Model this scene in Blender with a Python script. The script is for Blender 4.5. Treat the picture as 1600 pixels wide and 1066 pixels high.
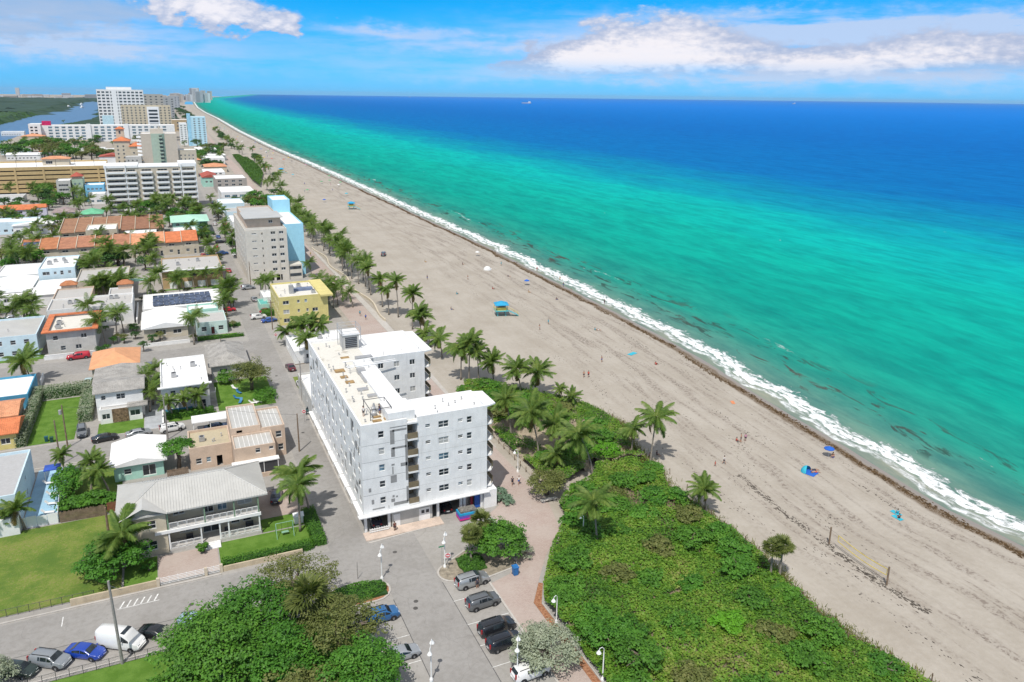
import bpy, bmesh, math, random
import numpy as np
from mathutils import Matrix, Vector, noise as mnoise
for o in list(bpy.data.objects): bpy.data.objects.remove(o)
S = bpy.context.scene
COL = S.collection
R = math.radians
# ------------------------------------------------------------------ camera
F, CX, CY, H = 1190., 800., 466., 68.
PITCH = math.atan(316 / F); ROLL = 0.0128; YAW = R(24.6)
def basis():
    cp, sp = math.cos(PITCH), math.sin(PITCH)
    f = Vector((math.sin(YAW)*cp, math.cos(YAW)*cp, -sp))
    r = Vector((math.cos(YAW), -math.sin(YAW), 0)); u = r.cross(f)
    return f, r*math.cos(ROLL)+u*math.sin(ROLL), u*math.cos(ROLL)-r*math.sin(ROLL)
BF, BR, BU = basis()
def ray(px, py): return BF*F + BR*(px-CX) - BU*(py-CY)
def azel(px, py):
    d = ray(px, py).normalized()
    return math.atan2(d.x, d.y), math.asin(d.z)
cam = bpy.data.cameras.new('camera'); camo = bpy.data.objects.new('camera', cam); COL.objects.link(camo)
cam.sensor_width = 36; cam.lens = F/1600*36; cam.shift_y = -67/1600
cam.clip_start = 1; cam.clip_end = 90000
m = Matrix((BR, BU, -BF)).transposed().to_4x4(); m.translation = (0, 0, H); camo.matrix_world = m
S.camera = camo
S.render.resolution_x = 1024; S.render.resolution_y = 682
# ------------------------------------------------------------------ world
SUND = Vector((0.36, 0.46, -1)).normalized()           # direction the light travels
sun_el = math.asin(-SUND.z); sun_az = math.atan2(-SUND.x, -SUND.y)
W = bpy.data.worlds.new('World'); S.world = W; W.use_nodes = True
nt = W.node_tree; nt.nodes.clear()
class NB:
    """tiny node-builder"""
    def __init__(s, nt): s.nt = nt
    def n(s, t, **k):
        nd = s.nt.nodes.new(t)
        for a, b in k.items(): setattr(nd, a, b)
        return nd
    def put(s, sock, v):
        if hasattr(v, 'is_linked') or hasattr(v, 'links'): s.nt.links.new(v, sock)
        else: sock.default_value = v
    def m(s, op, *a, clamp=False):
        nd = s.n('ShaderNodeMath', operation=op, use_clamp=clamp)
        for i, v in enumerate(a): s.put(nd.inputs[i], v)
        return nd.outputs[0]
    def mr(s, v, a, b, c=0., d=1., smooth=True):
        nd = s.n('ShaderNodeMapRange', interpolation_type='SMOOTHSTEP' if smooth else 'LINEAR')
        for i, x in enumerate((v, a, b, c, d)): s.put(nd.inputs[i], x)
        return nd.outputs[0]
    def noise(s, vec, scale, detail=4., rough=.55, dist=0.):
        nd = s.n('ShaderNodeTexNoise')
        s.put(nd.inputs['Vector'], vec); s.put(nd.inputs['Scale'], scale)
        nd.inputs['Detail'].default_value = detail; nd.inputs['Roughness'].default_value = rough
        nd.inputs['Distortion'].default_value = dist
        return nd.outputs['Fac']
    def mix(s, f, a, b, t='MIX'):
        nd = s.n('ShaderNodeMix', data_type='RGBA', blend_type=t)
        s.put(nd.inputs[0], f); s.put(nd.inputs[6], c4(a)); s.put(nd.inputs[7], c4(b))
        return nd.outputs[2]
    def ramp(s, v, stops, interp='LINEAR'):
        nd = s.n('ShaderNodeValToRGB'); cr = nd.color_ramp; cr.interpolation = interp
        while len(cr.elements) < len(stops): cr.elements.new(.5)
        for e, (p, c) in zip(cr.elements, stops): e.position = p; e.color = c4(c)
        s.put(nd.inputs[0], v); return nd.outputs[0]
    def comb(s, x, y, z=0.):
        nd = s.n('ShaderNodeCombineXYZ')
        for i, v in enumerate((x, y, z)): s.put(nd.inputs[i], v)
        return nd.outputs[0]
    def sep(s, v):
        nd = s.n('ShaderNodeSeparateXYZ'); s.put(nd.inputs[0], v); return nd.outputs
def c4(c):
    if hasattr(c, 'links'): return c
    return tuple(c) + (1.,) if len(c) == 3 else tuple(c)
def srgb(*c):
    return tuple(((x/255)/12.92 if x/255 <= .04045 else ((x/255+.055)/1.055)**2.4) for x in c)
b = NB(nt)
sky = b.n('ShaderNodeTexSky', sky_type='NISHITA', sun_disc=False, sun_elevation=sun_el, sun_rotation=sun_az,
          altitude=60, air_density=1.0, dust_density=.2, ozone_density=2.5)
d = b.n('ShaderNodeTexCoord').outputs['Generated']
dx, dy, dz = b.sep(d)
az = b.m('ARCTAN2', dx, dy); el = b.m('ARCSINE', dz)
tint = b.ramp(b.m('DIVIDE', el, 1.2), [(0., (.135, .53, 1.27)), (.10, (.004, .49, .90)), (.30, (.98, .95, .88)), (1., (1.45, 1.04, .72))])
base = b.mix(1., sky.outputs[0], tint, 'MULTIPLY')
# clouds: cumulus banks and thin layers over the sea, given by direction
v = b.comb(b.m('MULTIPLY', az, 1.), b.m('MULTIPLY', el, 2.2), 0.)
big = b.noise(v, 9., 3.); fine = b.noise(v, 34., 8., .62); mid = b.noise(v, 16., 6., .6)
azw = b.m('ADD', az, b.m('MULTIPLY', b.m('SUBTRACT', mid, .5), .09))
elw = b.m('ADD', el, b.m('MULTIPLY', b.m('SUBTRACT', fine, .5), .035))
def blobs(lst, azv, elv):
    acc = None
    for (px, py, rx, ry, st) in lst:
        a0, e0 = azel(px, py)
        q = b.m('MULTIPLY', b.m('SUBTRACT', azv, a0), F/rx); w = b.m('MULTIPLY', b.m('SUBTRACT', elv, e0), F/ry)
        r2 = b.m('ADD', b.m('MULTIPLY', q, q), b.m('MULTIPLY', w, w))
        g = b.m('MULTIPLY', b.m('EXPONENT', b.m('MULTIPLY', r2, -1.)), st)
        acc = g if acc is None else b.m('ADD', acc, g)
    return acc
cum = blobs([(1040,62,95,40,1), (950,86,95,30,1), (850,104,70,16,.9), (900,96,70,20,.8), (1130,88,130,28,1.), (1265,108,70,16,.85), (1060,105,210,14,.5),
             (1390,92,75,24,1.1), (1540,88,95,34,1.2), (1290,104,60,16,.8), (345,22,85,26,.95), (440,36,26,17,.8), (300,8,60,14,.7)], azw, elw)
puff = b.noise(v, 70., 6., .6)
dens = b.m('ADD', cum, b.m('ADD', b.m('MULTIPLY', b.m('SUBTRACT', fine, .5), 1.25), b.m('ADD', b.m('MULTIPLY', b.m('SUBTRACT', mid, .5), 1.3), b.m('MULTIPLY', b.m('SUBTRACT', puff, .5), .5))))
cmask = b.m('MULTIPLY', b.mr(dens, .33, .72), b.mr(el, .018, .05))
str_ = blobs([(1350,66,420,24,.85), (1500,35,300,18,.65), (1180,45,150,14,.5), (760,70,260,14,.55), (590,50,80,9,.6), (60,40,190,34,.8), (1220,20,60,7,.6), (700,105,500,16,.3), (1400,112,300,24,.75), (980,122,260,12,.45), (1480,60,200,16,.5), (150,75,160,14,.5), (1000,35,200,16,.35)], azw, elw)
wis = b.noise(b.comb(az, b.m('MULTIPLY', el, 7.), 3.), 7., 7., .6)
high = b.m('MULTIPLY', b.mr(el, .10, .3), .95)  # overhead cloud above the view, added for neutral fill light
smask = b.m('MULTIPLY', b.m('ADD', b.m('MULTIPLY', str_, 1.35), high), b.mr(wis, .25, .62), clamp=True)
shade = b.mr(b.m('ADD', b.m('ADD', b.m('MULTIPLY', puff, .5), b.m('MULTIPLY', dens, .35)), b.m('MULTIPLY', b.m('SUBTRACT', el, .06), 4.)), .44, .92)
ccol = b.mix(shade, (3.0, 3.5, 4.8), (6.5, 6.2, 6.4))
c1 = b.mix(b.m('MULTIPLY', smask, .8), base, b.mix(b.mr(el, .12, .35), (4.0, 4.6, 5.9), (4.6, 4.7, 5.0)))
grey = blobs([(70,14,170,22,1.15), (30,52,110,12,.7)], azw, elw)
c1 = b.mix(b.m('MULTIPLY', b.mr(b.m('ADD', grey, b.m('MULTIPLY', b.m('SUBTRACT', fine, .5), 1.0)), .35, .95), .7), c1, (2.7, 3.5, 4.9))
c2 = b.mix(b.m('MULTIPLY', cmask, .92), c1, ccol)
bg = b.n('ShaderNodeBackground'); bg.inputs[1].default_value = .13
nt.links.new(c2, bg.inputs[0]); nt.links.new(bg.outputs[0], b.n('ShaderNodeOutputWorld').inputs[0])
# ------------------------------------------------------------------ sun
sl = bpy.data.lights.new('sun', 'SUN'); sl.energy = 3.7; sl.angle = R(.55); sl.color = (1, .955, .89)
so = bpy.data.objects.new('sun', sl); COL.objects.link(so); so.location = (-40, -30, 200)
so.rotation_euler = SUND.to_track_quat('-Z', 'Y').to_euler()
vs = S.view_settings; vs.view_transform = 'Standard'; vs.look = 'None'; vs.exposure = 0.2; vs.gamma = 1; vs.use_curve_mapping = False
HAZE_D = 0.000016
S.render.engine = 'CYCLES'
S.cycles.max_bounces = 5; S.cycles.diffuse_bounces = 3; S.cycles.glossy_bounces = 2; S.cycles.transmission_bounces = 2; S.cycles.volume_bounces = 0
# ------------------------------------------------------------------ materials
MATS = {}
def newmat(name):
    m = bpy.data.materials.new(name); m.use_nodes = True; m.node_tree.nodes.clear()
    return m, NB(m.node_tree)
def finish(b, col, rough=.7, bump=None, bs=.3, bd=.05, spec=.3, metal=0., trans=None):
    p = b.n('ShaderNodeBsdfPrincipled')
    b.put(p.inputs['Base Color'], c4(col)); b.put(p.inputs['Roughness'], rough)
    p.inputs['Specular IOR Level'].default_value = spec; p.inputs['Metallic'].default_value = metal
    if bump is not None:
        bn = b.n('ShaderNodeBump'); bn.inputs['Strength'].default_value = bs; bn.inputs['Distance'].default_value = bd
        b.put(bn.inputs['Height'], bump); b.nt.links.new(bn.outputs[0], p.inputs['Normal'])
    out = b.n('ShaderNodeOutputMaterial'); b.nt.links.new(p.outputs[0], out.inputs[0])
    return p
def pos(b): return b.n('ShaderNodeNewGeometry').outputs['Position']
def mat(name, col, rough=.7, var=.12, scale=.6, spec=.3, metal=0., streak=0., bump=0.):
    """plain procedural paint / plaster / concrete: mottled, optionally streaked down walls"""
    if name in MATS: return MATS[name]
    m, b = newmat(name); P = pos(b)
    n1 = b.noise(P, scale, 5., .6); n2 = b.noise(P, scale*9, 3., .6)
    f = b.m('ADD', b.m('MULTIPLY', n1, .65), b.m('MULTIPLY', n2, .35))
    dark = tuple(x*(1-2.2*var) for x in col); lite = tuple(min(x*(1+var*.9), .9) for x in col)
    c = b.mix(b.mr(f, .32, .68), dark, lite)
    if streak:
        x, y, z = b.sep(P)
        sn = b.noise(b.comb(b.m('MULTIPLY', x, 1.6), b.m('MULTIPLY', y, 1.6), b.m('MULTIPLY', z, .16)), 1.3, 4., .6)
        c = b.mix(b.m('MULTIPLY', b.mr(sn, .52, .78), streak), c, tuple(x*.45 for x in col))
    finish(b, c, rough, n2 if bump else None, bump, .03, spec, metal); MATS[name] = m; return m
def roofmat(name, col, dirt=.35):
    """flat membrane roof with ponding stains"""
    if name in MATS: return MATS[name]
    m, b = newmat(name); P = pos(b)
    n1 = b.noise(P, .35, 6., .65); n2 = b.noise(P, 2.2, 4., .6); n3 = b.noise(P, .12, 2.)
    c = b.mix(b.mr(n2, .3, .7), tuple(x*.9 for x in col), col)
    st = b.m('MULTIPLY', b.mr(n1, .52, .72), b.mr(n3, .4, .62))
    c = b.mix(b.m('MULTIPLY', st, dirt), c, (.32, .28, .22))
    finish(b, c, .75, n2, .2, .03); MATS[name] = m; return m
def tilemat(name, col, axis='x', pitch=.35):
    """clay tile roof: ribs down the slope as fine relief, tone varying course by course"""
    if name in MATS: return MATS[name]
    m, b = newmat(name); P = pos(b); x, y, z = b.sep(P)
    n1 = b.noise(P, .5, 5.); n2 = b.noise(P, 4., 3.)
    u = x if axis == 'x' else y
    rib = b.m('ABSOLUTE', b.m('SINE', b.m('MULTIPLY', u, math.pi/pitch)))
    row = b.m('FRACT', b.m('MULTIPLY', z, 5.))
    c = b.mix(b.mr(b.m('ADD', b.m('MULTIPLY', n1, .5), b.m('MULTIPLY', n2, .5)), .3, .7), tuple(v*.62 for v in col), tuple(min(1, v*1.15) for v in col))
    finish(b, c, .8, b.m('ADD', rib, b.m('MULTIPLY', row, .4)), .5, .08); MATS[name] = m; return m
def carpaint(name, col, metal=0.):
    if name in MATS: return MATS[name]
    m, b = newmat(name); n = b.noise(pos(b), 5., 3.)
    p = finish(b, b.mix(n, tuple(v*.9 for v in col), col), .32, None, spec=.5, metal=metal)
    p.inputs['Coat Weight'].default_value = .6; p.inputs['Coat Roughness'].default_value = .08
    MATS[name] = m; return m
def glassmat(name, col, rough=.12):
    if name in MATS: return MATS[name]
    m, b = newmat(name); n = b.noise(pos(b), .7, 2.)
    finish(b, b.mix(b.mr(n, .35, .65), tuple(v*.5 for v in col), tuple(v*1.5 for v in col)), rough, None, spec=.6)
    MATS[name] = m; return m
def leafmat(name, cols, scale=.25, trans=.25, rough=.55, yellow=None):
    """foliage: tone varies by leaf, by plant and across the ground"""
    if name in MATS: return MATS[name]
    m, b = newmat(name); P = pos(b)
    g = b.n('ShaderNodeNewGeometry'); oi = b.n('ShaderNodeObjectInfo')
    n = b.m('ADD', b.m('MULTIPLY', b.noise(P, scale, 4., .6), .6), b.m('MULTIPLY', b.noise(P, scale*4.5, 3., .6), .4))
    f = b.m('ADD', b.m('MULTIPLY', b.mr(n, .32, .68, smooth=False), .62), b.m('ADD', b.m('MULTIPLY', g.outputs['Random Per Island'], .25), b.m('MULTIPLY', oi.outputs['Random'], .13)))
    k = len(cols)
    c = b.ramp(f, [(i/(k-1)*.8+.1, c) for i, c in enumerate(cols)])
    p = b.n('ShaderNodeBsdfPrincipled'); b.put(p.inputs['Base Color'], c); p.inputs['Roughness'].default_value = rough
    p.inputs['Specular IOR Level'].default_value = .25
    t = b.n('ShaderNodeBsdfTranslucent'); b.put(t.inputs[0], b.mix(1., c, (1.1, 1.2, .5), 'MULTIPLY'))
    mx = b.n('ShaderNodeMixShader'); mx.inputs[0].default_value = trans
    b.nt.links.new(p.outputs[0], mx.inputs[1]); b.nt.links.new(t.outputs[0], mx.inputs[2])
    out = b.n('ShaderNodeOutputMaterial'); b.nt.links.new(mx.outputs[0], out.inputs[0])
    MATS[name] = m; return m
# ------------------------------------------------------------------ mesh helpers
class MB:
    def __init__(s): s.v = []; s.f = []; s.mi = []; s.cur = 0
    def add(s, vs, fs):
        k = len(s.v); s.v += [tuple(p) for p in vs]
        for f in fs: s.f.append(tuple(i+k for i in f)); s.mi.append(s.cur)
        return s
    def box(s, x0, y0, z0, x1, y1, z1):
        return s.add([(x0,y0,z0),(x1,y0,z0),(x1,y1,z0),(x0,y1,z0),(x0,y0,z1),(x1,y0,z1),(x1,y1,z1),(x0,y1,z1)],
                     [(0,3,2,1),(4,5,6,7),(0,1,5,4),(1,2,6,5),(2,3,7,6),(3,0,4,7)])
    def quad(s, *p): return s.add(p, [tuple(range(len(p)))])
    def prism(s, pts, z0, z1):
        n = len(pts)
        ar = sum(pts[i][0]*pts[(i+1)%n][1]-pts[(i+1)%n][0]*pts[i][1] for i in range(n))
        if ar < 0: pts = pts[::-1]
        return s.add([(x,y,z0) for x,y in pts]+[(x,y,z1) for x,y in pts],
                     [tuple(range(n))[::-1], tuple(range(n,2*n))]+[(i,(i+1)%n,n+(i+1)%n,n+i) for i in range(n)])
    def tube(s, pts, rad, n=8, cap=True):
        pts = [Vector(p) for p in pts]; rs = rad if isinstance(rad, (list, tuple)) else [rad]*len(pts)
        k = len(s.v); a = None
        for i, p in enumerate(pts):
            t = (pts[min(i+1,len(pts)-1)]-pts[max(i-1,0)]).normalized()
            if a is None: a = t.orthogonal().normalized()
            else: a = (a-t*a.dot(t)).normalized()
            c = t.cross(a)
            for j in range(n):
                q = 2*math.pi*j/n; s.v.append(tuple(p+(a*math.cos(q)+c*math.sin(q))*rs[i]))
        for i in range(len(pts)-1):
            for j in range(n):
                s.f.append((k+i*n+j, k+i*n+(j+1)%n, k+(i+1)*n+(j+1)%n, k+(i+1)*n+j)); s.mi.append(s.cur)
        if cap:
            s.f.append(tuple(k+j for j in range(n))[::-1]); s.mi.append(s.cur)
            s.f.append(tuple(k+(len(pts)-1)*n+j for j in range(n))); s.mi.append(s.cur)
        return s
    def lathe(s, prof, n=12, c=(0,0,0)):
        k = len(s.v)
        for r, z in prof:
            for j in range(n):
                q = 2*math.pi*j/n; s.v.append((c[0]+r*math.cos(q), c[1]+r*math.sin(q), c[2]+z))
        for i in range(len(prof)-1):
            for j in range(n):
                s.f.append((k+i*n+j, k+i*n+(j+1)%n, k+(i+1)*n+(j+1)%n, k+(i+1)*n+j)); s.mi.append(s.cur)
        return s
    def mesh(s, name, mats, smooth=False):
        me = bpy.data.meshes.new(name); me.from_pydata(s.v, [], s.f)
        for m in (mats if isinstance(mats, (list, tuple)) else [mats]): me.materials.append(m)
        if any(s.mi): me.polygons.foreach_set('material_index', s.mi)
        if smooth: me.polygons.foreach_set('use_smooth', [True]*len(s.f))
        me.update(); return me
    def build(s, name, mats, parent=None, smooth=False):
        if parent is not None:
            ox, oy, oz = parent['_o'] if '_o' in parent else (0, 0, 0)
            s.v = [(x-ox, y-oy, z-oz) for x, y, z in s.v]
        return obj(name, s.mesh(name, mats, smooth), parent)
def obj(name, data, parent=None, loc=None, rz=0., scale=None):
    o = bpy.data.objects.new(name, data); COL.objects.link(o)
    if parent is not None: o.parent = parent
    if loc is not None: o.location = loc
    if rz: o.rotation_euler = (0, 0, rz)
    if scale is not None: o.scale = scale if isinstance(scale, (tuple, list)) else (scale,)*3
    return o
def tag(o, label=None, cat=None, group=None, kind=None):
    if label: o['label'] = label
    if cat: o['category'] = cat
    if group: o['group'] = group
    if kind: o['kind'] = kind
    return o
def thing(name, label, cat, loc=(0,0,0), rz=0., group=None):
    """Empty at the base of a thing; '_o' is the origin subtracted from parts given in world coordinates"""
    o = obj(name, None, None, loc, rz); o.empty_display_size = .3
    tag(o, label, cat, group); o['_o'] = list(loc) if not rz else [0, 0, 0]
    return o
def struct(name, mb, m, smooth=False):
    o = mb.build(name, m, None, smooth); o['kind'] = 'structure'; return o
# ------------------------------------------------------------------ the setting: sea, beach, land, roads
SH = [(-60,117.5),(20,119.5),(64,120.7),(77,119.6),(92,121.6),(103,123.3),(116,124.2),(135,126.4),(152,129.4),(180,131.6),(208,132.8),(255,134.2),(322,136.4),(400,135.6),(580,135.2),
      (800,134.),(1043,130.),(1495,132.),(2240,146.),(2964,152.),(3818,170.),(5685,236.),(9000,420.),(30000,3200.)]
_sy = np.array([a for a, _ in SH]); _sx = np.array([c for _, c in SH])
def shx(y): return float(np.interp(y, _sy, _sx))
def strip(name, ts, ys, zf, m, smooth=True):
    vv = []; uv = []; ff = []; nt_ = len(ts)
    for y in ys:
        x0 = shx(y)
        for t in ts: vv.append((x0+t, y, zf(t))); uv.append((y, t))
    for i in range(len(ys)-1):
        for j in range(nt_-1): ff.append((i*nt_+j, i*nt_+j+1, (i+1)*nt_+j+1, (i+1)*nt_+j))
    me = bpy.data.meshes.new(name); me.from_pydata(vv, [], ff); me.materials.append(m)
    l = me.uv_layers.new(name='shore'); idx = np.empty(len(me.loops), dtype=np.int32); me.loops.foreach_get('vertex_index', idx)
    l.data.foreach_set('uv', np.array(uv, dtype=np.float32)[idx].ravel())
    me.polygons.foreach_set('use_smooth', [smooth]*len(ff)); me.update()
    o = obj(name, me); o['kind'] = 'structure'; return o
YS = list(np.arange(-60, 400, 8.)) + list(np.arange(400, 1500, 40.)) + [1500,1750,2000,2240,2600,2964,3400,3818,4700,5685,7000,9000,13000,20000,30000]
# water
m, b = newmat('sea_water'); uv = b.n('ShaderNodeUVMap', uv_map='shore').outputs[0]
s_, t_, _ = b.sep(uv); P = pos(b)
wob = b.noise(b.comb(b.m('MULTIPLY', s_, .006), b.m('MULTIPLY', t_, .02), 0.), 1., 3.)
wob2 = b.noise(b.comb(b.m('MULTIPLY', s_, .03), b.m('MULTIPLY', t_, .05), 2.), 1., 4., .6)
tt = b.m('ADD', t_, b.m('MULTIPLY', b.m('SUBTRACT', wob, .5), b.mr(t_, 20., 260., 10., 150., False)))
tt = b.m('ADD', tt, b.m('MULTIPLY', b.m('SUBTRACT', wob2, .5), b.mr(t_, 5., 260., 8., 50., False)))
lg = b.m('DIVIDE', b.m('LOGARITHM', b.m('ADD', b.m('MAXIMUM', tt, 0.), 4.), 10.), 4.)       # log10(t+4)/4
def L(t): return math.log10(t+4)/4
wc = b.ramp(lg, [(L(0), (0.2295,0.2604,0.2046)), (L(9), (0.0935,0.2325,0.1860)), (L(22), (0.0170,0.2511,0.1906)), (L(55), (0.0017,0.2883,0.2185)), (L(120), (0.0008,0.3395,0.2697)),
                 (L(190), (0.0008,0.3720,0.3441)), (L(265), (0.0008,0.2325,0.3441)), (L(400), (0.0004,0.1395,0.3720)), (L(1000), (0.0004,0.1256,0.3999)), (L(4000), (0.0004,0.1674,0.5394))])
wav = b.noise(b.comb(b.m('MULTIPLY', s_, .11), b.m('MULTIPLY', t_, .30), 0.), 1., 6., .62)
wav2 = b.noise(b.comb(b.m('MULTIPLY', s_, .012), b.m('MULTIPLY', t_, .05), 5.), 1., 5., .6)
wav3 = b.noise(b.comb(b.m('MULTIPLY', s_, .035), b.m('MULTIPLY', t_, .12), 8.), 1., 7., .68)
wc = b.mix(b.m('MULTIPLY', b.mr(wav, .35, .7), .5), wc, b.mix(1., wc, (.55,.74,.80), 'MULTIPLY'))
wc = b.mix(b.m('MULTIPLY', b.mr(wav3, .42, .62), .65), b.mix(1., wc, (1.2,1.08,1.07), 'MULTIPLY'), b.mix(1., wc, (.55,.76,.82), 'MULTIPLY'))
wc = b.mix(b.m('MULTIPLY', b.mr(wav2, .4, .68), .45), wc, b.mix(1., wc, (.5,.68,.8), 'MULTIPLY'))
# floating / sunken weed near the shore
wd = b.noise(b.comb(b.m('MULTIPLY', s_, .07), b.m('MULTIPLY', t_, .26), 9.), 1., 6., .68, .8)
wdm = b.m('MULTIPLY', b.m('MULTIPLY', b.mr(wd, .54, .61), b.mr(t_, 9., 13.)), b.mr(t_, 20., 34., 1., 0.))
wdr = b.noise(b.comb(b.m('MULTIPLY', s_, .02), b.m('MULTIPLY', t_, .03), 13.), 1., 2.)
wc = b.mix(b.m('MULTIPLY', wdm, .8), wc, b.mix(b.mr(wdr, .45, .6), (.028,.05,.042), (.075,.032,.028)))
# foam
fw = b.noise(b.comb(b.m('MULTIPLY', s_, .06), 0., 1.), 1., 3., .6)
tf = b.m('ADD', t_, b.m('MULTIPLY', b.m('SUBTRACT', fw, .5), 11.))
lace = b.noise(b.comb(b.m('MULTIPLY', s_, .33), b.m('MULTIPLY', t_, .75), 3.), 1., 8., .7, .6)
env = b.m('MULTIPLY', b.mr(tf, .8, 2.6), b.mr(tf, 3.6, 11., 1., 0.))
foam = b.mr(b.m('ADD', b.m('MULTIPLY', env, .58), b.m('MULTIPLY', b.m('SUBTRACT', lace, .5), 1.7)), .34, .56)
brk = b.noise(b.comb(b.m('MULTIPLY', s_, .028), b.m('MULTIPLY', t_, .16), 7.), 1., 3.)
env2 = b.m('MULTIPLY', b.mr(t_, 15., 18.), b.mr(t_, 22., 30., 1., 0.))
foam = b.m('MAXIMUM', foam, b.m('MULTIPLY', env2, b.mr(b.m('ADD', brk, b.m('MULTIPLY', lace, .5)), .93, 1.02)))
edge = b.m('MULTIPLY', b.mr(tf, -.6, .2), b.mr(tf, .8, 2., 1., 0.))
foam = b.m('MAXIMUM', foam, b.m('MULTIPLY', edge, b.mr(lace, .35, .6)))
cap = b.noise(b.comb(b.m('MULTIPLY', s_, .10), b.m('MULTIPLY', t_, .22), 11.), 1., 3., .5)
foam = b.m('MAXIMUM', foam, b.m('MULTIPLY', b.m('MULTIPLY', b.mr(cap, .775, .80), .6), b.mr(t_, 25., 60.)))
wc = b.mix(b.m('MULTIPLY', foam, .93), wc, (.80,.82,.82))
bh = b.m('ADD', b.m('MULTIPLY', wav, .7), b.m('MULTIPLY', foam, .35))
bn = b.n('ShaderNodeBump'); bn.inputs['Strength'].default_value = .6; bn.inputs['Distance'].default_value = 1.1; b.put(bn.inputs['Height'], bh)
df = b.n('ShaderNodeBsdfDiffuse'); b.put(df.inputs[0], wc); b.nt.links.new(bn.outputs[0], df.inputs['Normal'])
gs = b.n('ShaderNodeBsdfGlossy'); gs.inputs['Roughness'].default_value = .35; b.nt.links.new(bn.outputs[0], gs.inputs['Normal'])
mx = b.n('ShaderNodeMixShader'); mx.inputs[0].default_value = .025; b.nt.links.new(df.outputs[0], mx.inputs[1]); b.nt.links.new(gs.outputs[0], mx.inputs[2])
b.nt.links.new(mx.outputs[0], b.n('ShaderNodeOutputMaterial').inputs[0])
SEA = m
TS = [-8,-4,-2,0,1,2,3,4,6,8,10,12,15,18,22,27,33,40,50,65,85,110,150,200,260,330,450,700,1200,2200,4000,7000,12000,20000,32000]
sea = strip('sea', TS, YS, lambda t: -.10, m)
# beach
m, b = newmat('beach_sand'); uv = b.n('ShaderNodeUVMap', uv_map='shore').outputs[0]
s_, t_, _ = b.sep(uv); P = pos(b); px_, py_, pz_ = b.sep(P)
n1 = b.noise(P, .09, 5., .6); n2 = b.noise(P, 1.1, 5., .65); n3 = b.noise(P, 6., 3., .6)
c = b.mix(b.mr(b.m('ADD', b.m('MULTIPLY', n1, .6), b.m('MULTIPLY', n2, .4)), .35, .65), (.335,.300,.252), (.40,.365,.315))
tr = b.noise(b.comb(b.m('MULTIPLY', s_, .04), b.m('MULTIPLY', t_, .28), 0.), 1., 6., .62)
c = b.mix(b.m('MULTIPLY', b.mr(tr, .42, .68), .25), c, (0.266,0.230,0.184))
# broken lines of dried weed left by the tides
w1 = b.noise(b.comb(b.m('MULTIPLY', s_, .045), b.m('MULTIPLY', t_, .42), 4.), 1., 4., .6, .5)
w2 = b.noise(P, 1.3, 5., .7)
near = b.m('MULTIPLY', b.mr(t_, -42., -26.), b.mr(t_, -3.5, -7., 0., 1.))
wm = b.m('MULTIPLY', b.m('MULTIPLY', b.mr(w1, .51, .62), b.mr(w2, .47, .58)), near)
c = b.mix(b.m('MULTIPLY', wm, .75), c, (.13,.10,.08))
c = b.mix(b.m('MULTIPLY', b.m('MULTIPLY', b.mr(w1, .45, .6), near), .30), c, (.27,.235,.20))
# the wrack line and the wet sand
wr = b.m('ADD', t_, b.m('MULTIPLY', b.m('SUBTRACT', b.noise(b.comb(b.m('MULTIPLY', s_, .12), 0., 0.), 1., 4.), .5), 3.))
wl = b.m('MULTIPLY', b.m('MULTIPLY', b.mr(wr, -5.6, -4.6), b.mr(wr, -3.6, -2.6, 1., 0.)), b.mr(n3, .3, .5))
c = b.mix(b.mr(wr, -4.2, -2.2), c, (.24,.215,.195))
c = b.mix(b.m('MULTIPLY', wl, .85), c, (.10,.062,.03))
ft = b.n('ShaderNodeTexVoronoi'); b.put(ft.inputs['Vector'], P); ft.inputs['Scale'].default_value = 1.5
finish(b, c, b.mr(wr, -4., -1.5, .9, .35), b.m('ADD', n2, b.m('MULTIPLY', ft.outputs[0], .6)), .3, .12, .2)
SAND = m
BT = [-110,-80,-60,-50,-40,-30,-20,-14,-9,-6,-4,-2,0,2,5,9]
strip('beach', BT, YS[:-6], lambda t: (-.02 if t < -12 else -.02-.10*((t+12)/12)**1.4), SAND)
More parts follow.
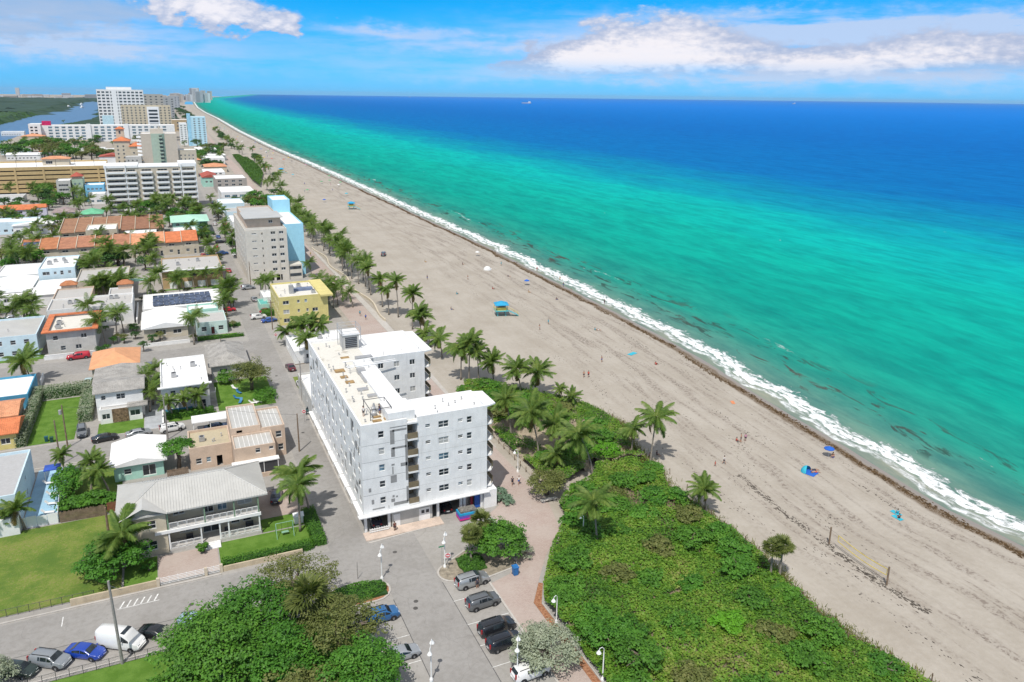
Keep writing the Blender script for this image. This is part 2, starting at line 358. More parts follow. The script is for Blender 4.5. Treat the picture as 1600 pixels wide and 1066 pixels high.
# land
def surf(name, fn, rough=.85, bs=.3, bd=.05, spec=.2):
    m, b = newmat(name); P = pos(b); c, h = fn(b, P); finish(b, c, rough, h, bs, bd, spec); MATS[name] = m; return m
def f_conc(c0, c1, stain=.5, crack=True, sc=1.):
    def fn(b, P):
        n1 = b.noise(P, .12*sc, 5., .6); n2 = b.noise(P, 1.2*sc, 5., .65); n3 = b.noise(P, 9., 2.)
        c = b.mix(b.mr(b.m('ADD', b.m('MULTIPLY', n1, .5), b.m('MULTIPLY', n2, .5)), .36, .64), c0, c1)
        c = b.mix(b.m('MULTIPLY', b.mr(n2, .58, .75), stain), c, tuple(v*.6 for v in c0))
        n4 = b.noise(P, .33*sc, 6., .7, .4); c = b.mix(b.m('MULTIPLY', b.mr(n4, .60, .66), .35 if stain > .3 else .12), c, tuple(v*.72 for v in c0)); c = b.mix(b.m('MULTIPLY', b.mr(n4, .40, .35), .25), c, tuple(v*1.12 for v in c1))
        if crack:
            vo = b.n('ShaderNodeTexVoronoi', feature='DISTANCE_TO_EDGE'); b.put(vo.inputs['Vector'], P); vo.inputs['Scale'].default_value = .07; b.put(vo.inputs['Vector'], b.n('ShaderNodeVectorMath', operation='ADD').outputs[0]); va = [n for n in b.nt.nodes if n.type == 'VECT_MATH'][-1]; b.put(va.inputs[0], P); nz_ = b.n('ShaderNodeTexNoise'); b.put(nz_.inputs['Vector'], P); nz_.inputs['Scale'].default_value = .2; sc_ = b.n('ShaderNodeVectorMath', operation='SCALE'); b.nt.links.new(nz_.outputs['Color'], sc_.inputs[0]); sc_.inputs['Scale'].default_value = 6.; b.put(va.inputs[1], sc_.outputs[0])
            c = b.mix(b.m('MULTIPLY', b.mr(vo.outputs['Distance'], .0, .006, 1., 0.), .22), c, tuple(v*.45 for v in c0))
        return c, n3
    return fn
M_LAND = surf('land_soil', f_conc((0.272,0.240,0.200), (0.376,0.348,0.304), .4, False))
M_ROAD = surf('road_surface', f_conc((0.244,0.233,0.218), (0.311,0.300,0.285), .5))
M_LOT = surf('lot_concrete', f_conc((0.281,0.266,0.244), (0.348,0.333,0.311), .5))
M_WALKC = surf('sidewalk_concrete', f_conc((0.391,0.365,0.332), (0.484,0.459,0.425), .3, False))
def f_grass(b, P):
    n1 = b.noise(P, .18, 5., .65); n2 = b.noise(P, 2.5, 5., .7); n3 = b.noise(P, 14., 2., .7)
    c = b.mix(b.mr(n1, .34, .66), (.095,.165,.028), (.18,.245,.042))
    c = b.mix(b.mr(b.m('ADD', b.m('MULTIPLY', n1, .4), b.m('MULTIPLY', n2, .6)), .485, .64), c, (.25,.235,.085))
    c = b.mix(b.m('MULTIPLY', b.mr(n3, .4, .7), .5), c, (.05,.10,.012))
    return c, b.m('ADD', n3, n2)
M_GRASS = surf('lawn_grass', f_grass, .9, .6, .12)
def f_turf(b, P):
    n1 = b.noise(P, .5, 5., .6); n3 = b.noise(P, 12., 3., .7)
    c = b.mix(b.mr(n1, .34, .66), (.085,.175,.02), (.135,.24,.04))
    return b.mix(b.m('MULTIPLY', b.mr(n3, .4, .7), .5), c, (.04,.11,.01)), n3
M_TURF = surf('tended_turf', f_turf, .9, .6, .12)
def f_paver(b, P):
    br = b.n('ShaderNodeTexBrick'); b.put(br.inputs['Vector'], P); br.inputs['Scale'].default_value = 1.6
    for k, v in (('Color1', (0.365,0.282,0.247,1)), ('Color2', (0.426,0.344,0.302,1)), ('Mortar', (0.296,0.248,0.219,1))): br.inputs[k].default_value = v
    n1 = b.noise(P, .2, 5., .6); n2 = b.noise(P, 2., 4., .6)
    c = b.mix(b.m('MULTIPLY', b.mr(n1, .35, .65), .5), br.outputs[0], (.43,.375,.335))
    return b.mix(b.m('MULTIPLY', b.mr(n2, .55, .75), .35), c, (.36,.28,.24)), br.outputs['Fac']
M_PAVE = surf('brick_pavers', f_paver, .85, .2, .02)
def f_mulch(b, P):
    n1 = b.noise(P, 3., 5., .7); n2 = b.noise(P, 14., 3.)
    return b.mix(b.mr(n1, .35, .65), (.22,.09,.045), (.40,.21,.12)), n2
M_MULCH = surf('red_mulch', f_mulch, .95, .6, .1)
def sheet(name, pts, z, m):
    mb = MB(); n = len(pts)
    ar = sum(pts[i][0]*pts[(i+1)%n][1]-pts[(i+1)%n][0]*pts[i][1] for i in range(n))
    if ar < 0: pts = pts[::-1]
    mb.quad(*[(x, y, z) for x, y in pts]); return struct(name, mb, m)
def rc(x0, y0, x1, y1): return [(x0,y0),(x1,y0),(x1,y1),(x0,y1)]
ys = [-200,0,64,150,210,322,580,1000,1500,2240,3000,3818,5685,9000,14000]
sheet('ground', [(-14000,-200),(-14000,14000)]+[(shx(y)-74+(0 if y < 1000 else 20), y) for y in ys[::-1]], -.012, M_LAND)
sheet('street_concrete', rc(-120, 60, 46.5, 330), 0.0, M_LOT)
sheet('street_concrete', rc(-120, 330, 46.5, 700), 0.0, M_LOT)
sheet('road', rc(17.9, 105, 23.7, 1500), .006, M_ROAD)
sheet('road', rc(-120, 94.2, 17.9, 105.2), .006, M_ROAD)
sheet('road', rc(-120, 153.2, 17.9, 163.2), .006, M_ROAD)
sheet('road', rc(-120, 206.5, 17.9, 217.5), .006, M_ROAD)
sheet('parking_lot', [(23.7,50),(31.2,50),(31.2,105),(17.9,105.2),(17.9,94.2),(23.7,93.)], .010, M_ROAD)
sheet('broadwalk', [(47.2,107.3),(55.3,104),(55.3,128),(57.6,345),(66,770),(68,1030),(78,1500),(75,1500),(62,1030),(58,770),(50.,345),(47.2,128)], .012, M_PAVE)
sheet('footpath', [(37.6,50),(41.4,50),(41.2,81.6),(43.9,85.5),(47.9,91),(53.3,96.6),(55.3,104),(47.2,107.3),(44.5,105.5),(46,96),(43.5,92),(41,89),(37.6,88)], .012, M_PAVE)
sheet('broadwalk_edge', [(55.6,128),(58.6,222),(58.8,345),(57.9,345),(55.31,128)], .02, M_WALKC)
# lawns and yards
for x0,y0,x1,y1,mm in [(-60,107.2,-10.9,130.2,M_GRASS),(-20.4,131.2,-11.8,149.5,M_GRASS),(2.4,107.4,17.6,114.2,M_TURF),(9.2,114.5,17.6,118.6,M_TURF),(-10.6,107.6,-6.2,114.2,M_TURF),
                    (-60,70,17.2,91.4,M_TURF),(-29.6,164.6,-21.3,189.4,M_TURF),(-17.2,163.8,-8.6,170.9,M_TURF),(6.4,168.3,18.6,187,M_TURF),(-3.8,166,5.9,169,M_TURF),
                    (4.6,222.6,15.4,227,M_TURF),(24.6,172,28.4,183.6,M_GRASS),(-60,222,-33,226,M_TURF),(9.5,286.5,17.2,297,M_TURF),(-4,287,9.4,289.2,M_TURF)]:
    sheet('lawn', rc(x0,y0,x1,y1), .014, mm)
sheet('patio', rc(-6.1,106.8,2.2,113.9), .018, M_PAVE)
sheet('driveway', rc(9.6,118.7,17.6,128.), .016, M_PAVE)
sheet('driveway', rc(-8.5,163.4,-4.9,180.), .016, mat('drive_grey', (.40,.42,.44)))
sheet('pool_deck', rc(-26.,131.4,-20.9,152.), .016, mat('deck_blue', (.33,.52,.66), var=.08))
sheet('planting_bed', [(41.2,50),(42.2,50),(42.2,81),(44.4,85),(43.9,85.4),(41.25,81.6)], .03, M_MULCH)
# kerbs
def kerb(pts, w=.25, h=.13, name='kerb', m=None):
    mb = MB()
    for (xa,ya),(xb,yb) in zip(pts[:-1], pts[1:]):
        d_ = Vector((xb-xa, yb-ya)); d_.normalize(); n_ = Vector((-d_.y, d_.x))*w/2
        mb.prism([(xa-n_.x,ya-n_.y),(xb-n_.x,yb-n_.y),(xb+n_.x,yb+n_.y),(xa+n_.x,ya+n_.y)], 0, h)
    return struct(name, mb, m or M_WALKC)
kerb([(-60,105.6),(2.3,105.6)]); kerb([(-60,91.9),(17.2,91.9)]); kerb([(37.4,50),(37.4,88.2)], .3)
kerb([(-60,163.6),(-5,163.6)]); kerb([(-60,152.9),(-14,152.9)]); kerb([(23.9,104.8),(34,105.6)])
kerb([(42.2+.1,50),(42.3,81)], .12); kerb([(23.95,118),(23.95,160)], .25)
# planted islands in the lot
def isle(pts, m_in):
    n = len(pts); cxx = sum(p[0] for p in pts)/n; cyy = sum(p[1] for p in pts)/n
    kerb(pts+[pts[0]], .28, .14, 'island_kerb')
    sheet('island_soil', [(cxx+(x-cxx)*.97, cyy+(y-cyy)*.97) for x,y in pts], .10, m_in)
def arc(cx, cy, r, a0, a1, n=8): return [(cx+r*math.cos(R(a0+(a1-a0)*i/n)), cy+r*math.sin(R(a0+(a1-a0)*i/n))) for i in range(n+1)]
isle(arc(21.6,92.9,2.3,-90,90)+[(14.5,95.2),(14.5,90.6)], M_MULCH)
isle([(33.2,90.4)]+arc(33.4,92.6,2.2,250,120)+[(37.5,97.4),(43,96.6),(43.2,90.3),(37.6,89.4)], mat('dry_bed', (.30,.26,.20), var=.2, scale=1.5))
# painted lines
M_LINE = mat('road_paint', (.72,.72,.70), var=.18, scale=3.)
mb = MB()
for yy in (66,72.5,76.6,81,86.3): mb.box(31.2, yy-.05, .016, 37.2, yy+.05, .019)
for yy in (63,72,77.2,82.2,87.4): mb.box(19.6, yy-.05, .016, 23.6, yy+.05, .019)
for k in range(6): mb.quad(*[(x, y, .014) for x, y in [(-11+k*.85,102.9),(-10.8+k*.85,102.9),(-10.3+k*.85,104.3),(-10.5+k*.85,104.3)]])
for xx in (-17.7,-25.5,-33.): mb.box(xx-.06, 101.9, .012, xx+.06, 104, .015)
for yy in (95.5,): mb.box(-11.2, 102.75, .012, -6, 102.85, .015)
struct('painted_lines', mb, M_LINE)
mb = MB(); mb.box(31.15, 60, .014, 31.25, 91, .017); mb.box(23.6, 60, .014, 23.7, 90, .017)
mb.box(-60, 97.6, .010, 16, 97.68, .0125)
struct('tar_joint', mb, mat('tar', (.10,.10,.10)))
for (x, y) in ((26.4,88.4),(25.9,87.),(20.6,132.),(21.4,150.),(-2.,100.),(21.,186.),(8.,158.),(27.,101.)):
    o = MB().lathe([(.02,.021),(.30,.021),(.34,.012)], 14, (x,y,0)).build('manhole_cover', mat('cast_iron', (.09,.085,.08), .7)); tag(o, 'round dark iron cover set in the road', 'manhole cover', 'road covers')
# ------------------------------------------------------------------ buildings
GL = glassmat('window_glass', (.035,.045,.055)); GLB = glassmat('window_glass_blue', (.10,.17,.22))
BLIND = mat('window_blind', (.42,.42,.40), .3, .06, 3.); WHITE = mat('white_stucco', (.74,.74,.725), .8, .06, .5, streak=.22); FRAME = mat('window_frame', (.72,.72,.70), .5, .05)
CREAM = mat('cream_stucco', (.56,.49,.38), .8, .07, streak=.12); TAN = mat('tan_stucco', (.47,.35,.25), .8, .08, streak=.2)
BEIGE = mat('beige_stucco', (.50,.45,.36), .8, .07, streak=.15); GREYW = mat('grey_stucco', (.50,.49,.46), .8, .07, streak=.2)
PINK = mat('salmon_stucco', (.55,.43,.335), .8, .07, streak=.2); MINT = mat('mint_stucco', (.36,.60,.51), .8, .06, streak=.1)
SKYB = mat('pale_blue_stucco', (.42,.62,.70), .8, .06, streak=.1); YEL = mat('yellow_stucco', (.62,.54,.22), .8, .06, streak=.12)
BLUEW = mat('blue_wall', (.08,.30,.46), .7, .08); LBL = mat('light_blue_stucco', (.55,.68,.74), .8, .05, streak=.1)
R_WHITE = roofmat('white_membrane', (.80,.80,.79), .3); R_STAIN = roofmat('stained_membrane', (.66,.64,.58), .8); R_GREY = roofmat('grey_membrane', (.46,.45,.43), .4)
R_TAN = roofmat('gravel_roof', (.46,.40,.28), .6)
T_OR = tilemat('orange_tile', (.62,.20,.085)); T_SAL = tilemat('salmon_tile', (.66,.31,.17)); T_BR = tilemat('brown_tile', (.34,.185,.11)); T_RED = tilemat('red_tile', (.42,.10,.07)); T_GREY = tilemat('grey_shingle', (.36,.345,.32)); T_GRN = tilemat('green_tile', (.16,.48,.28)); T_ORB = tilemat('orange_brown_tile', (.46,.19,.09))
METAL = mat('zinc_roof', (.47,.465,.44), .45, .05, .3, .4); DARK = mat('painted_shade', (.035,.035,.038), .8); DARKM = mat('dark_metal', (.06,.06,.065), .5); STEEL = mat('galvanised_steel', (.42,.42,.42), .45, .08, 1.5, .4, .3)  # DARK is near-black colour standing in for shade in openings
WOOD = mat('weathered_wood', (.22,.16,.11), .9, .18, 2.); PLY = mat('plywood', (.36,.24,.11), .8, .2, 1.2); CONC = mat('cast_concrete', (.50,.48,.45), .85, .1, .8, streak=.2)
PATCH = mat('cement_patch', (.27,.27,.265), .9, .1, 1.5); SOLAR = glassmat('solar_cell', (.05,.07,.12), .2); WPNT = mat('white_paint', (.78,.78,.77), .5, .04)
_wm = {}; FOOT = [(24,46,107,154),(-11.5,10.5,114,126),(-30,19,495,520),(-190,-36,602,641)]
def winmesh(w, h, st, glass=None):
    """window: frame, bars and recessed pane; outward is -y, origin at the lower left corner of the opening"""
    k = (round(w,2), round(h,2), st, (glass or GL).name)
    if k in _wm: return _wm[k]
    mb = MB(); t = .07
    mb.cur = 0
    for a in ((0,0,w,t),(0,h-t,w,h),(0,t,t,h-t),(w-t,t,w,h-t)): mb.box(a[0], .02, a[1], a[2], .10, a[3])
    if st in ('2', '22'): mb.box(w/2-.04, .03, t, w/2+.04, .09, h-t)
    if st in ('h', '22'): 
        for q in ((t, w/2-.04), (w/2+.04, w-t)) if st == '22' else ((t, w-t),): mb.box(q[0], .035, h/2-.03, q[1], .085, h/2+.03)
    if st == '3': [mb.box(w*i/3-.04, .03, t, w*i/3+.04, .09, h-t) for i in (1, 2)]
    mb.box(-.05, -.07, -.07, w+.05, .02, -.001)                     # sill
    fr = mb.mesh('window', FRAME)
    g = MB().quad((t*.5,.07,t*.5),(w-t*.5,.07,t*.5),(w-t*.5,.07,h-t*.5),(t*.5,.07,h-t*.5)).mesh('pane', glass or GL)
    mc = MB(); mc.v = list(mb.v); mc.f = list(mb.f); mc.mi = [0]*len(mb.f); mc.cur = 1
    mc.quad((t*.5,.07,t*.5),(w-t*.5,.07,t*.5),(w-t*.5,.07,h-t*.5),(t*.5,.07,h-t*.5))
    _wm[k] = (fr, g, mc.mesh('window', [FRAME, glass or GL])); return _wm[k]
FACE = {'S': (Vector((1,0,0)), Vector((0,1,0)), 0.), 'E': (Vector((0,1,0)), Vector((-1,0,0)), R(90)), 'N': (Vector((-1,0,0)), Vector((0,-1,0)), R(180)), 'W': (Vector((0,-1,0)), Vector((1,0,0)), R(-90))}
def facade(mb, o, u, inn, w, z0, z1, holes, dep=.16):
    """wall plane with real openings and reveals. holes: (u0, zlow, width, height) with z absolute"""
    us = sorted({0., w} | {round(a, 4) for hl in holes for a in (hl[0], hl[0]+hl[2])})
    zs = sorted({z0, z1} | {round(a, 4) for hl in holes for a in (hl[1], hl[1]+hl[3])})
    P = lambda a, z, d=0.: (o[0]+u.x*a+inn.x*d, o[1]+u.y*a+inn.y*d, z)
    for i in range(len(us)-1):
        zc = None
        for j in range(len(zs)-1):
            um, zm = (us[i]+us[i+1])/2, (zs[j]+zs[j+1])/2
            if any(hl[0] < um < hl[0]+hl[2] and hl[1] < zm < hl[1]+hl[3] for hl in holes): continue
            mb.quad(P(us[i],zs[j]), P(us[i+1],zs[j]), P(us[i+1],zs[j+1]), P(us[i],zs[j+1]))
    for a, z, ww, hh in [hl[:4] for hl in holes]:
        for p, q in (((a,z),(a+ww,z)), ((a+ww,z),(a+ww,z+hh)), ((a+ww,z+hh),(a,z+hh)), ((a,z+hh),(a,z))):
            mb.quad(P(*p), P(*p, dep), P(*q, dep), P(*q))
def grid(W, cols, floors, z0, dz, w, h, mar=1.5, st='2', u0=0.):
    """regular grid of openings on a face W wide"""
    sp = (W-2*mar-w)/(max(cols-1, 1)); return [(u0+mar+i*sp, z0+f*dz, w, h, st) for f in range(floors) for i in range(cols)]
def put_windows(root, face, o, holes, glass=None, child=False, dep=.06):
    u, inn, rz = FACE[face]; ox, oy, oz = root['_o']
    for ih, hl in enumerate(holes):
        if ih % 5 == 3 and glass is None and child: gg = BLIND
        elif ih % 7 == 2 and glass is None and child: gg = GLB
        else: gg = glass
        if len(hl) < 5 or hl[4] is None: continue
        fr, g, both = winmesh(hl[2], hl[3], hl[4], gg)
        p = (o[0]+u.x*hl[0]+inn.x*dep-ox, o[1]+u.y*hl[0]+inn.y*dep-oy, hl[1]-oz)
        if child:
            wo = obj('window', fr, root, p, rz); obj('pane', g, wo)
        else: obj('window', both, root, p, rz)
def corner(face, x0, x1, y0, y1): return {'S': (x0,y0), 'E': (x1,y0), 'N': (x1,y1), 'W': (x0,y1)}[face]
def hip(mb, x0, x1, y0, y1, z, rise, over=.5, th=.18, gable=False):
    x0 -= over; x1 += over; y0 -= over; y1 += over
    if x1-x0 >= y1-y0:
        k = 0 if gable else (y1-y0)/2; a, c = (x0+k, (y0+y1)/2, z+rise), (x1-k, (y0+y1)/2, z+rise)
        B = [(x0,y0,z),(x1,y0,z),(x1,y1,z),(x0,y1,z)]
        mb.add(B+[a,c], [(0,1,5,4),(2,3,4,5),(1,2,5),(3,0,4)])
    else:
        k = 0 if gable else (x1-x0)/2; a, c = ((x0+x1)/2, y0+k, z+rise), ((x0+x1)/2, y1-k, z+rise)
        B = [(x0,y0,z),(x1,y0,z),(x1,y1,z),(x0,y1,z)]
        mb.add(B+[a,c], [(1,2,5,4),(3,0,4,5),(0,1,4),(2,3,5)])
    mb.add([(x,y,zz) for zz in (z-th, z-.003) for x, y in ((x0,y0),(x1,y0),(x1,y1),(x0,y1))], [(0,3,2,1),(0,1,5,4),(1,2,6,5),(2,3,7,6),(3,0,4,7)])
def bld(name, label, x0, x1, y0, y1, h, wall, roof=('flat', None), wins=None, z0=0., cat='building', glass=None, child=False, group=None, root=None, wname='wall', par=.45):
    FOOT.append((x0,x1,y0,y1)); rt = root or thing(name or 'building', label, cat, ((x0+x1)/2, (y0+y1)/2, z0), 0, group)
    mb = MB(); wins = wins or {}
    for fc in 'SENW':
        u, inn, rz = FACE[fc]; o = corner(fc, x0, x1, y0, y1); w = (x1-x0) if fc in 'SN' else (y1-y0)
        facade(mb, o, u, inn, w, z0, h, wins.get(fc, []))
        put_windows(rt, fc, o, wins.get(fc, []), glass, child)
    kind, rm = roof[0], roof[1]
    if kind == 'flat':
        t = .25
        for a in ((x0,y0,x1,y0+t),(x0,y1-t,x1,y1),(x0,y0+t,x0+t,y1-t),(x1-t,y0+t,x1,y1-t)): mb.box(a[0]+.002, a[1]+.002, h-par-.2, a[2]-.002, a[3]-.002, h+.02)
        mb.build(wname, wall, rt)
        MB().box(x0+t, y0+t, h-par-.25, x1-t, y1-t, h-par).build('roof', rm or R_WHITE, rt)
    else:
        mb.build(wname, wall, rt)
        rb = MB(); over = roof[3] if len(roof) > 3 else .5
        hip(rb, x0, x1, y0, y1, h, roof[2], over, gable=(kind == 'gable'))
        rb.build('roof', rm, rt)
    return rt
def slab(root, name, x0, y0, z0, x1, y1, z1, m): return MB().box(x0,y0,z0,x1,y1,z1).build(name, m, root)
def acs(lst, z, what):
    """air conditioning units standing on a roof"""
    for (x, y, s) in lst:
        o = thing('air_conditioning_unit', 'grey air conditioning unit on the roof of '+what, 'air conditioner', (x, y, z), 0, 'rooftop units on '+what)
        slab(o, 'casing', x-.5*s, y-.5*s, z+.08, x+.5*s, y+.5*s, z+.95*s, STEEL)
        MB().lathe([(.36*s,.95*s),(.36*s,1.02*s),(.05,1.03*s)], 12, (x, y, z)).build('fan_guard', DARKM, o)
        for sx in (-1, 1): slab(o, 'rail', x+sx*.4*s-.05, y-.5*s, z, x+sx*.4*s+.05, y+.5*s, z+.079, DARKM)
# ---- the white apartment block under repair
rt = thing('apartment_block', 'large white five-storey apartment block with grey repair patches, raised over street parking', 'apartment block', (24, 107.8, 0))
ZF, FH, HT = 3.75, 2.85, 18.6
X0, XS, XW, X1, Y0, Y1 = 24.0, 31.4, 33.1, 45.1, 107.8, 153.0
rnd = random.Random(7)
def zrow(f): return ZF + f*FH
sw = [(2.7, zrow(f)+.95, .95, 1.15, 'h') for f in range(5)]
se = []
for f in range(5): se += [(1.3, zrow(f)+1.35, .85, .62, 'h'), (3.5, zrow(f)+.95, 1.75, 1.15, '22'), (6.85, zrow(f)+1.35, .85, .62, 'h'), (8.4, zrow(f)+.95, .9, 1.15, 'h')]
ww = []
for k in range(13):
    u0 = 1.1+k*3.4
    for f in range(5):
        big = (k % 3 != 1)
        ww.append((u0+(0 if k % 2 else .4), zrow(f)+(.85 if big else 1.1), 1.7 if big else 1.0, 1.3 if big else .95, '2' if big else 'h'))
mb = MB()
facade(mb, (X0,Y0), *FACE['S'][:2], XS-X0, ZF-.35, HT, sw); facade(mb, (XW,Y0), *FACE['S'][:2], X1-XW, ZF-.35, HT, se)
facade(mb, (X0,Y1), *FACE['W'][:2], Y1-Y0, ZF-.35, HT, ww)
ea = [(1.2, zrow(f)+.1, 2.4, 2.1, '2') for f in range(5)]+[(4.4, zrow(f)+.9, 1.6, 1.2, '2') for f in range(5)]
facade(mb, (X1,Y0), *FACE['E'][:2], 7.3, ZF-.35, HT, ea)
ns = [(u, zrow(f)+.95, 1.1, 1.1, '2') for f in range(5) for u in (1.6, 4.8, 8.0)]
facade(mb, (XW,138.2), *FACE['S'][:2], 44.2-XW, ZF-.35, HT, ns)
facade(mb, (44.2,138.2), *FACE['E'][:2], Y1-138.2, ZF-.35, HT, [(1.5+i*4.4, zrow(f)+.1, 2.4, 2.1, '2') for f in range(5) for i in range(3)])
facade(mb, (XW,Y0+7.3), *FACE['E'][:2], 138.2-Y0-7.3, ZF-.35, HT, [(1.5+i*4., zrow(f)+.9, 1.2, 1.2, '2') for f in range(5) for i in range(6)])
mb.quad((X1,Y0+7.3,ZF-.35),(XW,Y0+7.3,ZF-.35),(XW,Y0+7.3,HT),(X1,Y0+7.3,HT)); mb.quad((44.2,Y1,ZF-.35),(X0,Y1,ZF-.35),(X0,Y1,HT),(44.2,Y1,HT))
# walls of the stair recess
mb.quad((XS,Y0,ZF-.35),(XS,Y0+3,ZF-.35),(XS,Y0+3,HT),(XS,Y0,HT)); mb.quad((XW,Y0+3,ZF-.35),(XW,Y0,ZF-.35),(XW,Y0,HT),(XW,Y0+3,HT)); 
mb.build('wall', WHITE, rt)
for fc, o, hl in (('S',(X0,Y0),sw),('S',(XW,Y0),se),('W',(X0,Y1),ww),('E',(X1,Y0),ea),('S',(XW,138.2),ns)): put_windows(rt, fc, o, hl, None, True)
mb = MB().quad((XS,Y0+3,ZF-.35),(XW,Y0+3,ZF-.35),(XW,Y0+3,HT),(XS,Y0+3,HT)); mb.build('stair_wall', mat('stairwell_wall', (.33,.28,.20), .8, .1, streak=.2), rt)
for f in range(6): slab(rt, 'stair_landing', XS+.01, Y0-.25, zrow(f)-.3, XW-.01, Y0+2.99, zrow(f), WHITE)
for f in range(5):
    slab(rt, 'stair_rail', XS+.02, Y0-.2, zrow(f)+.01, XW-.02, Y0-.14, zrow(f)+1.0, mat('bronze_rail', (.20,.16,.10), .5))
# roof slabs and parapets
for nm, a in (('roof',(X0+.3,Y0+.3,XW-.3,Y1-.3)),('roof',(XW-.29,Y0+.3,X1-.3,Y0+7.)),('roof',(XW-.29,138.5,43.9,Y1-.3))):
    slab(rt, nm, a[0], a[1], HT-.85, a[2], a[3], HT-.45, R_STAIN if a[0] < 30 else R_WHITE)
par = MB()
for a in ((X0,Y0,XS,Y0+.3),(XS,Y0+2.7,XW,Y0+3.),(XW,Y0,X1,Y0+.3),(X0,Y0+.3,X0+.3,Y1-.3),(X0,Y1-.3,44.2,Y1),(X1-.3,Y0+.3,X1,Y0+7),(XW,Y0+7,X1,Y0+7.3),(XW-.3,Y0+7.3,XW,138.2),(XW,138.2,44.2,138.5),(43.9,138.5,44.2,Y1-.3)):
    par.box(a[0]+.002, a[1]+.002, HT-.5, a[2]-.002, a[3]-.002, HT+.06)
par.build('parapet', WPNT, rt)
slab(rt, 'elevator_house', 28.5, Y0+.6, HT-.45, 32.9, Y0+5.8, HT+1.1, WHITE)
slab(rt, 'roof_strip', XW-3.4, Y0+7.5, HT-.45, XW-.4, 137.5, HT+.15, R_WHITE)
# balconies on the beach side
for f in range(5):
    for (ya, yb, xw) in ((Y0+.4, Y0+6.9, X1), (138.6, 152.4, 44.2)):
        n = 8; pts = [(xw, ya), (xw+1.0, ya+.05), (xw+1.7, ya+1.), (xw+1.75, yb-.9), (xw+1.1, yb-.05), (xw, yb)]
        bal = MB().prism(pts, zrow(f)-.18, zrow(f)+.02).build('balcony', WPNT, rt)
        rl = MB()
        for (a, c) in zip(pts[1:-1], pts[2:]):
            rl.quad((a[0],a[1],zrow(f)+.1),(c[0],c[1],zrow(f)+.1),(c[0],c[1],zrow(f)+1.05),(a[0],a[1],zrow(f)+1.05))
        rl.build('balcony_rail', mat('tan_rail', (.34,.26,.14), .6), rt)
n = 8
for (ya, yb, xw) in ((Y0+.2, Y0+7.1, X1), (138.4, 152.6, 44.2)):
    pts = [(xw, ya), (xw+1.85, ya+.7), (xw+1.85, yb-.5), (xw, yb)]
    MB().prism(pts, HT-.35, HT-.1).build('balcony_roof', WPNT, rt)
slab(rt, 'corner_room', X1-.6, Y0-.35, 0, X1+1.7, Y0+5, 3.3, WPNT)
# ground floor on piers, canopy, dark parking behind
slab(rt, 'ceiling_slab', X0+.05, Y0+.05, ZF-.75, X1-.05, Y0+7.2, ZF-.36, CONC); slab(rt, 'ceiling_slab', X0+.05, Y0+7.21, ZF-.75, 33., Y1-.05, ZF-.36, CONC)
slab(rt, 'ceiling_slab', 33.01, 138.3, ZF-.75, 44.1, Y1-.05, ZF-.36, CONC)
slab(rt, 'inner_wall', 29., Y0+6.8, 0, X1-.7, Y0+7.1, ZF-.76, CONC); slab(rt, 'inner_wall', 29., Y0+7.15, 0, 29.3, Y1-.2, ZF-.76, CONC); slab(rt, 'inner_wall', 33, 138.4, 0, 44, 138.7, ZF-.76, CONC)
for k in range(9): slab(rt, 'canopy_ledge', X0-.75+.06*(k%2), Y0+.2+k*5., ZF-.62-.05*(k%2), X0-.002, Y0+.2+k*5.+4.7, ZF-.42, WPNT)
slab(rt, 'canopy_ledge', X0-1., Y0-.9, ZF-.56, X1+.2, Y0-.002, ZF-.37, WPNT)
for k in range(10): slab(rt, 'pier', X0+.1, Y0+.3+k*4.9, 0, X0+.5, Y0+.7+k*4.9, ZF-.76, WPNT)
for x in (27.9, 36.2, 40.3, 40.9, 44.0): slab(rt, 'pier', x, Y0+.1, 0, x+.4, Y0+.6, ZF-.76, WPNT)
slab(rt, 'storefront_wall', 28.5, Y0+.15, 0, 35.4, Y0+.4, ZF-.77, GREYW)
slab(rt, 'door', 28.8, Y0+.08, .05, 29.9, Y0+.149, 2.2, WPNT); slab(rt, 'door', 33.1, Y0+.08, .05, 35., Y0+.149, 2.3, WPNT)
for x in (33.5, 34.3): slab(rt, 'vent_grille', x, Y0+.04, 1.4, x+.5, Y0+.079, 1.95, DARKM)
slab(rt, 'roll_door', 41.4, Y0+1.6, 0, 43.9, Y0+1.75, ZF-.77, STEEL)
slab(rt, 'blue_panel', 43.0, Y0+.3, .1, 43.95, Y0+.5, 2.6, mat('blue_panel', (.02,.10,.42), .5)); slab(rt, 'red_panel', 42.5, Y0+.9, .1, 42.9, Y0+1.1, 2.6, mat('red_panel', (.40,.03,.06), .5))
wr_ = MB()
for i in range(2): wr_.box(X0+.7, Y0-.5, .25+i*.4, X0+3.9, Y0-.42, .4+i*.4)
for i in range(9): wr_.box(X0+.7+i*.39, Y0-.41, .05, X0+.8+i*.39, Y0-.36, .9)
wr_.build('low_railing', WPNT, rt)
slab(rt, 'entrance_pad', X0-.3, Y0-2.3, .0, 36.6, Y0+.05, .14, mat('pink_pad', (.58,.47,.39), .8, .1))
for i in range(14):  # cement repairs on the walls
    pass
for i in range(62):
    y, z, a, c = rnd.uniform(Y0+.3, Y1-1.5), rnd.uniform(ZF, HT-1.4), rnd.choice((.3,.4,.5,1.3)), rnd.choice((.5,.8,1.4,2.2))
    slab(rt, 'cement_patch', X0-.012-.001*(i%7), y, z, X0-.001, y+a, min(z+c, HT-.6), PATCH)
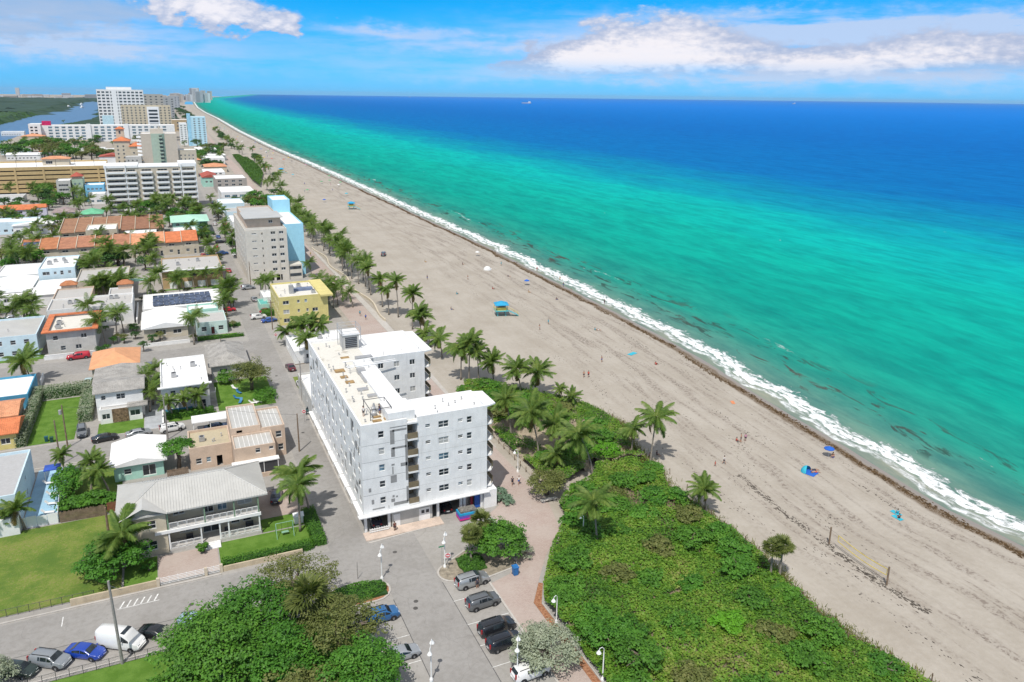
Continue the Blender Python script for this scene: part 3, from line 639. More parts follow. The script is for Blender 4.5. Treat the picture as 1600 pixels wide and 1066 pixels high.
for (x, z, a, c) in ((28.6,14.7,.7,2.4),(28.7,12.5,.6,1.6),(29.0,16.8,2.3,.35),(28.9,13.8,2.3,.35),(31.0,8.0,.38,8.0),(31.05,4.2,.34,2.7),(30.2,10.6,1.1,.6),(28.5,8.0,1.0,1.3),(28.7,11.,.5,.3),(28.8,9.5,.2,1.3),(28.7,5.4,.35,.4),(29.3,5.3,.3,.3),(28.5,4.6,.6,.6),(24.9,7.1,.4,.7),(25.3,4.9,.4,.8),(28.9,3.9,2.4,.55),(25.4,3.85,2.0,.25)):
    slab(rt, 'cement_patch', x, Y0-.012, z, x+a, Y0-.001, z+c, PATCH)
for f in range(1, 5):
    z_ = zrow(f)-.05
    slab(rt, 'floor_joint', X0+.01, Y0-.006, z_, XS-.01, Y0-.0005, z_+.05, PATCH); slab(rt, 'floor_joint', XW+.01, Y0-.006, z_, X1-.01, Y0-.0005, z_+.04, GREYW); slab(rt, 'floor_joint', X0-.006, Y0+.01, z_, X0-.0005, Y1-.01, z_+.05, GREYW)
rv = random.Random(44)
def vents(x0, x1, y0, y1, z, what, n):
    for k in range(n):
        x, y = rv.uniform(x0, x1), rv.uniform(y0, y1); hh = rv.uniform(.3, .7)
        o = MB().lathe([(.16,0),(.16,.03),(.07,.05),(.07,hh),(.17,hh+.02),(.15,hh+.12),(.02,hh+.2)], 8, (x, y, z)).build('roof_vent', STEEL); tag(o, 'small capped vent pipe on the roof of '+what, 'roof vent', 'vent pipes on '+what)
vents(X0+.8, XW-4., Y0+2., Y1-3., HT-.45, 'the white apartment block', 26); vents(XW+1., X1-1., Y0+1., Y0+6., HT-.45, 'the front wing of the white block', 7)
slab(rt, 'drain_pipe', 28.0, Y0-.1, ZF, 28.08, Y0-.013, 4.2, STEEL)
for z in (17.45,): slab(rt, 'wall_crack_strip', 28.6, Y0-.016, z, 31.3, Y0-.0125, z+.16, PATCH)
# things on that roof
ZR = HT-.45
bw = thing('rooftop_stair_house', 'grey louvred stair house on the far end of the white apartment roof', 'roof structure', (31.5, 146, ZR))
slab(bw, 'shell', 29.8, 146.2, ZR, 33.0, 149.8, ZR+3.0, GREYW); slab(bw, 'cap', 29.6, 146., ZR+3.01, 33.2, 150., ZR+3.2, WPNT)
for i in range(6): slab(bw, 'louvre', 30.2, 146.12, ZR+.4+i*.38, 32.6, 146.19, ZR+.62+i*.38, DARKM)
for x in (29.5, 33.3):
    for y in (145.9, 150.1): MB().tube([(x,y,ZR),(x,y,ZR+4.7)], .07, 6).build('scaffold_post', STEEL, bw)
for z in (3.9, 4.6): 
    for (a, c) in (((29.5,145.9),(33.3,145.9)),((29.5,150.1),(33.3,150.1)),((29.5,145.9),(29.5,150.1)),((33.3,145.9),(33.3,150.1))): MB().tube([(*a,ZR+z),(*c,ZR+z)], .06, 6).build('scaffold_rail', STEEL, bw)
fr = thing('steel_work_platform', 'tubular steel work frame with machinery near the front edge of the white apartment roof', 'work platform', (27, 111, ZR))
for x in (26.2, 29.6):
    for y in (110.2, 114.6): MB().tube([(x,y,ZR),(x,y,ZR+1.9)], .06, 6).build('post', DARKM, fr)
for (a, c) in (((26.2,110.2),(29.6,110.2)),((26.2,114.6),(29.6,114.6)),((26.2,110.2),(26.2,114.6)),((29.6,110.2),(29.6,114.6))): MB().tube([(*a,ZR+1.85),(*c,ZR+1.85)], .06, 6).build('rail', DARKM, fr)
for i, (x, y) in enumerate(((27.2,111.8),(28.4,113.),(27.6,113.6))):
    MB().lathe([(.05,0),(.4,.1),(.45,.7),(.25,.9),(.12,1.5),(.02,1.55)], 10, (x,y,ZR)).build('machine', STEEL, fr)
for i, (x, y, a, c) in enumerate(((26.4,109.4,1.4,.7),(28.3,109.6,2.2,.8),(26.9,110.9,1.2,.6),(26.2,127.4,1.5,1.2),(25.9,130.3,1.3,1.1),(25.6,133.6,1.8,1.6),(29.6,135.,2.6,.9),(28.2,141.,1.6,.8),(31.6,122.,.8,2.6),(30.6,131.5,.8,3.6))):
    o = MB().box(x, y, ZR+.02, x+a, y+c, ZR+.16).build('plywood_sheet', PLY); tag(o, 'loose brown plywood board lying on the white apartment roof', 'board', 'boards left on the white roof')
for i, (x, y, a, c, h_) in enumerate(((28.2,119.6,2.6,.9,.35),(27.3,123,1.8,1.2,.25),(30.4,125.,.35,7.,.4),(29.3,126.5,.3,6.,.3),(30.5,138.,3.2,1.4,.8),(29.2,131.,1.4,1.6,.9),(31.2,118.5,1.2,.8,.5))):
    o = MB().box(x, y, ZR+.03, x+a, y+c, ZR+h_).build('duct', STEEL); tag(o, 'low grey sheet-metal duct lying along the white apartment roof', 'duct', 'ducts on the white apartment roof')
pr = thing('pipe_rack', 'white pipe rack crossing the courtyard edge of the white apartment roof', 'pipe rack', (31, 133, ZR))
for k, y in enumerate((132.6, 133.4, 136.)): MB().tube([(27.5,y,ZR+1.1),(37,y+.6,ZR+1.1)], .1, 6).build('pipe', WPNT, pr)
for x in (28, 31.5): MB().tube([(x,132.4,ZR),(x,132.4,ZR+1.1)], .06, 5).build('post', STEEL, pr); MB().tube([(x,136.,ZR),(x,136.,ZR+1.1)], .06, 5).build('post', STEEL, pr)
for x in (36., 39.5, 43.):
    o = MB().tube([(x,138.6,HT),(x,138.4,HT+.9),(x+.5,138.3,HT+1.0)], .05, 6).build('davit', STEEL); tag(o, 'short bent steel davit on the rear wing parapet of the white block', 'davit', 'davits on the rear wing')
# ---- beige house with metal hip roof
h1 = thing('house', 'beige two-storey house with grey metal hip roof and white double veranda', 'house', (0, 120, 0))
BW = mat('house_stucco', (.53,.47,.36), .8, .06, streak=.08); EV = 6.9
hs = [(1.2, 4.4, 1.5, 1.4, '22'), (1.0, .9, 2.2, 1.5, '22')]
mb = MB(); facade(mb, (-10.6,114.5), *FACE['S'][:2], 6.1, 0, EV, [(3.0,4.5,1.7,1.35,'22'),(2.3,1.0,2.3,1.45,'22')])
mn = [(1.0,4.6,1.6,1.3,'2'),(5.2,4.0,1.6,2.1,'2'),(7.4,4.0,1.4,2.1,'2'),(10.4,4.3,2.2,1.5,'2'),(1.6,1.4,2.6,1.5,'3'),(5.0,.55,2.4,2.2,'2'),(9.2,1.2,1.3,1.5,'h'),(11.0,1.2,1.3,1.5,'h')]
facade(mb, (-4.5,117.2), *FACE['S'][:2], 13.6, 0, EV, mn)
ee = [(1.5,4.3,1.2,1.3,'h'),(5.,4.3,1.2,1.3,'h'),(2.,1.2,1.2,1.3,'h')]
facade(mb, (9.1,117.2), *FACE['E'][:2], 8., 0, EV, ee)
mb.quad((-4.5,114.5,0),(-4.5,117.2,0),(-4.5,117.2,EV),(-4.5,114.5,EV)); mb.quad((-10.6,125.2,0),(-10.6,114.5,0),(-10.6,114.5,EV),(-10.6,125.2,EV)); mb.quad((9.1,125.2,0),(-10.6,125.2,0),(-10.6,125.2,EV),(9.1,125.2,EV))
mb.build('wall', BW, h1)
put_windows(h1, 'S', (-10.6,114.5), [(3.0,4.5,1.7,1.35,'22'),(2.3,1.0,2.3,1.45,'22')], None, True); put_windows(h1, 'S', (-4.5,117.2), mn, None, True); put_windows(h1, 'E', (9.1,117.2), ee, None, True)
rb = MB(); hip(rb, -10.6, 9.6, 114.9, 125.4, EV, 2.5, .7, .22); roofo = rb.build('roof', METAL, h1)
gb = MB(); gz = EV+1.15; gb.add([(-10.9,113.7,EV+.02),(-4.2,113.7,EV+.02),(-7.5,113.7,gz+.35),(-7.5,118.4,gz+.35),(-10.9,116.2,EV+.02),(-4.2,116.2,EV+.02)], [(0,2,3,4),(2,1,5,3)])
gb.build('wing_roof', METAL, h1); MB().quad((-10.6,114.45,EV-.05),(-4.5,114.45,EV-.05),(-7.5,114.45,gz+.25)).build('gable_wall', BW, h1)
ribs = MB(); k = 0
x0, x1, y0, y1 = -11.3, 10.3, 114.2, 126.1; yc = (y0+y1)/2; hf = (y1-y0)/2
for i in range(1, 54):
    x = x0+i*.4; run = min(hf, x-x0, x1-x)
    if run <= .1: continue
    z = EV+2.5*run/hf
    for sgn in (-1, 1):
        ya, yb = (y0, y0+run) if sgn < 0 else (y1, y1-run)
        ribs.add([(x-.035,ya,EV+.003),(x+.035,ya,EV+.003),(x+.035,yb,z+.003),(x-.035,yb,z+.003),(x-.03,ya,EV+.09),(x+.03,ya,EV+.09),(x+.03,yb,z+.09),(x-.03,yb,z+.09)], [(4,5,6,7),(0,1,5,4),(1,2,6,5),(3,0,4,7)])
for i in range(1, 30):
    y = y0+i*.4; run = min(hf, y-y0, y1-y)
    if run <= .1: continue
    z = EV+2.5*run/hf
    for xa, xb in ((x0, x0+run), (x1, x1-run)):
        ribs.add([(xa,y-.02,EV+.003),(xa,y+.02,EV+.003),(xb,y+.02,z+.003),(xb,y-.02,z+.003),(xa,y-.02,EV+.05),(xa,y+.02,EV+.05),(xb,y+.02,z+.05),(xb,y-.02,z+.05)], [(4,5,6,7),(0,1,5,4),(1,2,6,5),(3,0,4,7)])
tag(ribs.build('roof_ribs', METAL, h1), kind='stuff')
caps = MB(); pk = [(x0+hf,yc,EV+2.53),(x1-hf,yc,EV+2.53)]
for a, c in ((pk[0],pk[1]),((x0,y0,EV+.03),pk[0]),((x0,y1,EV+.03),pk[0]),((x1,y0,EV+.03),pk[1]),((x1,y1,EV+.03),pk[1])): caps.tube([a,c], .09, 6)
caps.build('ridge_cap', METAL, h1)
slab(h1, 'porch_floor', -4.4, 114.4, 0, 9., 117.15, .5, CONC); slab(h1, 'porch_band', -6.2, 114.25, 3.35, 9.1, 114.5, 3.85, WPNT); slab(h1, 'balcony_floor', -4.4, 114.51, 3.4, 9., 117.15, 3.7, CONC)
for x in (-4.3,.2,2.9,4.2,8.8): slab(h1, 'porch_post', x-.1, 114.42, .51, x+.1, 114.62, 3.34, WPNT)
GRN = mat('green_post', (.20,.30,.20), .6)
for x in (-4.3,.9,5.2,8.8): slab(h1, 'balcony_post', x-.1, 114.42, 3.86, x+.1, 114.62, EV-.2, GRN)
RAILM = mat('rail_panel', (.62,.62,.63), .6, .03)
def rails(xa, xb, z, npan):
    for i in range(npan):
        a, c = xa+(xb-xa)*i/npan+.03, xa+(xb-xa)*(i+1)/npan-.03
        p = MB()
        p.box(a, 114.46, z+.98, c, 114.54, z+1.05); p.box(a, 114.46, z+.08, c, 114.54, z+.14); p.box(a, 114.46, z, a+.06, 114.54, z+.979); p.box(c-.06, 114.46, z, c, 114.54, z+.979)
        nb = int((c-a)/.14)
        for j in range(1, nb): q = a+(c-a)*j/nb; p.box(q-.018, 114.48, z+.141, q+.018, 114.52, z+.979)
        p.build('railing_panel', WPNT, h1)
rails(-4.2,.8,3.86,4); rails(1.,5.1,3.86,4); rails(5.3,8.7,3.86,4); rails(-4.2,.1,.5,4); rails(3.,4.1,.5,2); rails(4.3,8.7,.5,4)
for i in range(4): slab(h1, 'step', .4, 114.39-.38*(i+1), 0, 2.8, 114.39-.38*i-.002, .42-.1*i, WPNT)
for x, y, a in ((-2.,115.8,1.),(3.6,115.6,.7),(6.8,115.9,1.2)):
    o = thing('porch_chair', 'low dark lounge chair on the ground veranda of the beige house', 'chair', (x,y,.5), 0, 'veranda chairs')
    slab(o, 'seat', x, y, .75, x+a, y+.7, .9, DARKM); slab(o, 'backrest', x, y+.6, .901, x+a, y+.7, 1.4, DARKM)
    for lx in (x+.05, x+a-.1):
        for ly in (y+.05, y+.6): slab(o, 'leg', lx, ly, .5, lx+.05, ly+.05, .749, DARKM)
# garden wall and gates of the beige house
gw = thing('garden_wall', 'low tan garden wall with piers along the street before the beige house', 'wall', (-8, 106.3, 0))
for a, c in ((-17,-6.2),(2.6,14.)): slab(gw, 'wall_run', a, 106.1, 0, c, 106.35, 1.0 if a < 0 else .8, mat('wall_tan', (.50,.42,.30), .85, .1, streak=.2))
for x in (-6.1,.25,2.35): slab(gw, 'pier', x-.2, 106.02, 0, x+.2, 106.42, 1.25, CREAM)
for (a, c, lb) in ((-5.8,0.,'long white barred driveway gate of the beige house'),(.5,2.1,'small white barred foot gate of the beige house')):
    g = thing('gate', lb, 'gate', ((a+c)/2, 106.2, 0))
    for i in range(5): slab(g, 'bar', a, 106.17, .15+i*.24, c, 106.22, .21+i*.24, WPNT)
    for i in range(max(2, int((c-a)/1.1))+1):
        q = a+(c-a-.06)*i/max(2, int((c-a)/1.1)); slab(g, 'upright', q, 106.225, .1, q+.06, 106.27, 1.25, WPNT)
# ---- tan flat-roofed building in stepped blocks
t1 = bld('flat_roofed_house', 'pale tan stepped house with flat parapet roofs and ribbed metal panels', -.4, 7.0, 141.2, 149.6, 4.4, PINK, ('flat', R_TAN), {'S': [(1.,1.1,1.0,1.1,'h'),(4.6,.1,1.,2.1,None),(2.8,1.2,.8,1.,'h')]}, cat='house', child=True)
for (a, h_, rm) in (((7.05,135.,14.2,141.15),5.7,METAL),((7.05,141.2,12.4,152.8),7.0,METAL),((12.45,141.2,16.8,151.),6.3,METAL)):
    wn = {'S': [(3.6,4.3,.9,1.2,'h'),(6.,4.6,.8,1.,'h')] if a[0] < 8 and a[1] < 140 else ([(2.9,1.2,1.,1.3,'h'),(2.6,3.9,1.1,1.3,'h')] if a[0] > 12 else [(1.,5.95,1.,.6,None)]), 'E': [(3.,4.,1.1,1.2,'h'),(6.,4.,1.1,1.2,'h')] if a[0] > 12 else []}
    bld('', '', a[0], a[2], a[1], a[3], h_, PINK, ('flat', rm), wn, root=t1, child=True, par=.3)
    rr = MB(); n_ = int((a[2]-a[0]-.6)/.9)
    for i in range(1, n_+1): q = a[0]+.3+(a[2]-a[0]-.6)*i/(n_+1); rr.box(q-.04, a[1]+.3, h_-.3, q+.04, a[3]-.3, h_-.22)
    rr.build('roof_seams', WPNT, t1)
slab(t1, 'awning', 6.4, 133.6, 3.0, 14.6, 134.98, 3.2, WPNT)
for x in (6.6, 9.2, 11.8, 14.3): slab(t1, 'awning_post', x, 133.7, 0, x+.1, 133.8, 2.99, WPNT)
slab(t1, 'screen', 9.4, 133.82, .9, 14.2, 133.86, 2.95, DARKM); slab(t1, 'porch_base', 7.2, 133.6, 0, 14.4, 134.9, .8, PINK)
slab(t1, 'carport_roof', .6, 156.6, 2.8, 7.6, 160.4, 3.0, WPNT)
for x in (.8, 4., 7.3): slab(t1, 'carport_post', x, 156.8, 0, x+.12, 156.92, 2.79, WPNT); slab(t1, 'carport_post', x, 160., 0, x+.12, 160.12, 2.79, WPNT)
# ---- other near houses
bld('bungalow', 'mint green bungalow with bright white gable roof behind the palms', -13., -4.9, 141.8, 151.5, 3.2, MINT, ('gable', R_WHITE, 1.1, .7), {'S': [(4.6,.3,2.2,2.1,'2'),(1.6,1.1,1.2,1.1,'h')], 'E': [(2.,1.1,1.2,1.1,'h'),(5.5,1.1,1.2,1.1,'h')]}, cat='house', child=True)
e1 = bld('apartment_house', 'white two-storey apartment house with stained white flat roof and blue lower wall', -4.8, 4.9, 171., 190.6, 6.3, WHITE, ('flat', roofmat('patched_white', (.80,.80,.79), .75)), {'S': [(1.8,4.,1.1,1.2,'h'),(6.6,3.9,2.,1.3,'3'),(1.5,1.1,1.,1.2,'h'),(4.,1.1,1.,1.2,'h'),(7.6,.2,1.2,2.1,'h')], 'E': [(2+i*3.3,z,1.2,1.2,'h') for i in range(5) for z in (1.1,4.)]}, cat='apartment house', child=True)
slab(e1, 'lower_cladding', -4.7, 170.94, .1, 1.2, 170.995, 1.05, BLUEW); slab(e1, 'roof_overhang', -5.4, 170.2, 6.1, 5.5, 170.98, 6.32, WPNT); slab(e1, 'floor_band', -4.8, 170.7, 3.0, 4.9, 170.998, 3.3, WPNT)
sd = MB()
for i in range(9): sd.box(5.0, 172.2+i*.3, 3.1-i*.32, 6.2, 172.5+i*.3-.01, 3.25-i*.32)
sd.build('outdoor_stair', CONC, e1)
st = MB(); st.tube([(6.2,172.2,4.2),(6.2,175.,1.2)], .05, 5); st.tube([(6.2,172.2,3.2),(6.2,172.2,4.2)], .05, 5); st.tube([(6.2,175.,.1),(6.2,175.,1.2)], .05, 5); st.build('stair_rail', WPNT, e1)
bld('bungalow', 'grey-walled bungalow with weathered grey hip roof beside the round tree', 6.4, 14.6, 190., 207., 3.3, GREYW, ('hip', T_GREY, 1.9, .7), {'S': [(1.8,1.2,1.8,1.0,'2'),(5.5,1.1,1.2,1.2,'h')], 'E': [(3+i*4,1.1,1.2,1.1,'h') for i in range(3)]}, cat='house', child=True)
g1 = bld('house', 'white two-storey house with brown stone front panel and grey roof beside the vacant lawn', -17.4, -8.4, 172.6, 180.8, 6.3, WHITE, ('gable', T_GREY, .9, .5), {'S': [(3.9,4.3,1.7,1.25,'22'),(1.,4.5,.9,1.,'h')], 'E': [(2.,4.2,1.1,1.2,'h')], 'W': [(3.,4.2,1.2,1.2,'h')]}, cat='house', child=True)
bld('', '', -16.8, -8.8, 170.4, 172.55, 3.2, WHITE, ('flat', R_GREY), {'S': [(.4,1.,1.5,1.2,'2'),(5.7,1.,1.9,1.3,'2')]}, root=g1, child=True, par=.15)
slab(g1, 'stone_panel', -14.5, 170.28, .1, -11.4, 170.39, 3.1, mat('field_stone', (.24,.165,.10), .9, .35, 2.5, bump=.6)); slab(g1, 'canopy', -11.6, 169.6, 3.21, -7.6, 172.4, 3.4, T_GREY)
bld('', '', -18.2, -7.8, 180.85, 191.6, 5.4, WHITE, ('gable', T_GREY, .7, .4), {'E': [(2+i*4,3.6,1.1,1.1,'h') for i in range(3)]}, root=g1, child=True)
bld('house', 'house with plain salmon orange hip roof backing onto the grey-roofed house', -19.4, -9.8, 193., 205.6, 5.2, CREAM, ('hip', mat('salmon_paint_roof', (.66,.33,.17), .7, .07), 2.2, .6), {'E': [(2.,1.1,1.2,1.1,'h'),(6.,1.1,1.2,1.1,'h')]}, cat='house')
bld('cottage', 'yellow cottage with orange clay tile roof at the corner of the hedged lot', -41, -31., 164.6, 172.5, 3.4, YEL, ('gable', T_OR, 1.5, .6), {'S': [(7.4,1.1,1.6,1.2,'2')], 'E': [(3.,1.1,1.2,1.1,'h')]}, cat='house', child=True)
bld('cottage', 'cottage with salmon clay tile roof between the yellow cottage and the blue bungalow', -42, -32.2, 174.2, 183.2, 3.4, CREAM, ('gable', T_SAL, 1.4, .5), {'E': [(3.,1.1,1.2,1.1,'h')]}, cat='house')
bld('bungalow', 'blue bungalow under a broad white flat roof by the gravel drive', -45, -31.6, 186.2, 200., 3.3, BLUEW, ('flat', R_WHITE), {'S': [(9.5,1.,1.8,1.3,'2')], 'E': [(1.5,1.,1.4,1.2,'h'),(5.,1.,1.4,1.2,'h')]}, cat='house', child=True)
i1 = bld('apartment_house', 'pale blue two-storey building with stained grey flat roof beside the blue pool deck', -48, -26.2, 131.6, 149., 5.8, LBL, ('flat', roofmat('dirty_grey', (.42,.42,.42), .9)), {'E': [(3.,3.6,.9,.9,'h'),(9.,3.6,.9,.9,'h'),(9.,.8,1.,1.2,'h')], 'S': [(18.5,3.6,1.1,1.,'h'),(13.,3.6,1.1,1.,'h')]}, cat='apartment house', child=True)
slab(i1, 'lean_to', -34, 129.2, 0, -25.9, 131.55, 2.9, WPNT)
acs([(-30.,130.4,.9),(-31.4,130.3,.9)], 2.9, 'the pale blue building')
for (lb, x0, y0, x1, y1, h_) in (('low white street wall before the orange-edged house', -32.6, 220.4, -20.2, 220.7, 1.2), ('low white wall along the street before the beige gabled bungalow', -9.4, 222.2, 2.6, 222.5, .9), ('pale yard wall beside the long white apartment house', -11.4, 246.6, -11.1, 268., 1.5), ('white yard wall behind the blue bungalow', -31.2, 200.4, -31., 206., 1.3), ('white boundary wall beside the grey drive', -4.95, 163.8, -4.7, 171., 1.)):
    o = thing('yard_wall', lb, 'wall', ((x0+x1)/2, (y0+y1)/2, 0)); slab(o, 'wall_run', x0, y0, 0, x1, y1, h_, WHITE); slab(o, 'coping', x0-.04, y0-.04, h_+.001, x1+.04, y1+.04, h_+.08, WPNT)
# ---- middle distance
bld('house', 'grey-white house under a pale metal roof left of the orange-trimmed roof', -60, -34., 224., 243., 6.3, LBL, ('flat', METAL), {'S': [(17+i*3,z,1.2,1.2,'h') for i in range(3) for z in (1.1,4.)], 'E': [(3+i*4,4.,1.1,1.1,'h') for i in range(4)]}, cat='house')
o1 = bld('apartment_house', 'pale house with cream flat roof edged in orange tiles', -32., -20.6, 224.2, 241.5, 6.3, GREYW, ('flat', R_STAIN), {'S': [(1.5,4.,1.2,1.2,'h'),(8.,4.,1.4,1.2,'2'),(3.,1.1,1.2,1.2,'h'),(6.5,1.1,1.4,1.2,'2')], 'E': [(2+i*4,4.,1.1,1.1,'h') for i in range(4)]}, cat='apartment house')
eb = MB()
for a in ((-32.9,223.3,-19.7,224.9),(-32.9,240.8,-19.7,242.4),(-32.9,224.9,-31.4,240.8),(-21.2,224.9,-19.7,240.8)): eb.box(a[0], a[1], 6.34, a[2], a[3], 6.62)
eb.build('tile_edge', T_OR, o1); acs([(-29.5,229.,1.2),(-29.6,233.,1.2)], 5.85, 'the orange-edged house')
l1 = bld('apartment_house', 'long white two-storey apartment house with vents on its grey-white roof', -34.4, -12., 248.4, 262., 6.3, WHITE, ('flat', R_GREY), {'S': [(12.6,4.,2.,1.3,'3'),(16.8,4.,2.,1.3,'3'),(13.,1.1,2.,1.2,'3'),(17.,1.1,2.,1.2,'3'),(5.5,4.,2.6,.9,'3'),(9.,4.,1.2,.9,'2')], 'E': [(2+i*4,z,1.2,1.2,'h') for i in range(3) for z in (1.1,4.)]}, cat='apartment house')
bld('', '', -34.3, -23.8, 262.05, 276., 6.3, PINK, ('flat', R_GREY), {}, root=l1); bld('', '', -19., -12.2, 262.05, 271., 6.3, WHITE, ('flat', R_GREY), {}, root=l1)
for x, y in ((-31,277.),(-14.5,272.)):
    rb = MB(); hip(rb, x-2.2, x+2.2, y-1.4, y+1.4, 7.4, 1.2, .3); rb.build('tile_turret', T_ORB, l1); slab(l1, 'turret_base', x-2.1, y-1.3, 5., x+2.1, y+1.3, 7.2, PINK)
acs([(-29,256,1.1),(-27.4,256.2,1.1),(-18,258,1.1),(-16.6,258,1.1),(-24.5,250.5,1.),(-20,251,1.)], 5.85, 'the long white apartment house')
bld('house', 'small white house with white gable roof and dark clipped hedge in front', -56, -44.2, 290., 312., 3.4, WHITE, ('gable', R_WHITE, 1.3, .6), {'S': [(4.,1.1,1.4,1.2,'2'),(7.5,1.1,1.4,1.2,'2')]}, cat='house')
bld('apartment_house', 'pale blue three-storey house with white roof cluttered by vents', -42.6, -31.4, 303., 325., 7.8, LBL, ('flat', R_WHITE), {'S': [(1.2,5.4,2.2,1.2,'2'),(4.6,5.6,.9,.9,'h'),(6.6,5.2,1.,1.5,'h'),(9.,5.6,1.,1.,'h')], 'E': [(3+i*5,5.,1.2,1.2,'h') for i in range(4)]}, cat='apartment house')
bld('', 'white hip-roofed garage in front of the pale blue three-storey house', -42, -31., 279., 300., 4.2, WHITE, ('hip', R_WHITE, 1.4, .4), {}, cat='house').name = 'garage_house'
acs([(-40,312,1.4),(-38.5,316,1.2),(-35,313,1.2),(-36,318,1.1)], 7.35, 'the three-storey pale blue house')
bld('apartment_house', 'tan two-storey courtyard house with pale roof and turquoise trim', -29.8, -14., 284., 305., 6.3, BEIGE, ('flat', R_GREY), {'S': [(3.5,1.1,1.4,1.2,'2'),(8.,4.,1.4,1.2,'2'),(3.5,4.,1.4,1.2,'2')], 'E': [(2+i*4,4.,1.2,1.2,'h') for i in range(5)]}, cat='apartment house')
o = MB().box(-19, 281., 5.6, -8., 284., 6.0).build('turquoise_canopy', MINT); tag(o, 'turquoise flat canopy on posts beside the tan courtyard house', 'canopy')
for x, y in ((-18.8,281.2),(-8.3,281.2)): MB().tube([(x,y,0),(x,y,5.6)], .08, 6).build('post', WPNT, o)
bld('bungalow', 'beige bungalow with bright white gable roof facing the narrow street', -9., 2.4, 229.4, 247., 3.3, BEIGE, ('gable', R_WHITE, 1.4, .7), {'S': [(3.,.9,2.6,1.5,'3'),(7.5,1.,2.2,1.2,'2')], 'E': [(3+i*4,1.1,1.2,1.1,'h') for i in range(3)]}, cat='house', child=True)
mb_ = bld('bungalow', 'small pale mint bungalow with maroon door at the street corner', 4.6, 13., 228., 239.5, 3.8, mat('pale_mint', (.55,.68,.64), .8, .05), ('flat', R_GREY), {'S': [(1.4,1.1,1.4,1.3,'h'),(6.,1.1,1.4,1.3,'h'),(4.,.1,.9,2.1,None)], 'E': [(3.,1.1,1.2,1.1,'h'),(7.,1.1,1.2,1.1,'h')]}, cat='house', child=True)
slab(mb_, 'door', 8.62, 228.08, .1, 9.48, 228.12, 2.18, mat('maroon', (.12,.03,.03), .6))
bld('bungalow', 'turquoise block house behind the small pale mint bungalow', 2.9, 11.5, 240., 246.5, 4.6, MINT, ('flat', R_WHITE), {'E': [(2.,1.3,1.2,1.2,'h')]}, cat='house')
s1 = bld('carport_building', 'long low white-roofed building covered with dark solar panels', -9.5, 13.5, 250., 269., 3.6, WHITE, ('flat', R_WHITE), {}, par=.2, cat='building')
for r_ in range(3):
    for k in range(11):
        p = MB().add([(-6.6+k*1.55,252.4+r_*4.2,3.75),(-5.12+k*1.55,252.4+r_*4.2,3.75),(-5.12+k*1.55,255.6+r_*4.2,4.25),(-6.6+k*1.55,255.6+r_*4.2,4.25)], [(0,1,2,3)])
        p.box(-6.5+k*1.55, 255.4+r_*4.2, 3.4, -6.4+k*1.55, 255.5+r_*4.2, 4.2); p.build('solar_panel', SOLAR, s1)
ta = bld('apartment_house', 'tan two-storey apartment house with white garage doors and grey-white flat roof', -3.6, 16.6, 290., 313., 6.7, mat('ochre_stucco', (.46,.32,.17), .8, .08, streak=.15), ('flat', R_GREY), {'S': [(3.6,4.2,1.5,1.2,'2'),(8.6,4.2,2.6,1.6,'2'),(14.2,4.2,2.6,1.6,'2'),(8.5,1.2,1.2,1.1,'h'),(3.,1.2,1.2,1.1,'h')], 'E': [(2+i*4,z,1.2,1.2,'h') for i in range(5) for z in (1.1,4.2)]}, cat='apartment house')
for x in (-1.4, 3.4, 7.9, 12.3): slab(ta, 'garage_door', x, 289.9, .05, x+2.6, 289.99, 2.2, WPNT)
slab(ta, 'roof_eave', -4.4, 288.9, 6.4, 17.4, 289.98, 6.75, WPNT)
for x in (4.4, 10.1): slab(ta, 'balcony', x, 288.8, 3.2, x+3.6, 289.98, 4.1, mat('ochre_stucco', (.46,.32,.17)))
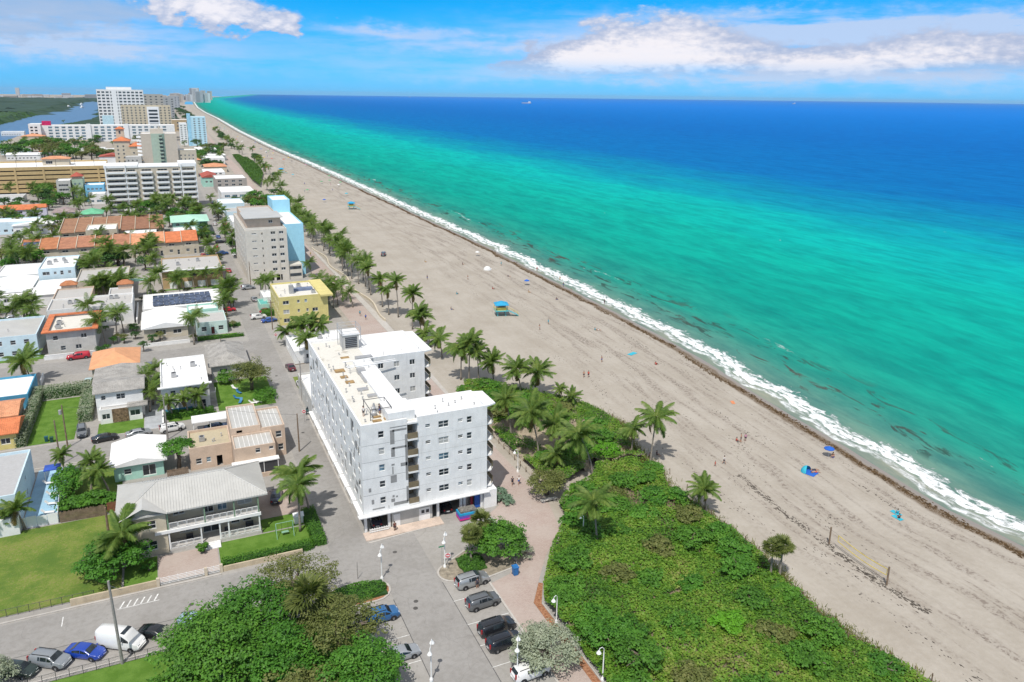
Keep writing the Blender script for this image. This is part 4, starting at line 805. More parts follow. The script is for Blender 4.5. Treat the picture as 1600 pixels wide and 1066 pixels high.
# townhouse rows
def townrow(xa, xb, y0, y1, cols, label, sol=False):
    t = thing('townhouse_row', label, 'townhouses', ((xa+xb)/2, y0, 0))
    n_ = len(cols); w = (xb-xa)/n_
    mb = MB(); hl = []
    for i in range(n_): hl += [(i*w+1.5, 4., 2.2, .9, '2'), (i*w+1.5, 1.2, 1.4, 1.2, 'h'), (i*w+4.6, .1, 1., 2.1, 'h')]
    facade(mb, (xa,y0), *FACE['S'][:2], xb-xa, 0, 5.8, hl); mb.quad((xb,y0,0),(xb,y1,0),(xb,y1,8),(xb,y0,5.8)); mb.quad((xa,y1,0),(xa,y0,0),(xa,y0,5.8),(xa,y1,8)); mb.quad((xb,y1,0),(xa,y1,0),(xa,y1,8),(xb,y1,8)); mb.build('wall', BEIGE, t)
    put_windows(t, 'S', (xa,y0), hl)
    for i, m_ in enumerate(cols):
        x = xa+i*w; zz = .25*(i % 2)
        MB().add([(x+.12,y0-.7,5.7+zz),(x+w-.12,y0-.7,5.7+zz),(x+w-.12,y1+.2,8.2+zz),(x+.12,y1+.2,8.2+zz),(x+.12,y0-.7,5.5+zz),(x+w-.12,y0-.7,5.5+zz),(x+w-.12,y1+.2,7.8+zz),(x+.12,y1+.2,7.8+zz)], [(0,1,2,3),(4,5,1,0),(5,6,2,1),(6,7,3,2),(7,4,0,3)]).build('roof', m_, t)
        MB().add([(x-.12,y0-.8,5.3),(x+.12,y0-.8,5.3),(x+.12,y1+.3,7.7),(x-.12,y1+.3,7.7),(x-.12,y0-.8,6.25),(x+.12,y0-.8,6.25),(x+.12,y1+.3,8.75),(x-.12,y1+.3,8.75)], [(4,5,6,7),(0,1,5,4),(1,2,6,5),(2,3,7,6),(3,0,4,7)]).build('party_wall', CREAM, t)
    if sol:
        for i in range(6):
            for j in range(2):
                k = 2.2/(y1-y0); ya = y0+1.2+j*4; MB().add([(xa+.7+i*1.3,ya,5.9+(ya-y0)*.19+.1),(xa+1.9+i*1.3,ya,5.9+(ya-y0)*.19+.1),(xa+1.9+i*1.3,ya+3.4,5.9+(ya+3.4-y0)*.19+.1),(xa+.7+i*1.3,ya+3.4,5.9+(ya+3.4-y0)*.19+.1)], [(0,1,2,3)]).build('solar_panel', SOLAR, t)
    return t
townrow(-55, 11.4, 353., 365., [T_ORB]*2+[tilemat('rust_tile', (.43,.20,.12))]*4+[T_SAL]*2+[T_OR]*2, 'long townhouse row with orange and rust roofs and solar panels at one end', True)
townrow(-45, -1.8, 393., 420., [T_BR]*4+[tilemat('umber_tile', (.30,.15,.09))]*2+[T_BR]*1, 'deep brown-roofed townhouse row behind the orange row')
bld('', 'cream rooftop block standing among the brown townhouse roofs', -33, -21., 376., 392., 9., CREAM, ('flat', R_WHITE), {'S': [(2+i*3,6.,1.2,1.2,'h') for i in range(4)]}).name = 'stair_block'
bld('', 'white flat-roofed block between the brown and orange townhouse rows', -18, -5., 370., 385., 6.4, WHITE, ('flat', R_WHITE), {}).name = 'townhouse_annex'
bld('apartment_house', 'mint green two-storey house with pale green hip roof and balconies', 2.2, 18.2, 406., 427., 6., MINT, ('hip', mat('pale_green_roof', (.40,.66,.52), .6, .06), 1.6, .9), {'S': [(1.5+i*3.6,z,1.6,1.3,'2') for i in range(4) for z in (1.1,4.)], 'E': [(2+i*4,z,1.4,1.2,'h') for i in range(5) for z in (1.1,4.)]}, cat='apartment house')
bld('', 'low white-roofed annex in front of the mint green house', 2., 12., 392., 402., 4., WHITE, ('flat', R_WHITE), {'E': [(2.,1.2,1.2,1.2,'h')]}).name = 'annex'
p1 = bld('townhouse_row', 'pastel lilac townhouses with bright orange tile roof', -90, -59.6, 476., 487., 6.2, mat('lilac_stucco', (.56,.55,.66), .8, .05), ('gable', T_OR, 2., .5), {'S': [(2+i*3.3,z,1.5,1.3,'2') for i in range(9) for z in (1.1,4.)], 'E': [(4.,4.,1.2,1.2,'h')]}, cat='townhouses')
for x in (-78., -63.): bld('', '', x, x+4.4, 474.4, 475.95, 7.2, mat('lilac_stucco', (.56,.55,.66)), ('gable', T_OR, .9, .2), {'S': [(1.5,4.2,1.2,1.4,'h'),(1.5,1.,1.2,1.8,'h')]}, root=p1)
bld('house', 'white house with mauve-grey hip roof near the lilac townhouses', -55.4, -45., 470., 483., 4.6, WHITE, ('hip', tilemat('mauve_shingle', (.34,.27,.26)), 2., .6), {'S': [(2.,1.2,1.4,1.2,'2'),(6.5,1.2,1.4,1.2,'2')]}, cat='house')
bld('house', 'low house with bright green hip roof below the white condominium', -41.4, -31.6, 460.5, 473., 4.4, CREAM, ('hip', T_GRN, 2.2, .6), {'S': [(2.,1.2,1.4,1.2,'2')]}, cat='house')
# yellow apartment house, tan and blue tower on the beach side
y1_ = bld('apartment_house', 'yellow three-storey apartment house with stained parapet roof beside the broadwalk', 28., 42.6, 229., 248., 8.8, YEL, ('flat', R_STAIN), {'S': [(1.2,6.5,1.8,1.1,'2'),(5.4,6.7,.8,.9,'h'),(7.6,6.7,.8,.9,'h'),(1.2,3.6,1.8,1.2,'2'),(5.4,3.8,.7,.9,'h'),(8.,3.8,.7,.9,'h'),(9.8,3.6,1.7,1.1,'2'),(1.2,.9,1.8,1.2,'2')], 'W': [(1.5+i*3.2,z,1.2,1.2,'h') for i in range(6) for z in (.9,3.6,6.4)]}, cat='apartment house', child=True)
slab(y1_, 'roof_overhang', 40.2, 227.6, 8.3, 44., 248.4, 8.85, YEL); slab(y1_, 'vent_stack', 32., 234., 8.3, 33.3, 235.2, 11., STEEL); MB().lathe([(.05,.0),(.7,.1),(.8,.6),(.5,1.1),(.05,1.3)], 12, (33.8,236.,9.6)).build('vent_hood', WPNT, y1_)
slab(y1_, 'roof_duct', 33.4, 236.5, 8.36, 39.5, 238.8, 9.1, mat('blue_tarp', (.16,.20,.30), .6))
tw = bld('apartment_tower', 'pale beige seven-storey apartment tower with sky blue side wall', 25.2, 39.9, 288.5, 334., 19.6, mat('pale_beige', (.60,.56,.49), .8, .05, streak=.12), ('flat', METAL),
    {'S': [(2.2,z,1.7,.42,'2') for z in [1.5+2.75*i for i in range(1,7)]]+[(5.7,z,.35,.8,None) for z in [1.2+2.75*i for i in range(1,7)]]+[(8.9,z,1.7,1.05,'2') for z in [1.2+2.75*i for i in range(1,7)]]+[(11.9,z,1.6,1.05,'2') for z in [1.2+2.75*i for i in range(1,7)]]+[(7.,.1,2.2,2.3,None),(10.,.1,2.2,2.3,None)],
     'W': [(3+i*5.2,z,1.6,1.1,'2') for i in range(8) for z in [1.2+2.75*j for j in range(1,7)]]}, cat='apartment tower')
bld('', '', 39.95, 47.2, 296., 345., 19.9, mat('sky_blue_stucco', (.36,.66,.80), .8, .04, streak=.08), ('flat', R_WHITE), {}, root=tw, wname='blue_wall')
bld('', '', 40.5, 47.6, 330., 345.2, 24.8, mat('sky_blue_stucco', (.36,.66,.80)), ('flat', R_WHITE), {}, root=tw, wname='blue_lift_tower', z0=19.)
bld('', '', 26.4, 39., 297., 331., 22.6, PINK, ('flat', METAL), {'S': [(8.2,20.6,1.5,1.1,'2')]}, root=tw, wname='penthouse', z0=19.2)
slab(tw, 'penthouse_canopy', 25.8, 295.4, 22.65, 39.8, 312., 22.9, METAL); slab(tw, 'low_front', 39.92, 289., 0, 44.8, 295.9, 5.6, mat('pale_beige', (.60,.56,.49)))
for i in range(2): slab(tw, 'window_band', 40.3, 288.92, 1.2+i*2.7, 44.4, 288.99, 2.3+i*2.7, GL)
slab(tw, 'corner_pilaster', 36.55, 288.38, 0, 36.8, 288.49, 19.4, mat('pale_beige', (.60,.56,.49)))
bld('', 'white flat shed roof between the yellow house and the beige tower', 26.2, 38., 252., 262., 3.4, WHITE, ('flat', R_WHITE), {}).name = 'shed'
bld('', 'turquoise canopy pool shed beside the yellow house', 24.4, 27.2, 246.5, 254., 2.6, MINT, ('flat', mat('turq_roof', (.12,.42,.38))), {}).name = 'pool_shed'
bld('', 'low white shop with open white roof behind the white apartment block', 26.6, 41., 193., 208., 3.4, WHITE, ('flat', R_WHITE), {'W': [(3.,1.2,2.,1.2,'3')], 'S': [(3.,1.2,2.,1.2,'3')]}, cat='shop').name = 'shop'
bld('', 'narrow grey side building against the rear of the white apartment block', 24.2, 31., 154., 172., 5., GREYW, ('flat', R_WHITE), {'W': [(3+i*4,2.6,1.,1.,'h') for i in range(3)]}).name = 'side_building'
for (a, z, w_, n_) in (((-4,4,173,188),5.85,'the white two-storey apartment house',6),((-31,-22,226,240),5.85,'the orange-edged house',4),((-33,-13,250,260),5.85,'the long white apartment house',8),((0,6,142.,148.),3.95,'the stepped tan house',4),((29,41,231,246),8.35,'the yellow apartment house',8),((-2,15,292,311),6.25,'the tan apartment house',7),((-58,-36,226,241),5.85,'the grey-white house',6),((-29,-15,286,303),5.85,'the tan courtyard house',6),((28,40,195,206),2.95,'the low white shop',5),((-47,-28,134,147),5.35,'the pale blue building',6)):
    vents(a[0], a[1], a[2], a[3], z, w_, n_)
acs([(-2.,178.,1.1),(2.2,184.,1.1)], 5.85, 'the white two-storey apartment house'); acs([(2.,145.,1.)], 3.95, 'the stepped tan house'); acs([(36.,242.,1.2),(39.,233.,1.1)], 8.35, 'the yellow apartment house'); acs([(2.,300.,1.2),(9.,305.,1.2)], 6.25, 'the tan apartment house'); acs([(-40.,139.,1.2),(-33.,142.,1.2)], 5.35, 'the pale blue building roof'); acs([(30.,200.,1.2),(35.,203.,1.2)], 2.95, 'the low white shop')
# beyond the tower on the beach side
bld('', 'grey three-storey block with white window frames above the broadwalk', 33.2, 54., 572., 600., 9.5, mat('taupe_stucco', (.36,.33,.30), .8, .06, streak=.1), ('flat', R_WHITE), {'S': [(1.5+i*4.6,z,2.2,1.3,'2') for i in range(4) for z in (1.2,4.4,7.)], 'W': [(3+i*5,z,1.6,1.2,'2') for i in range(5) for z in (1.2,4.4,7.)]}, cat='apartment house').name = 'apartment_house'
bld('', 'white villa with blue glass balconies beside the broadwalk', 32., 52., 505., 535., 8., WHITE, ('flat', R_WHITE), {'S': [(2+i*4.4,z,3.,1.6,'3') for i in range(4) for z in (1.2,4.6)], 'W': [(3+i*5,z,1.6,1.2,'2') for i in range(5) for z in (1.2,4.6)]}, cat='house', glass=GLB).name = 'villa'
bld('', 'pale house with white roof at the roadside below the grey block', 28.5, 42., 470., 492., 5.6, LBL, ('flat', R_WHITE), {'S': [(2+i*4,1.2,2.,1.3,'2') for i in range(3)], 'W': [(3+i*5,3.,1.6,1.2,'2') for i in range(4)]}, cat='house').name = 'house'
bld('', 'pale turquoise tennis pavilion with red terracotta terrace', 26.5, 37., 610., 640., 7., MINT, ('gable', T_RED, 2., .5), {'S': [(2+i*3,3.,1.5,1.3,'2') for i in range(3)]}, cat='house').name = 'pavilion'
for i, (x, y, w, dd, h_, m_, rm, lb) in enumerate([(28,360,10,14,3.6,WHITE,R_WHITE,'small white shed building beside the road behind the beige tower'),(29,395,14,22,6.4,WHITE,R_WHITE,'white flat-roofed house shaded by trees north of the beige tower'),(30,440,13,18,5.,LBL,R_GREY,'pale grey-roofed house on the beach side of the long street'),
        (30,660,16,30,6.,WHITE,R_WHITE,'white low hotel wing among the trees by the broadwalk'),(34,720,18,26,5.,CREAM,T_SAL,'cream house with salmon roof in the trees by the broadwalk'),(36,790,20,30,7.,WHITE,R_WHITE,'white seaside block south of the light blue tower'),(44,850,18,30,5.,GREYW,R_WHITE,'grey low beach club near the light blue tower'),(36,930,22,40,6.,WHITE,R_WHITE,'white low building just before the light blue tower')]):
    bld('', lb, x, x+w, y, y+dd, h_, m_, ('flat', rm) if rm not in (T_SAL,) else ('hip', rm, 2., .5), {'S': [(1.5+k*3.4, z, 1.8, 1.2, '2') for k in range(int((w-2)/3.4)) for z in ([1.2] if h_ < 6 else [1.2,4.])]}, cat='house').name = 'house'
# ------------------------------------------------------------------ far buildings
def G(px, py, z=0.):
    d_ = ray(px, py); t = (z-H)/d_.z; return d_.x*t, d_.y*t
# white condominium with balconies
cd = thing('condominium', 'white eight-storey condominium with stacked balconies beyond the townhouse roofs', 'condominium', (-6, 496, 0))
CB = mat('condo_beige', (.50,.44,.35), .8, .06, streak=.1); xa, xb, yy = -30., 18.4, 496.; CH = 25.5
hl = []
bays = [(-29.2,-19.6,1),(-19.,-13.6,0),(-11.6,-5.2,0),(-3.2,3.4,0),(5.,9.6,0),(10.6,17.8,1)]
for (a, c, wh) in bays:
    for f in range(8): hl.append((a-xa+.7, 1.7+f*3.05, (c-a)-1.4, 1.05, '3'))
mb = MB(); facade(mb, (xa,yy), *FACE['S'][:2], xb-xa, 0, CH, hl, .5); mb.quad((xb,yy,0),(xb,yy+22,0),(xb,yy+22,CH),(xb,yy,CH)); mb.quad((xa,yy+22,0),(xa,yy,0),(xa,yy,CH),(xa,yy+22,CH)); mb.quad((xb,yy+22,0),(xa,yy+22,0),(xa,yy+22,CH),(xb,yy+22,CH)); mb.quad((xa,yy,CH-.4),(xb,yy,CH-.4),(xb,yy+22,CH-.4),(xa,yy+22,CH-.4))
mb.build('wall', CB, cd); put_windows(cd, 'S', (xa,yy), hl, None, False, .35)
for (a, c, wh) in bays:
    for f in range(8): slab(cd, 'balcony', a, yy-1.5, .5+f*3.05, c, yy-.004, 1.55+f*3.05, WPNT)
    if wh: slab(cd, 'white_bay', a-.7, yy-.9, 0, a-.02, yy-.006, CH+1.2, WPNT); slab(cd, 'white_bay', c+.02, yy-.9, 0, c+.6, yy-.006, CH+1.2, WPNT)
slab(cd, 'roof_cap', xa-.4, yy-.4, CH-.38, -12.8, yy+22.4, CH+.9, R_WHITE); slab(cd, 'roof_cap', -12.7, yy-.2, CH-.38, 8.9, yy+22.2, CH+.2, R_WHITE); slab(cd, 'roof_cap', 9., yy-.4, CH-.38, xb+.4, yy+22.4, CH+1.6, R_WHITE)
# parking garage
gr = thing('parking_garage', 'long yellow-tan parking garage with deck gaps painted dark as shade', 'parking garage', (-80, 603, 0))
GM = mat('garage_tan', (.52,.38,.19), .8, .06, streak=.1)
for f in range(6): slab(gr, 'deck_parapet', -190, 603-.02*f, 1.2+f*2.9, -36, 640, 3.3+f*2.9, GM)
slab(gr, 'painted_deck_shade', -189, 604, 0, -37, 639, 17.2, DARK)  # solid near-black box paints the shade seen between the decks
for k in range(9): slab(gr, 'pier', -172+k*16.4, 602.7, 0, -170.8+k*16.4, 603.6, 17.6, GM)
slab(gr, 'roof_deck', -189.5, 603.6, 17.81, -36.5, 639.5, 17.95, R_WHITE); slab(gr, 'parapet', -190, 639.6, 17.81, -36, 640, 19., GM)
bld('', '', -74, -58, 612., 622., 22.4, CREAM, ('hip', T_SAL, 1.6, 1.), {'S': [(2.,19.,4.,2.,'3')]}, root=gr, z0=17.95, wname='stair_house')
for k in range(6):
    o = MB().tube([(-100+k*11.5,606,17.95),(-100+k*11.5,606,22.5),(-99.2+k*11.5,606,22.7)], .12, 6).build('deck_lamp', DARKM); tag(o, 'thin lamp post on the roof deck of the tan parking garage', 'lamp post', 'lamps on the garage deck')
def tower(label, x0, x1, y0, dep, h, wall, floors, cols, ww=1.8, roof=None, glass=None, side='E', scols=4, name='tower', st='2', cat='tower', hz=1.3):
    dz = (h-3)/floors; w = x1-x0; gS = grid(w, cols, floors, 2.2, dz, ww, hz, 1.2, st); gE = grid(dep, scols, floors, 2.2, dz, ww, hz, 2., st)
    return bld(name, label, x0, x1, y0, y0+dep, h, wall, ('flat', roof or R_WHITE), {'S': gS, side: gE}, cat=cat, glass=glass)
tower('narrow grey concrete stair-stepped block before the garage', -60.2, -52.6, 545., 14, 14., GREYW, 4, 3, 1.7, name='apartment_house', cat='apartment house', scols=2)
g_ = tower('slim green block with red pyramid roof beside the grey block', -52., -46., 548., 14, 14.4, mat('sage_stucco', (.36,.47,.36), .8, .07), 4, 2, 1.2, glass=GLB, name='apartment_house', cat='apartment house', scols=3, st='h')
rb = MB(); hip(rb, -52., -46., 548., 554., 16.2, 2.4, .6); rb.build('pyramid_roof', T_RED, g_); slab(g_, 'roof_tower', -51.8, 548.2, 13.9, -46.2, 553.8, 16.1, PINK)
tower('sky blue three-storey guest house with white base beside the green block', -45.4, -34.6, 549., 14, 10.4, mat('guest_blue', (.20,.50,.72), .8, .05), 3, 4, 1.4, glass=GLB, name='guest_house', cat='guest house', scols=2)
bld('', 'white and blue two-storey annex in front of the sky blue guest house', -42.6, -33.6, 535., 545., 6.4, WHITE, ('flat', R_WHITE), {'S': [(1.,1.2,1.6,1.4,'2'),(4.,1.2,3.8,1.4,'3'),(1.,4.2,1.6,1.2,'2')]}, glass=GLB).name = 'annex'
# tan and green tower complex
tt_ = bld('hotel_tower', 'tall tan hotel tower with green stripe and small balconies', -13., 13.2, 684., 708., 35.4, mat('tower_tan', (.52,.46,.38), .8, .04, streak=.06), ('flat', R_WHITE), {}, cat='tower')
slab(tt_, 'green_stripe', -5.6, 683.8, 0, 2.2, 683.99, 35.3, mat('stripe_green', (.38,.47,.38), .8, .05))
slab(tt_, 'stair_shaft', 2.4, 683.9, 0, 4.2, 683.98, 35.2, mat('shaft_green', (.22,.30,.25), .8, .05))
for f in range(11): slab(tt_, 'balcony', -.2, 682.8, 2.2+f*2.95, 2.6, 683.79, 3.3+f*2.95, mat('stripe_green', (.38,.47,.38))); slab(tt_, 'painted_balcony_shade', .2, 682.6, 3.5+f*2.95, 2.4, 682.79, 4.4+f*2.95, DARK)  # the dark slabs are painted shade above each balcony front, not hollow
for f in range(12): MB().add([(-16.4,690,1.+f*2.8),(-13.05,684.2,1.+f*2.8),(-13.05,690,1.+f*2.8),(-16.4,690,2.6+f*2.8),(-13.05,684.2,2.6+f*2.8),(-13.05,690,2.6+f*2.8)], [(0,1,4,3),(3,4,5),(0,2,1)]).build('fin_balcony', WPNT, tt_)
slab(tt_, 'roof_house', -6, 688, 35., 3.6, 700, 38.6, mat('tower_tan', (.52,.46,.38))); slab(tt_, 'roof_tank', 0, 690, 38.61, 1.4, 692, 40.6, mat('tower_tan', (.52,.46,.38)))
bld('', '', 13.25, 27., 686., 704., 22., BEIGE, ('flat', R_WHITE), {'S': [(1.5+i*3.,z,1.1,1.3,'h') for i in range(4) for z in [2.5+2.9*j for j in range(6)]]}, root=tt_, wname='low_wing_wall')
rw = bld('resort_block', 'ochre resort block with orange tile roofs and corner tower left of the tan hotel tower', -33.4, -22., 700., 720., 29., mat('resort_ochre', (.56,.49,.38), .8, .05), ('hip', T_OR, 3., .8), {'S': [(2+i*4,z,1.3,1.4,'h') for i in range(2) for z in [6+3*j for j in range(7)]]}, cat='tower')
bld('', '', -31.5, -25.6, 712., 718., 38., mat('resort_ochre', (.56,.49,.38)), ('hip', T_OR, 2., .8), {'S': [(2.,34.,1.6,2.4,'h')]}, root=rw, z0=28., wname='turret_wall')
bld('', '', -21.9, -13.1, 694., 716., 25., mat('resort_ochre', (.56,.49,.38)), ('hip', T_OR, 2.6, .8), {'S': [(2.,z,1.3,1.4,'h') for z in [4+3*j for j in range(6)]]}, root=rw, wname='wing_wall')
bld('', '', -25.4, -14., 680., 690., 18., GREYW, ('flat', R_WHITE), {'S': [(1.5+i*3.,z,1.1,1.3,'h') for i in range(3) for z in [2.5+2.9*j for j in range(5)]]}, root=rw, wname='front_wing_wall')
# long white hotel and towers behind it
ht = bld('hotel', 'long low white hotel with regular blue-grey window bays', -142., 22., 1212., 1240., 22., WHITE, ('flat', R_WHITE), {'S': [(8+i*7.8,2.4+j*3.9,4.6,2.4,'3') for i in range(19) for j in range(5) if i not in (6, 12)], 'E': []}, cat='hotel', glass=GLB)
for x in (-88.5, -42.): slab(ht, 'pilaster', x, 1210.6, 0, x+5, 1211.98, 24., WPNT)
slab(ht, 'roof_sign_block', -141, 1214, 21.6, -131, 1222, 27.5, mat('magenta', (.55,.02,.12))); slab(ht, 'corner_wing', -156, 1206, 0, -142.1, 1236, 24, WHITE)
for j in range(5): slab(ht, 'corner_window', -154, 1205.9, 2.6+j*4, -151, 1205.99, 4.6+j*4, GL); slab(ht, 'corner_window', -149, 1205.9, 2.6+j*4, -146, 1205.99, 4.6+j*4, GL)
def pxx(px, y):
    d_ = ray(px, 150); return d_.x/d_.y*y
wt = tower('tall white resort tower with dark balcony columns above the long hotel', pxx(151,1400), pxx(224,1400), 1400., 30., 70., WHITE, 14, 11, 4., scols=3, st='2', cat='tower', name='resort_tower', hz=2.6)
xw_ = pxx(151,1400)
slab(wt, 'roof_house', xw_+14, 1404, 69.5, xw_+50, 1420, 74, WPNT); slab(wt, 'pale_blue_panel', xw_+4, 1399.7, 6, xw_+20, 1399.95, 30, mat('panel_blue', (.50,.70,.78)))
slab(wt, 'white_band', xw_+21, 1399.6, 0, xw_+28, 1399.94, 70, WPNT)
mt = tower('tan stepped mid-rise tower standing in front of the white resort tower', -46., 20., 1275., 26., 48., mat('tower_sand', (.55,.47,.34), .8, .05), 12, 12, 2.2, scols=3, name='tower', hz=2.)
slab(mt, 'white_centre', -12, 1274.2, 0, 4, 1274.95, 46, WPNT)
for j in range(8): slab(mt, 'centre_window', -10, 1274.0, 4+j*5., 2, 1274.19, 6.6+j*5., GL)
bt = tower('slab tower in light blue with small dark windows beside the beach', 36., 57.5, 1090., 26., 37., mat('tower_blue', (.46,.68,.77), .8, .04), 12, 4, 2.4, scols=4, side='W', name='apartment_tower')
slab(bt, 'blue_stair_tower', 35.2, 1089.6, 0, 39.4, 1096, 41., mat('tower_blue2', (.34,.62,.78)))
tower('white low-rise wing beside the light blue slab tower', 26., 35., 1110., 30., 28., WHITE, 9, 2, 2., scols=3, side='W', name='apartment_block', cat='apartment block')
for lb, px, py, y, w, dep, h_, m_ in [
    ('beige slab tower behind the tan stepped tower', 232, 0, 1900, 60, 30, 62, mat('far_beige', (.46,.42,.37))), ('grey broad condominium right of the white resort tower', 252, 0, 2100, 55, 30, 55, mat('far_grey', (.40,.40,.40))),
    ('dark grey twin tower block far up the shore', 272, 0, 3300, 40, 40, 52, mat('far_dark', (.40,.41,.43))), ('brown hip-roofed beach resort before the distant grey towers', 281, 0, 1500, 44, 40, 20, mat('far_tan', (.46,.35,.22)))]:
    x = G(px, 160)[0]/G(px, 160)[1]*y
    tower(lb, x-w/2, x+w/2, y, dep, h_, m_, max(3, int(h_/6)), max(3, int(w/10)), 4., scols=3, name='distant_tower', hz=2.4)
rnd = random.Random(3)
FC = [mat('haze_white', (.62,.62,.62)), mat('haze_tan', (.50,.45,.40)), mat('haze_grey', (.40,.41,.43))]
for i in range(20):   # cluster at the end of the shore
    px = 268+i*3.1+rnd.uniform(-1, 1); y = rnd.uniform(5200, 7600); d_ = ray(px, 150); x = d_.x/d_.y*y
    hh = rnd.uniform(60, 100) if 300 < px < 328 else rnd.uniform(30, 62)
    o = bld('', 'pale high-rise in the far cluster at the end of the shore', x-rnd.uniform(14,24), x+rnd.uniform(14,24), y, y+40, hh, FC[i%3], ('flat', R_WHITE), {'S': [(2, z, 24, 2., None) for z in np.arange(6, hh-5, 7.)]}, cat='tower', group='far towers at the end of the shore'); o.name = 'distant_tower'
for i in range(46):   # skyline inland
    px = rnd.uniform(-30, 262); y = rnd.uniform(6500, 9500); d_ = ray(px, 150); x = d_.x/d_.y*y
    hh = rnd.choice((14,18,20,25,30,40)) if not 18 < px < 42 else rnd.uniform(70, 105)
    w = rnd.uniform(12, 60) if hh < 60 else 16
    o = bld('', 'small pale building on the inland skyline beyond the mangroves' if hh < 60 else 'pale chimney-like tower on the inland skyline', x-w, x+w, y, y+40, hh, FC[i%3], ('flat', [T_RED, R_WHITE, R_WHITE][i%3]), {'S': [(1, z, 2*w-2, 1.6, None) for z in np.arange(4, hh-3, 7.)]}, cat='building' if hh < 60 else 'tower', group='inland skyline' if hh < 60 else 'inland skyline towers'); o.name = 'distant_building'
# houses among the trees left of the towers
k = 0
for (px, py, w, dd, h_, m_, rf, lb) in [(38,250,30,18,5.,WHITE,('gable',R_WHITE,1.6,.5),'white waterfront house left of the yellow restaurant'),(24,242,26,16,5.5,LBL,('flat',R_WHITE),'pale flat-roofed house near the channel'),(52,224,26,24,9.,CREAM,('hip',T_SAL,3.,.6),'tan marina restaurant with white canopies at the channel'),
        (72,243,12,10,4.,WHITE,('hip',T_RED,2.,.5),'small house with deep red roof among the palms'),(95,240,22,12,4.,WHITE,('flat',R_WHITE),'long white roof under the palms by the hotel'),(120,236,16,10,4.,WHITE,('flat',R_GREY),'grey-roofed bungalow under the trees'),(150,238,20,12,5.,WHITE,('flat',R_WHITE),'white bungalow left of the ochre resort'),
        (172,243,14,10,7.,WHITE,('flat',R_WHITE),'white two-storey house against the ochre resort'),(20,212,30,16,6.,WHITE,('flat',R_WHITE),'white boathouse by the channel'),(130,224,26,10,4.,CREAM,('flat',R_WHITE),'pale poolside pavilion before the long hotel'),(176,262,20,22,10.,WHITE,('gable',T_RED,2.,.5),'white block with red roof at the end of the garage'),
        (12,344,14,11,4.5,WHITE,('flat',R_WHITE),'white cottage below the lilac townhouses'),(20,366,22,14,6.,LBL,('flat',R_WHITE),'pale two-storey cottage with white roof left of the brown roofs'),(52,366,16,16,4.5,WHITE,('gable',R_WHITE,1.2,.5),'white gable cottage beside the dark bushes'),(8,318,20,14,4.,WHITE,('flat',R_GREY),'grey-roofed cottage left of the lilac townhouses'),
        (300,262,16,16,7.,CREAM,('hip',T_SAL,2.,.6),'house with salmon roof behind the grey broadwalk block'),(40,446,18,20,4.,WHITE,('flat',R_WHITE),'white carport beside the small white house'),(22,478,14,10,3.4,WHITE,('flat',R_WHITE),'low white shed roof behind the grey-white house')]:
    x, y = G(px, py); o = bld('', lb, x-w/2, x+w/2, y, y+dd, h_, m_, rf, {'S': [(1.2+i*3.2, 1.2, 1.6, 1.2, '2') for i in range(max(1, int((w-2)/3.2)))]}, cat='house'); o.name = 'house'
# channel, mangroves
m, b = newmat('channel_water'); P = pos(b); n_ = b.noise(P, .05, 5., .6)
finish(b, b.mix(b.mr(n_, .35, .65), (.035,.10,.19), (.07,.16,.28)), .3, b.noise(P, .25, 4.), .3, .4, .25)
pts = [G(*p) for p in [(-40,236),(0,224),(28,213),(62,207),(80,204),(110,196),(150,190),(165,176),(160,160),(150,157.5),(134,158.5),(118,161),(104,165.5),(100,167.5),(92,172),(62,178.5),(40,183),(14,189.5),(0,194),(-40,205)]]
sheet('channel', pts, .02, m)
for (px, py) in ((108,168),(128,164),(129,168.5),(133,158)):
    x, y = G(px, py); o = thing('motor_yacht', 'small white motor yacht on the blue channel', 'boat', (x,y,0), R(60), 'boats on the channel'); s_ = 2.2
    MB().prism([(-5*s_,-1.6*s_),(3*s_,-1.6*s_),(5.5*s_,0),(3*s_,1.6*s_),(-5*s_,1.6*s_)], -.2, 1.6*s_).build('hull', WPNT, o); MB().box(-3*s_,-1.2*s_,1.62*s_,1.6*s_,1.2*s_,3*s_).build('cabin', WPNT, o); MB().box(-2.2*s_,-1.*s_,3.01*s_,.6*s_,1.*s_,4.2*s_).build('flybridge', WPNT, o)
for (px, py) in ((822,161),(640,151.5),(1240,161.8)):
    x, y = G(px, py-1.5+2.2); o = thing('cargo_ship', 'distant cargo ship near the horizon' if px != 822 else 'long pale ship on the horizon left of the big cloud', 'ship', (x,y,-.1), R(90+20), None if px == 822 else 'ships at the horizon'); 
    L_ = 60 if px == 822 else 26
    MB().prism([(-L_,-9),(L_*.8,-9),(L_,0),(L_*.8,9),(-L_,9)], -1, 8).build('hull', mat('ship_grey', (.45,.42,.42)), o); MB().box(-L_*.9,-7,8.01,-L_*.6,7,18).build('bridge', WPNT, o)
